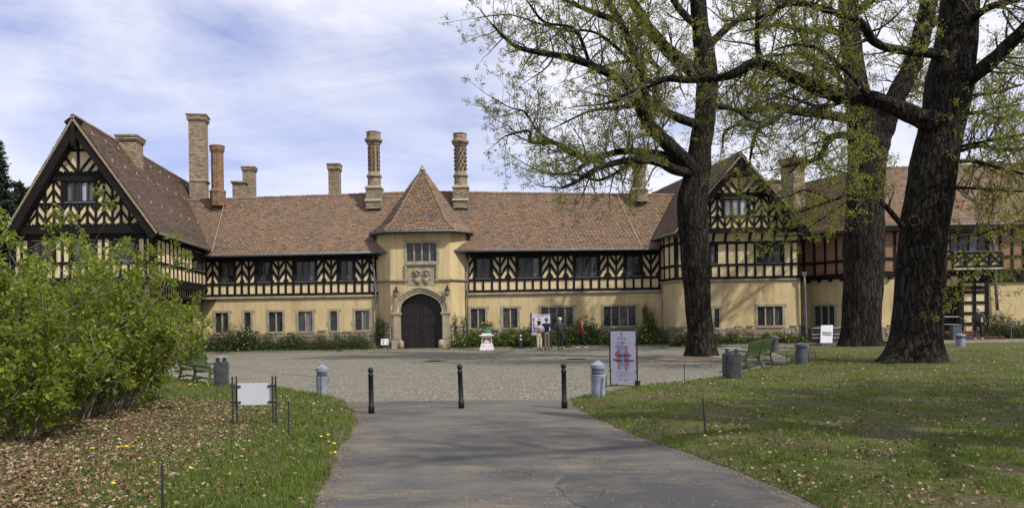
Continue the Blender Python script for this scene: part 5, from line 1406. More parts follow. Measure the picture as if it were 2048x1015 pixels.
COURT_OAK = oak('oak_tree', 'oak with mossy forked limbs standing in a sandy ring in the cobbled court',
    [(1403, 719, 34), (1403, 700, 30), (1401, 660, 25), (1395, 610, 25), (1393, 560, 27), (1390, 500, 28), (1386, 440, 30), (1384, 405, 31), (1390, 370, 27.5), (1396, 330, 26.5), (1401, 290, 22), (1408, 240, 20.5), (1412, 200, 21), (1415, 160, 22), (1409, 110, 21), (1401, 60, 17), (1396, 0, 16), (1392, -70, 14), (1385, -150, 10)],
    0.06, t1.y, [
    ([(1388, 352, 17), (1365, 315, 15), (1338, 290, 14), (1310, 262, 13), (1288, 232, 12), (1268, 190, 11), (1240, 160, 9), (1200, 138, 8), (1150, 118, 6.5), (1085, 106, 6), (1030, 92, 4), (985, 50, 2)], -0.1, -2.5),
    ([(1385, 345, 11), (1350, 340, 10), (1312, 322, 9), (1260, 320, 8), (1215, 330, 6), (1180, 345, 5), (1150, 365, 4), (1122, 376, 2.5)], -0.2, -3.2),
    ([(1380, 338, 12), (1335, 314, 10), (1290, 305, 8), (1240, 303, 6.5), (1180, 318, 6), (1140, 305, 5), (1110, 286, 4.5), (1062, 284, 4), (1058, 262, 2.5), (1010, 272, 1.5)], -0.1, 0.8),
    ([(1392, 248, 10), (1360, 237, 9), (1330, 222, 8), (1305, 206, 7), (1275, 210, 5), (1230, 216, 4), (1180, 222, 2.5), (1120, 250, 1.5)], -0.2, -1.8),
    ([(1400, 152, 15), (1365, 125, 14), (1335, 100, 13), (1300, 60, 11), (1275, 20, 10), (1245, -30, 8), (1200, -90, 6)], -0.1, 1.2),
    ([(1300, 250, 10), (1292, 205, 9), (1285, 150, 8.5), (1262, 90, 8), (1238, 40, 7), (1205, -15, 6), (1170, -80, 5)], -0.5, -1.5),
    ([(1238, 42, 6), (1200, 30, 6), (1170, 18, 5), (1130, 0, 4), (1080, -30, 3)], -1.2, -2.0),
    ([(1180, 130, 4), (1150, 60, 3.5), (1090, 45, 3), (1060, 10, 2)], -1.5, -3.0),
    ([(1260, 330, 4), (1200, 360, 3), (1160, 350, 2), (1100, 350, 1.2)], -1.2, -2.0, 1.2),
    ([(1310, 205, 5), (1308, 170, 4), (1318, 140, 4), (1295, 122, 4), (1240, 125, 3), (1200, 135, 2)], -0.9, 0.5),
    ([(1330, 222, 5), (1312, 190, 4), (1300, 180, 3), (1250, 195, 2.5), (1195, 190, 2)], -0.4, -0.9),
    ([(1425, 210, 6), (1450, 215, 5), (1475, 222, 4), (1500, 240, 3), (1520, 245, 2)], 0.2, 1.0),
    ([(1408, 100, 8), (1450, 60, 7), (1500, 20, 6), (1540, -30, 5)], 0.2, 2.0),
    ([(1402, 60, 8), (1360, 20, 7), (1330, -30, 5), (1300, -80, 4)], -0.2, 1.0),
    ([(1290, 150, 4), (1200, 70, 3), (1130, 60, 2.5), (1080, 48, 2), (1020, 30, 1.4), (960, 35, 1)], -0.8, -2.4),
    ([(1110, 286, 3), (1075, 262, 2.5), (1050, 225, 2), (1020, 215, 1.3), (985, 195, 1)], 0.6, 0.2, 1.3),
    ([(1180, 318, 3), (1140, 345, 2.4), (1090, 345, 1.8), (1055, 330, 1.2)], 0.2, -0.6, 1.2),
    ], 3)
oak('oak_tree', 'oak with twin stems rising beside the entrance notice',
    [(1722, 700, 44), (1722, 680, 40), (1724, 630, 38), (1726, 560, 37), (1727, 480, 37), (1730, 400, 34), (1734, 340, 36), (1736, 290, 40), (1728, 240, 33), (1716, 190, 24), (1708, 140, 21), (1701, 80, 20), (1697, 0, 19), (1694, -80, 15), (1690, -160, 10)],
    0.06, gnd(1722, 694, 0.06).y, [
    ([(1748, 300, 28), (1770, 245, 22), (1794, 190, 20), (1815, 150, 19), (1832, 110, 18), (1848, 50, 17), (1860, -10, 15), (1875, -90, 11)], -0.2, -1.0),
    ([(1705, 240, 12), (1688, 236, 10), (1636, 227, 9), (1590, 222, 8.5), (1550, 212, 8), (1510, 221, 6.5), (1479, 221, 5), (1440, 214, 3)], -0.3, -3.5),
    ([(1566, 225, 5), (1545, 243, 5), (1518, 258, 4.5), (1506, 285, 3.5), (1500, 320, 2)], -2.0, -2.6, 1.3),
    ([(1518, 258, 3.5), (1480, 250, 3), (1450, 262, 2.5), (1445, 295, 2)], -2.3, -3.5, 1.2),
    ([(1705, 272, 9), (1680, 270, 7), (1656, 278, 7), (1648, 300, 6), (1630, 318, 5), (1597, 327, 3.5), (1565, 335, 2)], -0.3, -2.6),
    ([(1640, 310, 3.5), (1655, 335, 3), (1690, 345, 2)], -1.3, -2.0),
    ([(1700, 80, 8), (1660, 60, 7), (1610, 62, 5), (1560, 50, 4), (1500, 60, 3)], 0.0, 2.2),
    ([(1705, 130, 6), (1660, 140, 5), (1610, 110, 4), (1560, 110, 3), (1510, 115, 2)], 0.0, 1.5),
    ([(1722, 170, 6), (1690, 165, 4.5), (1640, 130, 4), (1632, 160, 3), (1600, 185, 2)], 0.4, -1.6),
    ([(1720, 20, 9), (1760, -20, 8), (1800, -80, 6)], 0.0, 1.5),
    ([(1850, 60, 8), (1900, 20, 7), (1950, -30, 5)], -0.6, 1.5),
    ([(1790, 200, 5), (1840, 170, 4), (1900, 150, 3)], 0.4, 2.5),
    ], 8, leaf=0.076, sub=1.2)
oak('oak_tree', 'thick leaning oak with deeply furrowed bark rooted in the lawn',
    [(1830, 728, 64), (1832, 705, 56), (1834, 670, 49), (1838, 610, 48), (1842, 540, 48), (1846, 470, 47), (1856, 400, 47), (1868, 330, 45), (1880, 270, 43), (1890, 220, 43), (1900, 160, 46), (1908, 110, 41), (1914, 60, 37), (1920, 0, 36), (1928, -80, 30), (1935, -160, 22)],
    on_lawn(1830, 722).z, on_lawn(1830, 722).y, [
    ([(1880, 250, 24), (1840, 236, 21), (1790, 214, 17), (1740, 197, 16), (1690, 194, 15), (1640, 178, 14), (1590, 155, 13), (1540, 134, 12), (1505, 128, 10), (1470, 147, 9), (1430, 157, 8), (1380, 160, 7), (1330, 158, 6.5), (1290, 174, 6), (1250, 192, 5), (1215, 206, 3)], -0.3, 1.4),
    ([(1900, 112, 12), (1865, 107, 10), (1814, 102, 9), (1766, 93, 8.5), (1742, 78, 8), (1729, 52, 7.5), (1700, 35, 7), (1652, 20, 6.5), (1613, 8, 6), (1570, 10, 5), (1530, 32, 4), (1480, 40, 3)], -0.2, -1.6),
    ([(1520, 128, 6), (1514, 80, 5), (1515, 30, 5), (1514, -20, 4)], 0.9, 0.6),
    ([(1925, 165, 18), (1953, 146, 16), (1984, 122, 15), (2015, 92, 14), (2048, 60, 13), (2090, 20, 11), (2140, -40, 8)], -0.3, -2.4),
    ([(1940, 40, 10), (1955, 30, 8), (1980, 14, 7), (2030, 0, 6), (2090, -20, 4)], -0.1, -1.8),
    ([(1912, 295, 4), (1950, 287, 3.6), (2000, 278, 3), (2050, 268, 2.4), (2110, 262, 1.5)], -0.2, -2.4, 1.3),
    ([(1910, 305, 4), (1960, 292, 3.5), (2010, 300, 3), (2060, 296, 2)], -0.2, -1.0, 1.3),
    ([(1905, 325, 4.5), (1940, 322, 4), (1972, 328, 3.5), (2010, 340, 3), (2060, 350, 2)], -0.4, -2.8, 1.3),
    ([(1890, 376, 4), (1920, 375, 3.2), (1955, 377, 2.8), (2000, 380, 2.3), (2060, 384, 1.5)], -0.6, -2.6, 1.2),
    ([(1925, 230, 5), (1960, 225, 4), (2000, 235, 3), (2060, 220, 2)], 0.4, 1.8, 1.3),
    ([(1940, 190, 4), (1990, 185, 3), (2040, 170, 2)], 0.6, 2.2, 1.3),
    ([(1805, 452, 6), (1785, 428, 5), (1767, 408, 4.5), (1742, 393, 4), (1700, 389, 3), (1643, 408, 2.4), (1601, 424, 1.5)], -0.4, -0.9, 1.1),
    ([(1870, 490, 2.5), (1920, 475, 2.2), (1970, 465, 1.8), (2040, 440, 1.2)], -1.0, -1.8, 1.3),
    ([(1870, 500, 2), (1910, 505, 1.8), (1950, 525, 1.4), (1975, 545, 1)], -1.1, -1.6, 0.6),
    ([(1700, 195, 5), (1650, 215, 4), (1610, 205, 3), (1560, 190, 2)], 0.2, 1.8),
    ([(1740, 197, 5), (1700, 150, 4), (1640, 100, 3.5), (1590, 90, 3), (1550, 100, 2)], 0.1, -1.6),
    ([(1690, 405, 2), (1640, 440, 1.6), (1590, 470, 1.2), (1540, 470, 1)], -0.6, -1.2, 0.7),
    ([(1660, 398, 2), (1610, 380, 1.6), (1560, 395, 1.2), (1510, 360, 1)], -0.6, -1.2, 0.7),
    ([(1915, 20, 12), (1960, -60, 9), (2010, -140, 6)], 0.0, 1.5), ([(1915, 10, 12), (1860, -60, 9), (1800, -120, 6)], 0.0, -1.5),
    ], 21, leaf=0.072, sub=1.05)
kn = on_lawn(1830, 722)
for (px, py, r) in ((1827, 443, 0.16), (1917, 31, 0.12), (1861, 233, 0.13)):   # knot where a limb was cut
    p = at(px, py, kn.y - 0.80)
    T = [o for o in bpy.data.objects if o.get('label', '').startswith('thick leaning oak')][0]
    pts = [p + Vector((r * math.cos(a) * 1.0, -0.03, r * 0.95 * math.sin(a))) for a in [2 * math.pi * k / 14 for k in range(15)]]
    MB().tube(pts, 0.05, 8, cap=False).build('knot', 'bark', T, smooth=True)

# ---- dark spruces behind the left wing
def spruce(px, Y, h, r, label, seed):
    random.seed(seed); rs = np.random.default_rng(seed)
    p = at(px, 640, Y); base = Vector((p.x, p.y, 0))
    T = thing('spruce_tree', label, 'tree', base, 'spruces behind the wing')
    MB().tube([base + Vector((0, 0, -0.1)), base + Vector((0, 0, h * 0.5)), base + Vector((0, 0, h))], [0.32, 0.2, 0.03], 8).build('trunk', 'bark', T)
    B = Branches(); P, D = [], []
    z = h * 0.1
    while z < h - 0.2:
        rr = r * (1 - z / h) ** 0.8 + 0.15
        for k in range(7):
            a = random.uniform(0, 6.283); L = rr * random.uniform(0.65, 1.15); n = 6
            q = base + Vector((0, 0, z)); d = Vector((math.cos(a), math.sin(a), 0.1)); pts = [q]
            for i in range(n): d = d + Vector((0, 0, -0.09 if i < 4 else 0.14)); q = q + d.normalized() * L / n; pts.append(q.copy())
            B.tube([tuple(x) for x in pts], [0.05 * (1 - 0.8 * i / n) for i in range(n + 1)], 3)
            for i in range(1, n + 1):
                for j in range(int(10 + 5 * L)):
                    t = random.random(); c = pts[i - 1].lerp(pts[i], t); w_ = 0.14 + 0.16 * L * (1 - i / n)
                    P.append((c.x + random.gauss(0, w_), c.y + random.gauss(0, w_), c.z + random.gauss(-0.1, 0.09))); D.append((d.x + random.gauss(0, 0.6), d.y + random.gauss(0, 0.6), random.gauss(-0.35, 0.4)))
        z += random.uniform(0.3, 0.5)
    link('twigs', B.mesh('twigs', 'twig'), T, kind='stuff')
    D = np.array(D); D /= np.linalg.norm(D, axis=1, keepdims=True)
    link('needles', leaf_mesh('needles', np.array(P), 0.30, 'needle', D=D, aspect=0.35), T, kind='stuff')
spruce(-8, 72, 19.0, 4.2, 'tallest dark spruce behind the gabled wing', 5)
spruce(44, 80, 16.6, 3.6, 'shorter dark spruce close against the steep gable roof', 6)
spruce(-60, 66, 15.0, 3.5, 'dark spruce at the outer side of the tallest one', 7)

# another oak of the same kind rooted in the lawn on the sunny side of the path
copy_tree(COURT_OAK, Matrix.Translation((13.5, 4.0, 0.0)) @ Matrix.Rotation(math.radians(205), 4, 'Z'), 'oak rooted in the lawn beside the near end of the asphalt path')

# ================================================================== shrubs
def big_shrub(base, stems, h, r, label, seed, nleaf, lean=(0, 0, 0), leafsize=0.074, flowers=90):
    random.seed(seed)
    T = thing('flowering_shrub', label, 'shrub', base, 'leafy shrubs on the lawn')
    B = Branches(); main = Branches()
    for k in range(stems):
        a = random.uniform(0, 6.283); rr = random.uniform(0.05, 0.35) * r
        p = Vector(base) + Vector((math.cos(a) * rr, math.sin(a) * rr, -0.05)); o = random.uniform(0.25, 1.0)
        d = Vector((math.cos(a) * 0.42 * o * r / h * 2, math.sin(a) * 0.42 * o * r / h * 2, 1.0)) + Vector(lean) * random.random()
        L = h * random.uniform(0.6, 1.02) * (1.05 - 0.25 * o); n = 9; pts = [p]; d.normalize()
        for i in range(n):
            d = (d + rvec(0.09) + Vector((math.cos(a), math.sin(a), 0)) * 0.045).normalized(); p = p + d * L / n; pts.append(p.copy())
        r0 = random.uniform(0.010, 0.022)
        main.tube([tuple(q) for q in pts], [r0 * (1 - 0.75 * i / n) for i in range(n + 1)], 6)
        for i in range(2, n):
            for j in range(2 if i > 4 else 1):
                tan = (pts[i + 1] - pts[i]).normalized(); side = tan.orthogonal().normalized(); side.rotate(Matrix.Rotation(random.uniform(0, 6.283), 3, tan))
                grow(B, pts[i], tan * 0.6 + side, L * random.uniform(0.10, 0.26), 0.007, 1, 2, up=0.25, kink=0.2)
        grow(B, pts[-1], d, L * 0.16, 0.006, 1, 2, up=0.2)
    link('stems', main.mesh('stems', 'twig_pale'), T); link('twigs', B.mesh('twigs', 'twig_pale'), T, kind='stuff')
    tips = np.array(B.tips); k = max(1, nleaf // len(tips))
    P = np.repeat(tips, k, 0) + RNG.normal(0, 0.05, (len(tips) * k, 3))
    link('leaves', leaf_mesh('leaves', P, leafsize, jitter=0.6, matname='shrub_leaf', D=rand_dirs(len(P), 0.1), aspect=0.5, hang=0.35), T, kind='stuff')
    fl = MB()
    for q in tips[RNG.choice(len(tips), min(flowers, len(tips)), replace=False)]: fl.sphere((q[0], q[1], q[2] - 0.04), random.uniform(0.012, 0.024), 6, 4)
    fl.build('blossoms', 'flower_red', T, kind='stuff')
    return T
bp = lambda px, py: on_lawn(px, py)
big_shrub(bp(105, 842), 34, 3.75, 1.9, 'tallest leafy green shrub with dark red blossoms before the gabled wing', 31, 30000)
big_shrub(bp(-60, 850), 26, 3.5, 1.7, 'leafy green shrub at the outer end of the thicket', 32, 14000)
big_shrub(bp(215, 822), 26, 2.75, 1.5, 'medium leafy green shrub in the middle of the thicket above the dead leaves', 33, 17000)
big_shrub(bp(290, 798), 13, 2.5, 0.9, 'slender open shrub with red blossoms next to the green bench', 34, 6500, flowers=70)
big_shrub(bp(20, 880), 20, 2.3, 1.5, 'low leafy shrub over the dead leaves in front of the tallest one', 35, 13000)

# ---- bed shrubs: build a few, copy many
def bed_shrub(kind, seed, h=1.0, r=0.62, n=2600):
    rs = np.random.default_rng(seed); random.seed(seed)
    T = thing('bed_shrub', '', 'shrub', (0, 0, 0), 'shrubs in the planting beds')
    m = MB()
    for k in range(9):
        a = random.uniform(0, 6.283); q = Vector((math.cos(a) * r * 0.5, math.sin(a) * r * 0.5, h * random.uniform(0.6, 0.95)))
        m.tube([(math.cos(a) * 0.08, math.sin(a) * 0.08, -0.05), q * 0.5 + Vector((0, 0, 0.05)), q], [0.016, 0.011, 0.005], 5)
    m.build('stems', 'twig', T)
    cl = rs.normal(size=(46, 3)); cl /= np.linalg.norm(cl, axis=1, keepdims=True); cl[:, 2] = np.abs(cl[:, 2]) * 1.0
    cl *= (0.45 + 0.55 * rs.random((46, 1))); cl *= np.array([r, r, h * 0.93])
    low = rs.random((20, 3)) * 2 - 1; low *= np.array([r * 0.95, r * 0.95, 0.0]); low[:, 2] = h * 0.42 * rs.random(20); cl = np.concatenate([cl, low])
    idx = rs.integers(0, len(cl), n); P = cl[idx] + rs.normal(0, 0.115, (n, 3)) * np.array([1, 1, 0.9]); P[:, 2] = np.clip(P[:, 2], 0.02, h * 1.25)
    link('leaves', leaf_mesh('leaves', P, 0.085 if kind != 'yew' else 0.075, {'yew': 'hedge_leaf', 'rose': 'rose_leaf', 'white': 'hedge_leaf'}[kind], aspect=0.6 if kind != 'yew' else 0.4), T, kind='stuff')
    if kind != 'yew':
        f = MB(); fm = 'flower_yellow' if kind == 'rose' else 'flower_white'
        cnt = 24 if kind == 'rose' else 60
        for q in P[rs.choice(n, cnt * 3, replace=False)]:
            if q[1] > 0.25 or cnt <= 0: continue
            cnt -= 1; s_ = random.uniform(0.025, 0.05) if kind == 'rose' else random.uniform(0.015, 0.028)
            f.sphere((q[0] * 1.08, q[1] * 1.08, q[2] * 1.03), (s_, s_, s_ * 0.7), 6, 4)
        f.build('flowers', fm, T, kind='stuff')
    return T
PROTO = {'yew': [bed_shrub('yew', 50 + k) for k in range(3)], 'rose': [bed_shrub('rose', 60 + k, n=2300) for k in range(3)], 'white': [bed_shrub('white', 70)]}
USED = set(); shrubs = []
def put_shrub(kind, x, y, sx, sz, label):
    pr = random.choice(PROTO[kind]); M = Matrix.Translation((x, y, 0.03)) @ Matrix.Rotation(random.uniform(-0.6, 0.6), 4, 'Z') @ Matrix.Diagonal((sx, sx, sz, 1))
    if pr.name not in USED:
        USED.add(pr.name); shrubs.append((pr, M, label))
    else: copy_tree(pr, M, label)
random.seed(77)
LB = {'yew': 'dark green clipped shrub in the bed under the windows left of the gate', 'rose': 'shrub with yellow flowers in the bed by the information board', 'w': 'dark leafy shrub in the bed below the gabled wing by the green bench', 'white': 'shrub with white blossom among the dark bed shrubs'}
LB['yew'] = 'dark green shrub in the bed between the drainpipes beside the low white notice'
ORD = ['nearest', 'second', 'third', 'fourth', 'fifth', 'sixth', 'seventh', 'eighth', 'ninth', 'tenth', 'eleventh', 'twelfth', 'thirteenth', 'fourteenth', 'fifteenth', 'sixteenth']
for i, x in enumerate(np.arange(-9.26, -19.2, -0.82)): put_shrub('yew', x + random.uniform(-0.15, 0.15), 48.7 + random.uniform(-0.25, 0.3), random.uniform(0.95, 1.25), random.uniform(0.75, 1.1), 'dark green shrub at the kerb by the low white notice, %s from the gatehouse' % ORD[i])
for i, x in enumerate(np.arange(-9.6, -18.9, -1.15)): put_shrub('yew', x, 49.6 + random.uniform(-0.2, 0.2), random.uniform(0.9, 1.2), random.uniform(0.9, 1.3), 'dark green shrub against the wall under the narrow windows, %s from the gatehouse' % ORD[i])
p = at(465, 680, 49.0); put_shrub('yew', p.x - 0.3, 49.2, 1.35, 1.85, 'tallest dark shrub before the windows of the range by the gabled wing')
p = at(492, 680, 48.7); put_shrub('white', p.x, 48.7, 1.2, 1.65, 'tall shrub covered in white blossom among dark bed shrubs')
p = at(583, 680, 48.9); put_shrub('white', p.x, 48.9, 0.9, 1.2, 'small shrub with white blossom under the paired windows')
for i, x in enumerate(np.arange(-3.2, 9.2, 0.9)): put_shrub('rose', x + random.uniform(-0.2, 0.2), 48.9 + random.uniform(-0.25, 0.3), random.uniform(0.85, 1.2), random.uniform(0.8, 1.25), 'yellow-flowered shrub at the kerb behind the visitors, %s from the gatehouse' % ORD[i])
for i, x in enumerate(np.arange(-2.6, 9.2, 1.25)): put_shrub('rose', x, 49.9 + random.uniform(-0.2, 0.2), random.uniform(0.9, 1.15), random.uniform(1.0, 1.45), 'yellow-flowered shrub against the stone plinth, %s from the gatehouse' % ORD[i])
for px, sz, wh in ((1112, 1.9, 'right behind the white-haired visitor'), (1150, 1.6, 'above the visitor in red'), (1185, 1.6, 'between the two four-light windows'), (1300, 1.9, 'beneath the climbing rose'), (1275, 1.4, 'under the four-light window near the court oak')):
    p = at(px, 660, 49.6); put_shrub('rose', p.x, 49.6, 0.95, sz, 'taller rose shrub ' + wh)
for i, x in enumerate(np.arange(10.2, 17.5, 0.95)): put_shrub('yew' if random.random() < 0.6 else 'rose', x, 47.4 + random.uniform(-0.2, 0.3), random.uniform(0.85, 1.1), random.uniform(0.7, 1.05), 'leafy shrub below the coved gabled wing, %s from its corner at the main range' % ORD[i])
for px, sz, wh in ((1995, 1.9, 'tallest green shrub beside the entrance steps'), (2030, 1.5, 'green shrub behind the handrail at the entrance steps'), (2060, 1.4, 'green shrub farthest along the brick-nogged wing'), (1975, 1.3, 'low green shrub touching the entrance steps')):
    p = at(px, 640, 45.6); put_shrub('rose' if sz < 1.2 else 'yew', p.x, 45.7, 1.25, sz, wh)
for pr, M, label in shrubs: pr.matrix_basis = M; pr['label'] = label
for k in PROTO:
    for pr in PROTO[k]:
        if pr.name not in USED:
            for c in list(pr.children): bpy.data.objects.remove(c)
            bpy.data.objects.remove(pr)
# climbers on the walls
def climber(wall, s0, z1, wd, n, label, seed, m='rose_leaf'):
    random.seed(seed); rs = np.random.default_rng(seed); T = thing('wall_climber', label, 'climber', wall.p(s0, 0, 0.1), 'climbers on the walls')
    st = MB(); P = []
    for k in range(5):
        s = s0 + random.uniform(-0.1, 0.1); pts = [wall.p(s, 0, 0.14)]; z = 0
        while z < z1 * random.uniform(0.75, 1.0): z += 0.2; s += random.gauss(0, 0.1) + (0.02 * (k - 2)); s = min(max(s, s0 - wd), s0 + wd); pts.append(wall.p(s, z, 0.1 + random.uniform(0.02, 0.06)))
        if len(pts) < 3: continue
        st.tube(pts, 0.012, 5)
        for q in pts[2:]:
            for j in range(n): P.append((q.x + rs.normal(0, 0.1), q.y - abs(rs.normal(0, 0.06)) - 0.02, q.z + rs.normal(0, 0.1)))
    st.build('stems', 'twig', T)
    link('leaves', leaf_mesh('leaves', np.array(P), 0.085, m), T, kind='stuff')
climber(gw[0], 0.55, 2.05, 0.35, 16, 'climbing plant on the gatehouse corner by the low white notice', 1)
climber(gw[2], 0.6, 2.2, 0.35, 13, 'climbing plant on the gatehouse corner by the flower tub', 2)
climber(wMR, wMR.s_(1297, 2.0), 2.55, 0.35, 22, 'climbing rose beside the four-light window near the court oak', 3)
climber(wMR, wMR.s_(1162, 2.0), 1.75, 0.3, 12, 'short climbing rose on the wall above the yellow flowers', 4)
# ivy strip along the bed edges
def strip(name, a, b, wd, n, m, size, zh):
    t = RNG.random(n); P = np.array(a)[None, :] * (1 - t)[:, None] + np.array(b)[None, :] * t[:, None]
    P = np.concatenate([P, np.zeros((n, 1))], 1); P[:, 1] += RNG.random(n) * wd; P[:, 2] = 0.04 + np.abs(RNG.normal(0, zh, n))
    o = link(name, leaf_mesh(name, P, size, m, aspect=0.7), None, label='low green ground cover along the bed edge', cat='ground cover', kind='stuff'); return o
strip('ground_cover', (-19.4, 47.85), (-8.8, 47.95), 0.7, 7000, 'rose_leaf', 0.07, 0.05)
strip('ground_cover', (-3.6, 48.15), (9.3, 47.95), 0.7, 8000, 'rose_leaf', 0.07, 0.05)
strip('ground_cover', (9.8, 46.3), (17.4, 46.5), 0.7, 5000, 'rose_leaf', 0.07, 0.05)

# ================================================================== grass, dead leaves, dandelions
def scatter(poly, n, ymax, ymin=4.5, power=1.6):
    A = np.array(poly); x0, x1 = max(A[:, 0].min(), -20), min(A[:, 0].max(), 30)
    u = RNG.random(n); Y = ymin * (ymax / ymin) ** u                # density falls with distance
    X = (RNG.random(n) * 2 - 1) * 0.72 * Y
    P = np.stack([X, Y], 1); return P[inside(poly, P)]
def blades(P, Z, hmin, hmax, wd, name):
    n = len(P); a = RNG.random(n) * 6.283; L = hmin + (hmax - hmin) * RNG.random(n) ** 1.6
    L *= 0.75 + 1.1 * np.clip(vnoise(P, 3.1, 71) + 0.5 * vnoise(P, 9.0, 72), 0, 1)
    lean = RNG.normal(0, 0.42, (n, 2)) * L[:, None]; w = wd * (0.6 + 0.8 * RNG.random(n)) * np.sqrt(P[:, 1] / 8).clip(0.9, 2.0)
    s = np.stack([np.cos(a), np.sin(a)], 1) * w[:, None]
    b0 = np.concatenate([P - s, (Z - 0.01)[:, None]], 1); b1 = np.concatenate([P + s, (Z - 0.01)[:, None]], 1)
    m = np.concatenate([P + lean * 0.4, (Z + L * 0.6)[:, None]], 1); ms = np.concatenate([s * 0.7, np.zeros((n, 1))], 1)
    tp = np.concatenate([P + lean, (Z + L * 0.95)[:, None]], 1)
    V = np.stack([b0, b1, m + ms, m - ms, tp], 1).reshape(-1, 3); i = np.arange(n)[:, None] * 5
    F = np.concatenate([i + np.array([[0, 1, 2]]), i + np.array([[0, 2, 3]]), i + np.array([[3, 2, 4]])], 1).reshape(-1, 3)
    return fast_mesh(name, V, F, 'grass_blade', 3)
for side, poly, nm, lb in (('l', LEFT_POLY, 300000, 'green grass on the lawn with the blank sign'), ('r', RIGHT_POLY, 420000, 'patchy green grass on the lawn with the thick oak')):
    P = scatter(poly, nm, 34)
    edge = LEFT_EDGE if side == 'l' else RIGHT_EDGE
    d = edge_dist(edge, P); nz = vnoise(P, 1.6, 40 if side == 'l' else 41) + 0.6 * vnoise(P, 5.5, 43)
    if side == 'l': dens = 0.12 + 0.9 / (1 + np.exp(-(nz + 0.55) * 5)); litter = 1 / (1 + np.exp((P[:, 0] + 3.6 + 0.06 * P[:, 1] - 0.9 * nz * 0.5) * 2.2)); dens *= 1 - 0.93 * litter * (P[:, 1] < 17)
    else: dens = 0.07 + 0.72 / (1 + np.exp(-(nz - 0.1) * 7)); litter = None
    dens = np.maximum(dens, 0.8 * np.exp(-d / 0.5))
    P = P[RNG.random(len(P)) < dens]; Z = lawn_height(side, P)
    nz2 = vnoise(P, 2.3, 47); tall = np.clip(nz2, 0, 1)
    # tufts: pull some blades together
    k = RNG.random(len(P)) < 0.35; P[k] = np.round(P[k] * 3.2) / 3.2 + RNG.normal(0, 0.05, (k.sum(), 2)); P = P[inside(poly, P)]; Z = lawn_height(side, P)
    o = link('grass', blades(P, Z, 0.03, 0.115 if side == 'l' else 0.085, 0.0042, 'grass'), None, label=lb, cat='grass', kind='stuff')
    # dead leaves
    n = 190000 if side == 'l' else 230000
    Q = scatter(poly, n, 30); nz = vnoise(Q, 2.0, 51) + 0.5 * vnoise(Q, 7.0, 52)
    if side == 'l':
        lit = 1 / (1 + np.exp((Q[:, 0] + 3.3 + 0.07 * Q[:, 1] - 0.35 * nz) * 2.4)); dn = 0.025 + 0.75 * lit * (Q[:, 1] < 18)
    else: dn = 0.035 + 0.26 / (1 + np.exp(-(nz - 0.3) * 7))
    Q = Q[RNG.random(len(Q)) < dn]; Zq = lawn_height(side, Q) + 0.008 + 0.02 * RNG.random(len(Q))
    P3 = np.concatenate([Q, Zq[:, None]], 1); D = rand_dirs(len(P3)); D[:, 2] = np.abs(D[:, 2]) * 0.25; D /= np.linalg.norm(D, axis=1, keepdims=True)
    link('dead_leaves', leaf_mesh('dead_leaves', P3, 0.043, 'dead_leaf', D=D, aspect=0.62, fold=0.5, jitter=0.55), None, label='brown dead leaves ' + ('heaped under the leafy shrubs' if side == 'l' else 'scattered over the lawn with the thick oak'), cat='dead leaves', kind='stuff')
# catkins and crumbs blown over the asphalt
n = 26000; u = RNG.random(n); Y = 5.0 * (19 / 5.0) ** u; X = (RNG.random(n) * 2 - 1) * 3.4; Q = np.stack([X, Y], 1)
pathpoly = [(p.x, p.y) for p in WL] + [(p.x, p.y) for p in reversed(WR)]
Q = Q[inside(pathpoly, Q)]; nz = vnoise(Q * np.array([1, 1.8]), 1.6, 61) + 0.7 * vnoise(Q, 4.5, 62)
Q = Q[RNG.random(len(Q)) < 0.04 + 0.9 / (1 + np.exp(-(nz - 0.28) * 7))]
P3 = np.concatenate([Q, np.full((len(Q), 1), 0.004)], 1); D = rand_dirs(len(P3)); D[:, 2] = np.abs(D[:, 2]) * 0.15; D /= np.linalg.norm(D, axis=1, keepdims=True)
ne = 30000; E_ = RNG.random(ne); pl_ = np.array([(p.x, p.y) for p in WL]); pr_ = np.array([(p.x, p.y) for p in WR]); ed = []
for arr in (pl_, pr_):
    i_ = RNG.integers(0, len(arr) - 1, 5000); t_ = RNG.random((5000, 1)); ed.append(arr[i_] * (1 - t_) + arr[i_ + 1] * t_ + RNG.normal(0, 0.11, (5000, 2)))
ed = np.concatenate(ed); ed = ed[inside(pathpoly, ed)]; P3e = np.concatenate([ed, np.full((len(ed), 1), 0.004)], 1)
P3 = np.concatenate([P3, P3e]); D = rand_dirs(len(P3)); D[:, 2] = np.abs(D[:, 2]) * 0.15; D /= np.linalg.norm(D, axis=1, keepdims=True)
simple('catkin', (0.27, 0.185, 0.095), 0.9, var=0.4, scale=40)
link('catkins', leaf_mesh('catkins', P3, 0.020, 'catkin', D=D, aspect=0.4, fold=0.3), None, label='tan catkins and crumbs strewn over the asphalt path', cat='catkins', kind='stuff')

# dandelions
dm = MB(); dm.cur = 0; dm.lathe((0, 0, 0.055), [(0.004, 0.0), (0.026, 0.012), (0.03, 0.018), (0.015, 0.024)], 9); dm.cur = 1; dm.tube([(0, 0, -0.01), (0.005, 0, 0.03), (0, 0, 0.058)], 0.004, 4)
DM = dm.mesh('dandelion', ['flower_yellow', 'stem_green'])
random.seed(90)
dspots = [(253, 902), (238, 905), (266, 903), (309, 936), (226, 983), (183, 909), (378, 944), (655, 877), (641, 880), (655, 893), (667, 893), (676, 904), (660, 916), (670, 917), (649, 850), (560, 800), (1382, 908), (1373, 910), (1443, 870), (1408, 882), (1212, 852), (1468, 766), (1526, 761), (1882, 738), (1895, 741), (1870, 745), (1820, 744), (2008, 724), (1990, 727), (2030, 700), (1650, 727), (1695, 712), (1712, 722), (1730, 706), (1660, 715), (1948, 750), (1700, 733), (1790, 760), (1644, 706)]
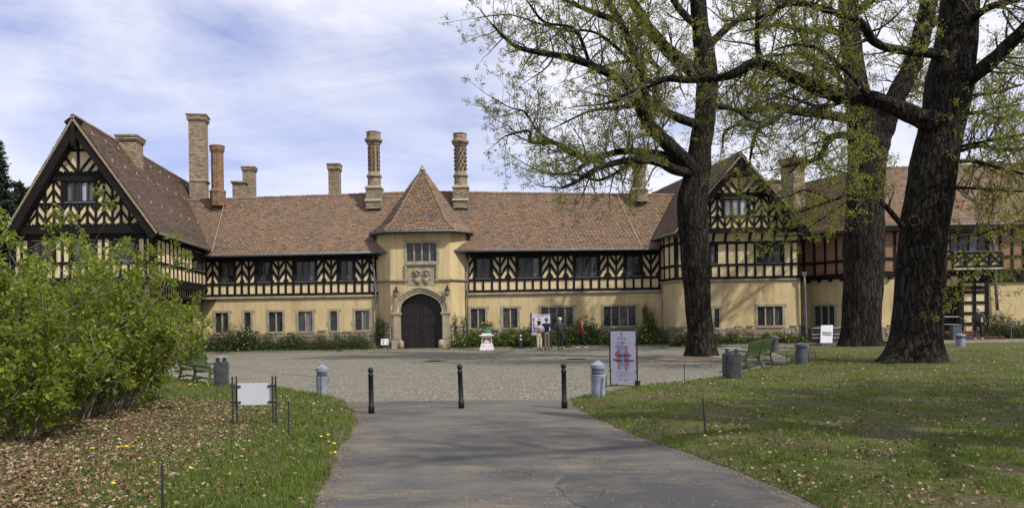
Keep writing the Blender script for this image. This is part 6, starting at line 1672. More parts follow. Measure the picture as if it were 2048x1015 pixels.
dspots += [(330 + random.uniform(0, 90), 752 + random.uniform(0, 26)) for _ in range(34)] + [(1640 + random.uniform(0, 110), 700 + random.uniform(0, 10)) for _ in range(12)] + [(1900 + random.uniform(0, 148), 692 + random.uniform(0, 40)) for _ in range(10)]
for (px, py) in dspots:
    p = on_lawn(px, py)
    if p.z <= 0.0: continue
    s = random.uniform(0.6, 0.95)
    o = link('dandelion', DM, None, Matrix.Translation(p) @ Matrix.Rotation(random.uniform(0, 6), 4, 'Z') @ Matrix.Rotation(random.uniform(0.0, 0.45), 4, 'X') @ Matrix.Diagonal((s, s, random.uniform(0.8, 1.5), 1)))
    tag(o, 'small yellow dandelion in the lawn grass', 'dandelion', 'dandelions in the lawns')

# ================================================================== street furniture
random.seed(5)
def text(parent, body, M, size, matname, name='lettering', align='LEFT', extrude=0.001):
    cu = bpy.data.curves.new(name, 'FONT'); cu.body = body; cu.size = size; cu.align_x = align; cu.extrude = extrude; cu.resolution_u = 3
    cu.offset = size * 0.022
    tmp = bpy.data.objects.new('tmp', cu); COL.objects.link(tmp); dg = bpy.context.evaluated_depsgraph_get()
    me = bpy.data.meshes.new_from_object(tmp.evaluated_get(dg)); bpy.data.objects.remove(tmp); me.materials.clear(); me.materials.append(mat(matname))
    return link(name, me, parent, M)
def text_width(o): xs = [v.co.x for v in o.data.vertices]; return max(xs) - min(xs)
def wmat(w, s, z, d): p = w.p(s, z, d); return Matrix(((w.U.x, 0, w.N.x, p.x), (w.U.y, 0, w.N.y, p.y), (0, 1, 0, p.z), (0, 0, 0, 1)))
def flat(parent, w, poly, d, matname, name='print', th=0.001):
    MB().prism([w.p(a, b, d) for a, b in poly], w.N * th).build(name, matname, parent)
def rect(a, b, c, d): return [(a, c), (b, c), (b, d), (a, d)]
def ell(cx, cy, rx, ry, n=18, ph=0): return [(cx + rx * math.cos(2 * math.pi * k / n + ph), cy + ry * math.sin(2 * math.pi * k / n + ph)) for k in range(n)]

# iron bollards across the path
for (px, py, lb, tl) in ((743, 825, 'by the lawn with the blank sign', -0.004), (923, 815, 'in the middle of the path', -0.028), (1129, 815, 'by the lawn beside the poster stand', -0.006)):
    p = gnd(px, py); B = thing('iron_bollard', 'black iron bollard with round ball top ' + lb, 'bollard', p, 'bollards across the path')
    h = 0.88
    MB().lathe(p, [(0.060, -0.02), (0.060, 0.13), (0.056, 0.142), (0.050, 0.15), (0.047, 0.70), (0.053, 0.705), (0.054, 0.735), (0.047, 0.745), (0.034, 0.775)], 20).build('post', 'iron', B, smooth=True)
    MB().sphere(p + Vector((0, 0, 0.82)), 0.057, 18, 12).build('ball', 'iron', B, smooth=True)
    B.matrix_world = B.matrix_world @ Matrix.Rotation(tl, 4, 'Y')

# low lights with conical caps
def cone_light(px, py, r, h, lb, m='lamp_grey'):
    p = on_lawn(px, py); L = thing('path_light', lb, 'path light', p, 'path lights along the lawns')
    k = h / 0.72
    MB().lathe(p, [(r * 0.88, -0.03), (r * 0.95, 0.3 * k), (r, 0.405 * k), (r * 1.02, 0.41 * k), (r * 1.02, 0.44 * k), (r * 0.9, 0.45 * k)], 28).build('body', m, L, smooth=False)
    MB().lathe(p, [(r * 0.8, 0.44 * k), (r * 0.8, 0.57 * k)], 20).build('lamp_core', 'black', L)
    for j in range(4): MB().lathe(p, [(r * 0.82, (0.462 + 0.028 * j) * k), (r * 0.98, (0.466 + 0.028 * j) * k), (r * 0.98, (0.474 + 0.028 * j) * k), (r * 0.82, (0.478 + 0.028 * j) * k)], 28).build('louvre', m, L)
    MB().lathe(p, [(r * 0.9, 0.57 * k), (r * 1.02, 0.572 * k), (r * 1.02, 0.645 * k), (r * 0.98, 0.65 * k), (r * 0.45, 0.70 * k), (r * 0.08, 0.735 * k), (0.002, 0.74 * k)], 28).build('cap', m, L)
    return p
cone_light(645, 791, 0.145, 0.72, 'grey path light with conical cap on the lawn edge near the blank sign')
cone_light(1197, 791, 0.165, 0.74, 'grey path light with conical cap beside the poster stand')
def drum_light(px, py, r, h, lb, m, Y=None):
    p = on_lawn(px, py) if Y is None else Y; L = thing('path_light', lb, 'path light', p, 'path lights along the lawns')
    MB().lathe(p, [(r, -0.03), (r, 0.56 * h), (r * 1.03, 0.565 * h), (r * 1.03, 0.6 * h), (r * 0.9, 0.605 * h)], 28).build('body', m, L)
    MB().lathe(p, [(r * 0.86, 0.6 * h), (r * 0.86, 0.8 * h)], 24).build('lamp_core', 'lamp_dark', L)
    MB().lathe(p, [(r * 0.9, 0.79 * h), (r * 1.08, 0.795 * h), (r * 1.08, 0.9 * h), (r * 1.0, 0.92 * h), (r * 0.5, 0.97 * h), (0.02, 1.0 * h)], 28).build('cap', m, L)
drum_light(1604, 727, 0.21, 0.72, 'wide grey drum-shaped path light between the benches and the thick oak', 'lamp_dark')
drum_light(1921, 692, 0.20, 0.60, 'grey drum-shaped path light before the entrance steps', 'lamp_grey')
drum_light(1550, 703, 0.17, 0.78, 'dark drum-shaped litter bin behind the far end of the green bench', 'lamp_dark')  # a dark litter bin, no lamp; it only borrows the drum light's shape

# blank sign on paired poles
A_, B_ = on_lawn(467, 851), on_lawn(549, 849); A_.y = B_.y = (A_.y + B_.y) / 2
S = thing('blank_sign', 'blank white sign board clamped between paired dark poles on the lawn', 'sign', (A_ + B_) / 2)
wsn = Wall(A_, B_); z0 = (A_.z + B_.z) / 2
for s in (0.0, wsn.L):
    for d, ds in ((0.03, -0.012 if s == 0 else 0.0), (-0.05, 0.025 if s == 0 else 0.028)):
        MB().tube([wsn.p(s + ds, z0 - 0.1, d), wsn.p(s + ds, z0 + 0.79, d)], 0.0135, 10).build('pole', 'dark_metal', S)
zb, zt = z0 + 0.33, z0 + 0.68; sl, sr = 0.055, wsn.L - 0.03
MB().hexa([wsn.p(sl, zb, -0.005), wsn.p(sr, zb, -0.005), wsn.p(sr, zb, -0.012), wsn.p(sl, zb, -0.012), wsn.p(sl, zt, -0.005), wsn.p(sr, zt, -0.005), wsn.p(sr, zt, -0.012), wsn.p(sl, zt, -0.012)]).build('panel', 'sign_blank', S)
for s, e in ((-0.03, 0.11), (wsn.L - 0.085, wsn.L + 0.05)):
    for z in (zb + 0.045, zt - 0.05):
        m = MB(); m.bar(wsn.p(s, z, 0.004), wsn.p(e, z, 0.004), 0.016, 0.03); m.tube([wsn.p(s if s < 0.2 else e, z - 0.015, 0.02), wsn.p(s if s < 0.2 else e, z + 0.015, 0.02)], 0.022, 8); m.build('clamp', 'dark_metal', S)

# thin stakes with a wire
def stake(px, py, h, lb, m='dark_metal', r=0.011, lean=0.0):
    p = on_lawn(px, py); MB().tube([p - Vector((0, 0, 0.08)), p + Vector((lean, 0, h))], r, 6).build('fence_stake', m, None, label=lb, cat='stake', group='thin stakes round the lawns'); return p + Vector((lean, 0, h))
s1 = stake(578, 870, 0.50, 'thin dark stake standing just right of the blank sign'.replace('right of', 'beside'))
s2 = stake(326, 1050, 0.50, 'thin dark stake among the dandelions at the lawn foreground')
s3 = stake(642, 796, 0.52, 'thin rod standing before the path light near the blank sign', 'stake_wood', 0.010)
s4 = stake(1412, 868, 0.50, 'thin dark stake in the lawn beside the asphalt path', lean=-0.04)
s5 = stake(1369, 766, 0.50, 'thin dark stake at the court edge near the wire bin')
s6 = stake(1574, 734, 0.50, 'thin dark stake by the round kerb of the green bench')
s7 = stake(1617, 728, 0.48, 'thin dark stake touching the wide drum-shaped light')
s8 = stake(1633, 714, 0.36, 'leaning dark stake at the lawn edge near the twin-stemmed oak', lean=-0.1)
s9 = stake(1622, 706, 0.42, 'thin dark stake at the lawn edge before the entrance notice', lean=-0.03)
s10 = stake(1209, 790, 0.42, 'short weathered wooden stake leaning by the poster stand', 'stake_wood', 0.028, 0.03)
s11 = stake(1203, 792, 0.40, 'thin bent rod at the path light beside the poster stand', 'stake_wood', 0.010, 0.03)
def wire(a, b, sag, lb):
    pts = [Vector(a).lerp(Vector(b), t / 12) - Vector((0, 0, sag * 4 * (t / 12) * (1 - t / 12))) for t in range(13)]
    MB().tube(pts, 0.003, 4).build('fence_wire', 'dark_metal', None, label=lb, cat='wire', group='wires between the stakes')
d_ = Vector((0, 0, -0.04))
wire(s2 + d_, s1 + d_, 0.05, 'thin wire stretched past the blank sign to the lawn foreground'); wire(s1 + d_, s3 + d_, 0.06, 'thin wire from the stake beside the blank sign to the path light')
r_end = on_lawn(2040, 905) + Vector((0, 0, 0.3)); wire(s4 + d_, r_end, 0.12, 'thin wire sagging over the lawn from the stake by the asphalt path')
wire(s5 + d_, s6 + d_, 0.08, 'thin wire passing the green bench from the court edge')
lb_end = on_lawn(455, 762) + Vector((0, 0, 0.5)); wire(s3 + d_, lb_end, 0.06, 'thin wire along the court edge to the bench by the shrub')

# benches
def bench(name_label, near, d, facing, L, nsup):
    x = Vector((d[0], d[1], 0)).normalized(); y = Vector((facing[0], facing[1], 0)); y = (y - x * y.dot(x)).normalized(); z = Vector((0, 0, 1))
    o = Vector(near); q = lambda a, b, c: o + x * a + y * b + z * c
    T = thing('park_bench', name_label, 'bench', o, 'green park benches')
    for k in range(nsup):
        a = L * k / (nsup - 1); m = MB()
        for pts in ([(-0.34, 0), (-0.24, 0.16), (-0.19, 0.32), (-0.20, 0.46), (-0.27, 0.66), (-0.37, 0.93)], [(0.30, 0), (0.23, 0.15), (0.25, 0.32), (0.30, 0.42)], [(-0.2, 0.38), (0.06, 0.36), (0.30, 0.41)], [(-0.27, 0.14), (0, 0.19), (0.24, 0.14)]):
            for (b0, c0), (b1, c1) in zip(pts, pts[1:]): m.bar(q(a, b0, c0), q(a, b1 + (b1 - b0) * 0.08, c1 + (c1 - c0) * 0.08), 0.05, 0.055, x)
        if k in (0, nsup - 1):
            arm = [(-0.25, 0.64), (0.0, 0.66), (0.26, 0.64), (0.33, 0.58), (0.29, 0.41)]
            for (b0, c0), (b1, c1) in zip(arm, arm[1:]): m.bar(q(a, b0, c0), q(a, b1 + (b1 - b0) * 0.06, c1), 0.055, 0.05, x)
        m.build('leg', 'bench_green', T)
    for k in range(4): b = -0.13 + 0.125 * k; MB().bar(q(-0.06, b, 0.435 + 0.008 * k), q(L + 0.06, b, 0.435 + 0.008 * k), 0.105, 0.035).build('seat_plank', 'bench_green', T)
    bk = lambda c: -0.20 - (c - 0.46) * 0.36 + 0.045
    for c, hgt in ((0.87, 0.14), (0.55, 0.075)):
        n_ = (y * 1 + z * 0.36).normalized(); u_ = x.cross(n_)
        MB().obox(q(L / 2, bk(c), c), x, n_, u_, L / 2 + 0.07, 0.017, hgt / 2).build('back_rail', 'bench_green', T)
    ns = int(L / 0.155)
    for k in range(ns):
        a = L * (k + 0.5) / ns
        MB().bar(q(a, bk(0.58) - 0.004, 0.58), q(a, bk(0.81) - 0.004, 0.81), 0.055, 0.02, y).build('back_slat', 'bench_green', T)
    MB().bar(q(0, 0.02, 0.2), q(L, 0.02, 0.2), 0.03, 0.03).build('stretcher', 'bench_green', T)
bench('green slatted bench beside the leafy shrub, its back to the lawn', (-8.25, 22.3, 0.0), (-0.6, 0.8), (0.8, 0.6), 3.0, 3)
bench('green slatted bench between the court oak and the thick leaning oak', (6.95, 24.5, 0.0), (0.47, 0.88), (-0.88, 0.47), 4.0, 3)
# little round kerb behind the bench
pc = gnd(1540, 722)
kb2 = MB(); prev = None
for k in range(26):
    a = -1.5 + 2.6 * k / 25; p = Vector((8.3 + 1.35 * math.cos(a), 26.2 + 2.3 * math.sin(a), 0.02))
    if prev: kb2.bar(prev, p, 0.06, 0.12)
    prev = p
o = kb2.build('bench_kerb', 'kerb_stone'); o['kind'] = 'structure'

# wire bins
def bin_(px, py, r, h, lb, z=None):
    p = on_lawn(px, py); T = thing('litter_bin', lb, 'litter bin', p, 'wire litter bins beside the benches')
    m = MB(); nr, nvw = 17, 40
    for j in range(nr + 1):
        z = 0.02 + h * j / nr; m.lathe(p, [(r, z - 0.006), (r + 0.008, z), (r, z + 0.006), (r - 0.006, z)], 32, cap=False)
    for k in range(nvw):
        a = 2 * math.pi * k / nvw; c, s = math.cos(a), math.sin(a); m.tube([p + Vector((r * c, r * s, 0)), p + Vector((r * c, r * s, h + 0.02))], 0.0055, 4)
    m.build('wire_basket', 'galv', T)
    MB().lathe(p, [(r * 0.90, 0.03), (r * 0.93, h * 0.97)], 28).build('liner', 'galv_dark', T)
    for sg in (-1, 1): MB().box(p.x + sg * r * 0.5 - 0.035, p.x + sg * r * 0.5 + 0.035, p.y - 0.05, p.y + 0.05, p.z + h - 0.03, p.z + h + 0.15).build('lid_post', 'galv', T)
    MB().lathe(p, [(r * 1.05, h + 0.145), (r * 1.14, h + 0.15), (r * 1.14, h + 0.172), (r * 0.2, h + 0.19)], 28).build('lid', 'lamp_grey', T)
simple('galv_dark', (0.045, 0.048, 0.055), 0.6, 0.3, var=0.3)
bin_(443, 771, 0.185, 0.60, 'grey wire litter bin at the end of the bench by the shrub')
bin_(1464, 755, 0.245, 0.62, 'grey wire litter bin before the bench by the court oak')

# poster stand
wp = Wall((2.50, 20.55), (3.10, 19.95))
PS = thing('poster_stand', 'black framed poster stand announcing a garden event beside the path light', 'poster stand', wp.p(wp.L / 2, 0))
W_ = wp.L; Ht = 1.44
m = MB()
fr = [wp.p(0, 0.05), wp.p(0, Ht - 0.05), wp.p(0.015, Ht - 0.015), wp.p(0.05, Ht), wp.p(W_ - 0.05, Ht), wp.p(W_ - 0.015, Ht - 0.015), wp.p(W_, Ht - 0.05), wp.p(W_, 0.02)]
m.tube(fr, 0.016, 10); m.build('frame', 'iron', PS, smooth=True)
MB().tube([wp.p(0, 0.07), wp.p(0.05, 0.03), wp.p(W_, 0.03)], 0.014, 8).build('bottom_bar', 'iron', PS)
for s in (0.02, W_): MB().tube([wp.p(s, 0.02, 0.28), wp.p(s, 0.02, -0.28)], 0.014, 8).build('foot', 'iron', PS)
MB().hexa([wp.p(W_ - 0.04, 0, 0.05), wp.p(W_ + 0.05, 0, 0.05), wp.p(W_ + 0.05, 0, -0.05), wp.p(W_ - 0.04, 0, -0.05), wp.p(W_ - 0.04, 0.17, 0.05), wp.p(W_ + 0.05, 0.17, 0.05), wp.p(W_ + 0.05, 0.17, -0.05), wp.p(W_ - 0.04, 0.17, -0.05)]).build('foot_block', 'iron', PS)
for z in (1.08, 0.38):
    for s in (0.0, W_): MB().obox(wp.p(s + (0.015 if s == 0 else -0.015), z, 0.012), wp.U, wp.N, (0, 0, 1), 0.03, 0.012, 0.014).build('clip', 'iron', PS)
a0, a1 = 0.035, W_ - 0.035; pz0, pz1 = 0.10, Ht - 0.035
pan = MB().hexa([wp.p(a0, pz0, 0.006), wp.p(a1, pz0, 0.006), wp.p(a1, pz0, -0.006), wp.p(a0, pz0, -0.006), wp.p(a0, pz1, 0.006), wp.p(a1, pz1, 0.006), wp.p(a1, pz1, -0.006), wp.p(a0, pz1, -0.006)]).build('panel', 'poster_lilac', PS)
PW, PH = a1 - a0, pz1 - pz0
def pp(zx, zy): return a0 + (zx - 155) / 365 * PW, pz1 - (zy - 140) / 720 * PH
def P_(pts): return [pp(*q) for q in pts]
ez_ = lambda cx, cy, rx, ry, n=16: P_([(cx + rx * math.cos(2 * math.pi * k / n), cy + ry * math.sin(2 * math.pi * k / n)) for k in range(n)])
blob = [(325, 265), (350, 310), (362, 380), (352, 440), (420, 470), (425, 520), (400, 560), (440, 640), (405, 640), (380, 600), (370, 680), (345, 640), (310, 660), (290, 620), (262, 650), (258, 560), (232, 500), (250, 440), (300, 440), (292, 350), (305, 300)]
flat(pan, wp, P_(blob), 0.007, 'ink_blue', 'print_shape'); flat(pan, wp, ez_(228, 350, 14, 34), 0.007, 'ink_blue', 'print_shape')
for cx, cy, k in ((268, 355, 1.0), (383, 372, 1.0)):   # two generic dancing figures
    flat(pan, wp, ez_(cx, cy, 26, 33), 0.0085, 'ink_red', 'print_figure'); flat(pan, wp, ez_(cx, cy + 6, 9, 13), 0.0092, 'ink_pink', 'print_figure')
    flat(pan, wp, P_([(cx - 12, cy + 32), (cx + 14, cy + 32), (cx + 44, cy + 86), (cx + 24, cy + 120), (cx + 52, cy + 210), (cx + 20, cy + 232), (cx - 30, cy + 226), (cx - 26, cy + 130), (cx - 42, cy + 92)]), 0.0085, 'ink_red', 'print_figure')
    for sg in (-1, 1): flat(pan, wp, P_([(cx + sg * 6 - 7, cy + 220), (cx + sg * 6 + 7, cy + 220), (cx + sg * 10 + 6, cy + 320), (cx + sg * 10 - 6, cy + 320)]), 0.0085, 'ink_red', 'print_figure')
flat(pan, wp, P_([(440, 605), (460, 592), (455, 612), (442, 618)]), 0.0085, 'ink_red', 'print_figure')
ring = ez_(317, 182, 18, 24, 20); ring2 = ez_(317, 182, 14.5, 20, 20); rb = MB()
for k in range(20): rb.add([wp.p(*ring[k], 0.0082), wp.p(*ring[(k + 1) % 20], 0.0082), wp.p(*ring2[(k + 1) % 20], 0.0082), wp.p(*ring2[k], 0.0082)], [(0, 1, 2, 3)])
rb.build('emblem', 'ink', pan); flat(pan, wp, P_([(311, 172), (320, 168), (322, 182), (326, 196), (318, 192), (312, 197), (314, 184)]), 0.0082, 'ink', 'emblem_mark')
def line(x0, x1, y, hgt, m='ink_grey'):
    x = x0
    while x < x1 - 4:
        w_ = random.uniform(8, 34); e = min(x + w_, x1); flat(pan, wp, P_([(x, y), (e, y), (e, y + hgt), (x, y + hgt)]), 0.0082, m, 'print_line'); x = e + 5
line(262, 374, 224, 8); line(250, 388, 244, 8, 'ink'); line(256, 384, 283, 9); flat(pan, wp, P_([(190, 299), (462, 311), (462, 314), (190, 302)]), 0.0082, 'ink', 'print_line')
for y, x0, x1 in ((656, 245, 432), (680, 268, 398), (706, 230, 420), (722, 230, 470), (738, 280, 446), (752, 280, 384), (768, 245, 430), (798, 248, 452)): line(x0, x1, y, 4.5)
for x in (292, 352, 382): flat(pan, wp, P_([(x, 818), (x + 16, 820), (x + 16, 832), (x, 830)]), 0.0082, 'ink', 'print_mark')
cap = 40 / 720 * PH / 0.72
for body, zx, zy, wid in (('Tanzlust im', 210, 494, 246), ('Neuen Garten', 187, 562, 302)):
    s, z = pp(zx, zy); tx = text(pan, body, wmat(wp, s, z, 0.0105), cap, 'ink')
    k = (wid / 365 * PW) / text_width(tx)
    tx.matrix_basis = tx.matrix_basis @ Matrix.Diagonal((k, 1, 1, 1))

# information board
wi = Wall(tuple(at(1062, 640, 47.4).xy), tuple(at(1102, 640, 47.4).xy))
IB = thing('information_board', 'pale information board with map between two dark posts behind the visitors', 'information board', wi.p(wi.L / 2, 0))
for s in (0, wi.L): MB().tube([wi.p(s, -0.02), wi.p(s, 2.12)], 0.045, 8).build('post', 'dark_metal', IB)
bz0, bz1 = at(1080, 661, 47.4).z, at(1080, 628, 47.4).z
bp_ = MB().hexa([wi.p(0.06, bz0, 0.03), wi.p(wi.L - 0.05, bz0, 0.03), wi.p(wi.L - 0.05, bz0, -0.02), wi.p(0.06, bz0, -0.02), wi.p(0.06, bz1, 0.03), wi.p(wi.L - 0.05, bz1, 0.03), wi.p(wi.L - 0.05, bz1, -0.02), wi.p(0.06, bz1, -0.02)]).build('panel', 'poster_lilac', IB)
bh, bw = bz1 - bz0, wi.L - 0.11
bb = lambda x, y: (0.06 + x * bw, bz0 + y * bh)
def br(x0, x1, y0, y1, m, d=0.033): flat(bp_, wi, [bb(x0, y0), bb(x1, y0), bb(x1, y1), bb(x0, y1)], d, m, 'print')
br(0.18, 0.62, 0.10, 0.80, 'sign_white', 0.0315); br(0.64, 0.96, 0.10, 0.80, 'sign_white', 0.0315)
for k, mm in enumerate(('ink', 'brick_red_paint', 'ink', 'ink_blue', 'brick_red_paint', 'ink')): br(0.04, 0.14, 0.12 + 0.115 * k, 0.20 + 0.115 * k, mm)
for (x0, x1, y0, y1, mm) in ((0.32, 0.44, 0.70, 0.76, 'ink'), (0.42, 0.5, 0.66, 0.72, 'ink_orange'), (0.34, 0.46, 0.52, 0.57, 'ink_red'), (0.24, 0.3, 0.55, 0.6, 'ink'), (0.5, 0.58, 0.58, 0.62, 'ink_grey'), (0.68, 0.84, 0.7, 0.76, 'ink_green'), (0.7, 0.9, 0.5, 0.54, 'ink_green'), (0.25, 0.33, 0.3, 0.36, 'ink'), (0.4, 0.55, 0.25, 0.3, 'ink_grey')): br(x0, x1, y0, y1, mm)
for y in (0.86, 0.92): br(0.2, 0.62, y, y + 0.02, 'ink_grey')
br(0.52, 0.56, 0.93, 0.98, 'ink'); br(0.58, 0.96, 0.94, 0.965, 'ink_grey')
ov = MB().prism([wi.p(a, b, 0.02) for a, b in ell(0.17, bz0 - 0.16, 0.19, 0.1)], wi.N * 0.02).build('oval_plate', 'poster_lilac', IB)
flat(ov, wi, ell(0.15, bz0 - 0.16, 0.06, 0.04), 0.042, 'ink_orange', 'print')
# small dark service post
p = at(1041, 640, 47.7); p.z = 0
sp_ = thing('service_post', 'small dark service post with white plates among the yellow flowers', 'post', p)
MB().box(p.x - 0.09, p.x + 0.09, p.y - 0.07, p.y + 0.07, 0, 0.92).box(p.x - 0.10, p.x + 0.10, p.y - 0.08, p.y + 0.08, 0.92, 0.96).build('post', 'dark_metal', sp_)
for z in (0.78, 0.55): MB().box(p.x - 0.05, p.x + 0.05, p.y - 0.08, p.y - 0.072, z - 0.05, z + 0.05).build('plate', 'sign_white', sp_)

# planter on a pedestal
p = gnd(974, 699); PL = thing('flower_tub', 'green tub of flowers on a white pedestal with red panel beside the gate', 'planter', p)
def taper(mb, x0, x1, z0, z1): mb.hexa([(p.x + sx * x0, p.y + sy * x0, z0) for sx, sy in ((-1, -1), (1, -1), (1, 1), (-1, 1))] + [(p.x + sx * x1, p.y + sy * x1, z1) for sx, sy in ((-1, -1), (1, -1), (1, 1), (-1, 1))])
m = MB(); taper(m, 0.42, 0.37, 0, 0.22); taper(m, 0.35, 0.33, 0.22, 0.26); taper(m, 0.36, 0.31, 0.26, 0.38); taper(m, 0.29, 0.29, 0.38, 0.72); taper(m, 0.29, 0.34, 0.72, 0.80); taper(m, 0.40, 0.42, 0.80, 0.85); taper(m, 0.42, 0.28, 0.85, 0.90); taper(m, 0.27, 0.27, 0.90, 0.96)
m.build('pedestal', 'white_paint', PL)
MB().box(p.x - 0.245, p.x + 0.245, p.y - 0.30, p.y - 0.285, 0.40, 0.69).build('panel', 'brick_red_paint', PL)
m = MB(); pts = [(0.17 * math.cos(a), 0.40 + 0.19 * math.sin(a)) for a in [math.pi * k / 12 for k in range(13)]]
m.prism([(p.x + a, p.y - 0.304, b) for a, b in pts], (0, -0.02, 0)); m.build('arch_relief', 'white_paint', PL)
for k in range(7): MB().box(p.x - 0.245, p.x + 0.245, p.y - 0.303, p.y - 0.3, 0.44 + 0.036 * k, 0.446 + 0.036 * k).build('panel_joint', 'mortar', PL)
tub = MB().lathe(p, [(0.26, 0.96), (0.29, 1.40), (0.29, 1.42), (0.26, 1.42), (0.24, 1.3)], 28).build('tub', 'tub_green', PL, smooth=False)
for z, r in ((1.06, 0.271), (1.32, 0.288)): MB().lathe(p, [(r, z - 0.014), (r + 0.006, z), (r, z + 0.014)], 28, cap=False).build('hoop', 'hoop', tub)
n = 900; Pq = np.array([p.x, p.y, 1.44]) + RNG.normal(0, 1, (n, 3)) * np.array([0.17, 0.17, 0.08]); link('foliage', leaf_mesh('foliage', Pq, 0.08, 'rose_leaf'), PL, kind='stuff')
for mm, cnt in (('flower_yellow', 22), ('flower_violet', 16)):
    f = MB()
    for k in range(cnt): f.sphere((p.x + random.gauss(0, 0.16), p.y + random.gauss(-0.05, 0.15), 1.50 + abs(random.gauss(0, 0.07))), random.uniform(0.03, 0.05), 7, 5)
    f.build('blossoms', mm, PL, kind='stuff')
for sx, hh in ((0.0, 1.72), (0.11, 1.70), (-0.05, 1.62)):
    MB().tube([(p.x + sx, p.y, 1.4), (p.x + sx * 1.1, p.y, hh)], [0.008, 0.008], 5).sphere((p.x + sx * 1.1, p.y, hh), (0.028, 0.028, 0.05), 7, 5).build('flower_spike', 'flower_violet', PL)

# low notice left of the gate
wn_ = Wall(tuple(at(762, 684, 47.6).xy), tuple(at(777, 684, 47.6).xy))
LN = thing('low_notice', 'small white notice on short legs at the bed beside the gate', 'notice', wn_.p(wn_.L / 2, 0))
nz0, nz1 = at(769, 689, 47.6).z, at(769, 677, 47.6).z
for s in (0.05, wn_.L - 0.05): MB().tube([wn_.p(s, -0.02), wn_.p(s, nz0 + 0.1)], 0.015, 6).build('leg', 'dark_metal', LN)
lp = MB().hexa([wn_.p(0, nz0, 0.05), wn_.p(wn_.L, nz0, 0.05), wn_.p(wn_.L, nz0, 0.03), wn_.p(0, nz0, 0.03), wn_.p(0, nz1, -0.02), wn_.p(wn_.L, nz1, -0.02), wn_.p(wn_.L, nz1, -0.04), wn_.p(0, nz1, -0.04)]).build('panel', 'sign_white', LN)
for (x0, x1, y0, y1) in ((0.15, 0.5, 0.75, 0.82), (0.15, 0.42, 0.62, 0.68), (0.28, 0.42, 0.2, 0.42), (0.8, 0.88, 0.25, 0.45), (0.82, 0.88, 0.7, 0.8), (0.15, 0.25, 0.28, 0.34)):
    f = lambda x, y: wn_.p(x * wn_.L, nz0 + y * (nz1 - nz0), 0.053 - 0.07 * y)
    MB().prism([f(x0, y0), f(x1, y0), f(x1, y1), f(x0, y1)], wn_.N * 0.004).build('print', 'ink', lp)

# ---- far right: raised terrace, steps, rails, bin, entrance notice
o = MB().add([(19.5, 40.6, -0.02), (36, 40.6, -0.02), (36, 42.0, 0.19), (20.5, 42.0, 0.19), (36, 46.6, 0.2), (21, 46.6, 0.2)], [(0, 1, 2, 3), (3, 2, 4, 5)]).build('entrance_terrace', 'cobbles'); o['kind'] = 'structure'
sx0, sx1 = at(1893, 660, 45.5).x, at(1996, 660, 45.5).x
ST = thing('entrance_steps', 'dark steps with red edges before the carved entrance', 'steps', ((sx0 + sx1) / 2, 45.6, 0.2))
for k in range(3):
    y0 = 45.0 + 0.32 * k; xr = sx1 - 0.25 * k
    st = MB().box(sx0, xr, y0, 46.58, 0.2 + 0.15 * k, 0.345 + 0.15 * k).build('step', 'step_dark', ST)
    MB().box(sx0, xr, y0 - 0.004, y0 + 0.1, 0.345 + 0.15 * k, 0.352 + 0.15 * k).box(sx0, xr, y0 - 0.006, y0 - 0.001, 0.31 + 0.15 * k, 0.348 + 0.15 * k).build('step_edge', 'step_red', st)
def rail(pxs, lb, zt):
    T = thing('handrail', lb, 'handrail', at(pxs[0][0], 660, pxs[0][2]) * 1.0, 'grey handrails at the entrance')
    pts = [at(a, b, c) for a, b, c in pxs]
    MB().tube(pts, 0.028, 8).build('rail', 'galv', T)
    MB().tube([q - Vector((0, 0, 0.42)) for q in pts], 0.018, 8).build('lower_rail', 'galv', T)
    for q in (pts[0], pts[-1]): MB().tube([(q.x, q.y, 0.15), q], 0.026, 8).build('post', 'galv', T)
rail([(1884, 633, 44.9), (1917, 633, 44.9), (1931, 640, 44.5)], 'grey handrail at the entrance steps towards the thick oak', 1)
rail([(2007, 633, 45.6), (2022, 640, 44.6)], 'grey handrail at the shrub side of the entrance steps', 1)
q = at(1911, 668, 44.6); lbn = thing('litter_bin', 'dark square litter bin beside the entrance steps', 'litter bin', (q.x, q.y, 0.2))
MB().box(q.x - 0.24, q.x + 0.24, q.y - 0.2, q.y + 0.2, 0.2, 0.95).build('body', 'lamp_dark', lbn); MB().box(q.x - 0.25, q.x + 0.25, q.y - 0.21, q.y + 0.21, 0.98, 1.06).box(q.x - 0.2, q.x + 0.2, q.y + 0.12, q.y + 0.18, 0.95, 0.98).build('lid', 'lamp_dark', lbn)
we = Wall(tuple(at(1640, 660, 44.2).xy), tuple(at(1664, 660, 44.2).xy))
EN = thing('entrance_notice', 'tilted white entrance notice in front of a low railing by the twin-stemmed oak', 'notice', we.p(we.L / 2, 0))
def ep(x, y, d=0.0): return we.p(x * we.L + y * 0.15, 0.17 + y * 0.97, -0.25 * y + d)
ep_pan = MB().hexa([ep(0, 0, 0.03), ep(1, 0, 0.03), ep(1, 0), ep(0, 0), ep(0, 1, 0.03), ep(1, 1, 0.03), ep(1, 1), ep(0, 1)]).build('panel', 'sign_white', EN)
up = (ep(0, 1) - ep(0, 0)).normalized(); nn = we.U.cross(up)
for body, y in (('EINGANG', 0.56), ('ENTRANCE', 0.44)):
    q = ep(0.12, y, 0.034); tx = text(ep_pan, body, Matrix(((we.U.x, up.x, nn.x, q.x), (we.U.y, up.y, nn.y, q.y), (we.U.z, up.z, nn.z, q.z), (0, 0, 0, 1))), 0.115, 'ink')
    k = 0.76 * we.L / text_width(tx); tx.matrix_basis = tx.matrix_basis @ Matrix.Diagonal((k, 1, 1, 1))
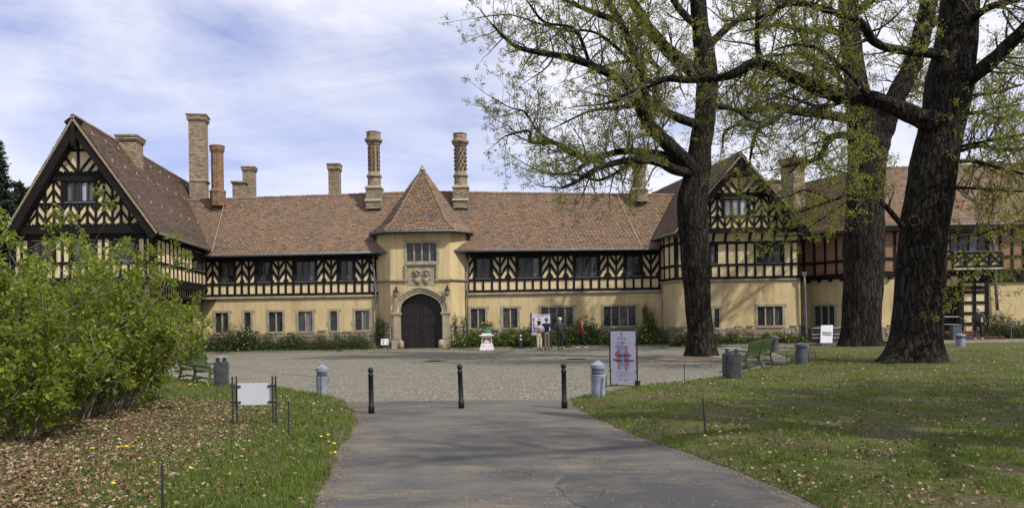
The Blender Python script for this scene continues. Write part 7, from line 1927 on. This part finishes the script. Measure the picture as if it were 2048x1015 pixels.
MB().tube([ep(0.05, 0.9, -0.01), we.p(0.05, 0.0, -0.55)], 0.018, 6).build('prop', 'dark_metal', EN); MB().tube([ep(0.95, 0.9, -0.01), we.p(we.L, 0.0, -0.55)], 0.018, 6).build('prop', 'dark_metal', EN)
RR_ = thing('ramp_railing', 'low galvanised ramp railing behind the entrance notice', 'railing', we.p(0, 0, -0.8))
for z in (0.98, 0.62, 0.42): MB().tube([we.p(-0.15, z, -0.75), we.p(1.6, z, -0.9)], 0.022, 8).build('rail', 'galv', RR_)
for s in (-0.15, 0.75, 1.6): MB().tube([we.p(s, 0, -0.75 - 0.085 * (s + 0.15)), we.p(s, 1.0, -0.75 - 0.085 * (s + 0.15))], 0.025, 8).build('post', 'galv', RR_)
MB().hexa([we.p(-0.1, 0.0, -0.5), we.p(1.6, 0.0, -0.5), we.p(1.6, 0.0, -1.6), we.p(-0.1, 0.0, -1.6), we.p(-0.1, 0.04, -0.5), we.p(1.6, 0.2, -0.5), we.p(1.6, 0.2, -1.6), we.p(-0.1, 0.04, -1.6)]).build('ramp', 'galv', RR_)

# ================================================================== people
def skin_obj(name, joints, edges, matname, parent, sub=1, root=None):
    me = bpy.data.meshes.new(name); names = list(joints); ix = {n: i for i, n in enumerate(names)}
    me.from_pydata([joints[n][0] for n in names], [(ix[a], ix[b]) for a, b in edges], []); me.materials.append(mat(matname))
    o = link(name, me, parent); sk = o.modifiers.new('skin', 'SKIN'); sk.use_smooth_shade = True; sk.branch_smoothing = 0.6
    for i, n in enumerate(names):
        r = joints[n][1]; v = me.skin_vertices[0].data[i]; v.radius = r if hasattr(r, '__len__') else (r, r); v.use_root = (n == root)
    sb = o.modifiers.new('sub', 'SUBSURF'); sb.levels = sub; sb.render_levels = sub
    return o
def person(base, h, head, label, top, legs_m, shoes, hair, arms, stride=0.0, hair_len=0.0, bag=False, vest=None, lean=0.0, female=False, bare_arm=False):
    """head: heading angle, 0 = facing +Y (away). arms: ((elbow),(wrist)) offsets per side in local metres at 1.75 m"""
    k = h / 1.75; c, s = math.cos(head), math.sin(head); b = Vector(base)
    def L(x, y, z): y += lean * max(0, z - 0.95); return b + Vector((c * x - s * y, s * x + c * y, z)) * k
    T = thing('person', label, 'person', b, 'visitors in the court')
    sw = 0.175 if female else 0.20
    J = {'pelvis': (L(0, 0, 0.96), 0.095 * k), 'spine': (L(0, 0.01, 1.12), 0.085 * k), 'chest': (L(0, 0, 1.32), 0.095 * k), 'neckb': (L(0, 0, 1.47), 0.065 * k), 'neck': (L(0, 0.01, 1.53), 0.052 * k),
         'headb': (L(0, 0.03, 1.60), 0.075 * k), 'headm': (L(0, 0.02, 1.67), 0.088 * k), 'headt': (L(0, 0.01, 1.715), 0.062 * k), 'nose': (L(0, 0.125, 1.645), 0.012 * k), 'chin': (L(0, 0.085, 1.575), 0.028 * k),
         'earl': (L(-0.093, 0.01, 1.645), 0.012 * k), 'earr': (L(0.093, 0.01, 1.645), 0.012 * k)}
    E = [('pelvis', 'spine'), ('spine', 'chest'), ('chest', 'neckb'), ('neckb', 'neck'), ('neck', 'headb'), ('headb', 'headm'), ('headm', 'headt'), ('headm', 'nose'), ('headb', 'chin'), ('headm', 'earl'), ('headm', 'earr')]
    for sd, g in (('l', -1), ('r', 1)):
        st = stride * g; (ex, ey, ez), (wx, wy, wz) = arms[0 if g < 0 else 1]
        J['hip' + sd] = (L(0.085 * g, 0, 0.90), 0.07 * k); J['knee' + sd] = (L(0.085 * g, st * 0.5 + 0.02, 0.50), 0.058 * k); J['ank' + sd] = (L(0.085 * g, st - 0.03 + (0.0 if st >= 0 else -0.04), 0.09), 0.042 * k); J['toe' + sd] = (L(0.095 * g, st + 0.13, 0.04), 0.034 * k)
        J['sho' + sd] = (L(sw * g, 0, 1.42), 0.062 * k); J['elb' + sd] = (L(sw * g + ex * g, ey, ez), 0.043 * k); J['wri' + sd] = (L(sw * g + wx * g, wy, wz), 0.03 * k)
        hd = (J['wri' + sd][0] - J['elb' + sd][0]).normalized(); J['palm' + sd] = (J['wri' + sd][0] + hd * 0.07 * k, 0.03 * k)
        sidev = hd.cross(Vector((0.3, 0.2, 1))).normalized()
        E += [('pelvis', 'hip' + sd), ('hip' + sd, 'knee' + sd), ('knee' + sd, 'ank' + sd), ('ank' + sd, 'toe' + sd), ('chest', 'sho' + sd), ('sho' + sd, 'elb' + sd), ('elb' + sd, 'wri' + sd), ('wri' + sd, 'palm' + sd)]
        for f in range(4):
            ln = (0.075, 0.088, 0.083, 0.065)[f]; nm = 'f%d%s' % (f, sd)
            J[nm] = (J['palm' + sd][0] + hd * ln * k + sidev * (f - 1.5) * 0.019 * k, 0.0085 * k); E.append(('palm' + sd, nm))
        J['th' + sd] = (J['wri' + sd][0] + hd * 0.07 * k + sidev * -0.055 * k, 0.0095 * k); E.append(('wri' + sd, 'th' + sd))
    skin_obj('body', J, E, 'skin', T, 1, 'pelvis')
    G = lambda ks, add: {n: (J[n][0], J[n][1] + add * k) for n in ks}
    # jacket / top
    tk = ['pelvis', 'spine', 'chest', 'neckb'] + [n + sd for sd in 'lr' for n in ('sho', 'elb', 'wri')]
    tj = G(tk, 0.02); tj['pelvis'] = (L(0, 0, 0.88), (0.165 if not female else 0.155) * k); tj['spine'] = (tj['spine'][0], 0.145 * k if not female else 0.13 * k); tj['chest'] = (tj['chest'][0], 0.16 * k if not female else 0.142 * k); tj['neckb'] = (L(0, 0, 1.49), 0.07 * k)
    te = [('pelvis', 'spine'), ('spine', 'chest'), ('chest', 'neckb')] + [e for sd in 'lr' for e in (('chest', 'sho' + sd), ('sho' + sd, 'elb' + sd), ('elb' + sd, 'wri' + sd))]
    jk = skin_obj('jacket', tj, te, top, T, 1, 'pelvis')
    if vest:
        vj = {n: (tj[n][0], tj[n][1] + 0.016 * k) for n in ('pelvis', 'spine', 'chest', 'neckb')}
        for sd, g in (('l', -1), ('r', 1)): vj['sho' + sd] = (L(sw * 0.8 * g, 0, 1.42), 0.09 * k)
        skin_obj('vest', vj, [('pelvis', 'spine'), ('spine', 'chest'), ('chest', 'neckb'), ('chest', 'shol'), ('chest', 'shor')], vest, T, 1, 'pelvis')
    pj = G(['pelvis'] + [n + sd for sd in 'lr' for n in ('hip', 'knee', 'ank')], 0.022)
    pj['pelvis'] = (L(0, 0, 0.97), 0.15 * k); pj['waist'] = (L(0, 0, 1.06), 0.135 * k)
    for sd in 'lr': pj['ank' + sd] = (pj['ank' + sd][0] + Vector((0, 0, 0.02)), 0.062 * k); pj['hip' + sd] = (pj['hip' + sd][0], 0.112 * k); pj['knee' + sd] = (pj['knee' + sd][0], 0.08 * k)
    skin_obj('trousers', pj, [('pelvis', 'waist')] + [e for sd in 'lr' for e in (('pelvis', 'hip' + sd), ('hip' + sd, 'knee' + sd), ('knee' + sd, 'ank' + sd))], legs_m, T, 1, 'pelvis')
    for sd in 'lr':
        a, t = J['ank' + sd][0], J['toe' + sd][0]; d = (t - a); d.z = 0; d.normalize()
        m = MB(); ctr = Vector((a.x, a.y, 0)) + d * 0.055 * k + Vector((0, 0, b.z))
        pr = [(-0.11, 0.038, 0.075), (-0.06, 0.043, 0.085), (0.02, 0.045, 0.075), (0.09, 0.05, 0.06), (0.14, 0.044, 0.05), (0.17, 0.02, 0.04)]; sdv = Vector((-d.y, d.x, 0)); vs = []; fs = []
        for (x, w_, z_) in pr:
            for (u, v) in ((-1, 0), (1, 0), (0.9, 0.7), (0.4, 1), (-0.4, 1), (-0.9, 0.7)): vs.append(ctr + d * x * k + sdv * u * w_ * k + Vector((0, 0, 0.002 + v * z_ * k)))
        for i in range(5):
            for j in range(6): fs.append((i * 6 + j, i * 6 + (j + 1) % 6, (i + 1) * 6 + (j + 1) % 6, (i + 1) * 6 + j))
        fs += [tuple(range(6))[::-1], tuple(range(30, 36))]; m.add(vs, fs); m.build('shoe', shoes, T, smooth=True)
    hr = MB(); hc = L(0, -0.012, 1.668); vs = []; n_ = 14
    for j in range(9):
        th = math.pi * (0.02 + 0.74 * j / 8)
        for i in range(n_):
            a = 2 * math.pi * i / n_; fr_ = 1.0 if math.sin(a) < 0.25 else 0.55
            t2 = th if math.sin(a) < 0.35 else min(th, math.pi * 0.36)
            q = Vector((0.112 * math.sin(t2) * math.cos(a), 0.122 * math.sin(t2) * math.sin(a), 0.112 * math.cos(t2))) * (1 + 0.05 * random.uniform(-1, 1))
            if j > 5 and math.sin(a) < 0.1: q.z -= hair_len * (j - 5) / 3
            vs.append(hc + Vector((c * q.x - s * q.y, s * q.x + c * q.y, q.z)) * k)
    hr.add(vs, [(j * n_ + i, (j + 1) * n_ + i, (j + 1) * n_ + (i + 1) % n_, j * n_ + (i + 1) % n_) for j in range(8) for i in range(n_)] + [tuple(range(n_))]); hr.build('hair', hair, T, smooth=True)
    m = MB()
    for g in (-1, 1): m.sphere(L(0.033 * g, 0.098, 1.662), 0.011 * k, 8, 6)
    m.build('eyes', 'black', T); MB().obox(L(0, 0.105, 1.603), Vector((c, s, 0)), Vector((-s, c, 0)), (0, 0, 1), 0.024 * k, 0.006 * k, 0.005 * k).build('mouth', 'brick_red_paint', T)
    if bag:
        pts = [L(-0.13, -0.13, 1.40), L(-0.02, -0.165, 1.25), L(0.10, -0.16, 1.08), L(0.18, -0.05, 0.95)]
        MB().tube(pts, 0.016 * k, 6).build('bag_strap', 'bag_dark', T)
        MB().obox(L(0.20, 0.02, 0.90), Vector((c, s, 0)), Vector((-s, c, 0)), (0, 0, 1), 0.05, 0.12, 0.09).build('bag', 'bag_dark', T)
    return T
DOWN = ((0.06, -0.02, 1.13), (0.07, 0.08, 0.88)); UP = ((0.13, 0.06, 1.18), (0.02, 0.27, 1.40)); FRONT = ((0.10, -0.04, 1.14), (0.0, 0.16, 1.02))
person(gnd(1079, 699.5), 1.63, 0.0, 'person in beige vest, lilac sleeves and cream trousers facing the information board', 'cloth_lilac', 'cloth_cream', 'shoe_brown', 'hair_dark', (UP, UP), hair_len=0.06, bag=True, vest='cloth_beige', female=True)
person(gnd(1094, 698.5), 1.78, 0.05, 'person in navy jacket and taupe trousers with raised hands facing the information board', 'cloth_navy', 'cloth_taupe', 'cloth_dark', 'hair_grey', (UP, UP))
person(gnd(1120.5, 698), 1.80, 0.0, 'person with white hair, grey jacket and dark trousers standing apart before the bed', 'cloth_grey', 'cloth_dark', 'shoe_brown', 'hair_white', (FRONT, FRONT))
person(gnd(1163, 695), 1.56, -math.pi / 2, 'person in red jacket and white shoes walking along the bed', 'cloth_red', 'cloth_dark', 'cloth_white', 'hair_blonde', (((0.05, -0.12, 1.15), (0.05, -0.02, 0.93)), ((0.05, 0.05, 1.14), (0.03, 0.22, 1.02))), stride=0.24, hair_len=0.05, lean=0.07, female=True)
q = at(1957, 660, 44.4); q.z = 0.205
person(q, 1.78, -0.9, 'person with grey hair and striped sweater walking past the entrance steps', 'cloth_stripe', 'cloth_dark', 'shoe_tan', 'hair_white', (((0.07, -0.06, 1.14), (0.08, 0.02, 0.90)), ((0.09, -0.02, 1.14), (0.08, 0.14, 0.92))), stride=0.2, lean=0.04)
q = at(318, 700, 27.5); q.z = 0.0
person(q, 1.68, 1.2, 'person in white top and blue jeans half hidden behind the slender shrub', 'cloth_white', 'cloth_jeans', 'cloth_white', 'hair_dark', (DOWN, FRONT), stride=0.1, hair_len=0.05, female=True)
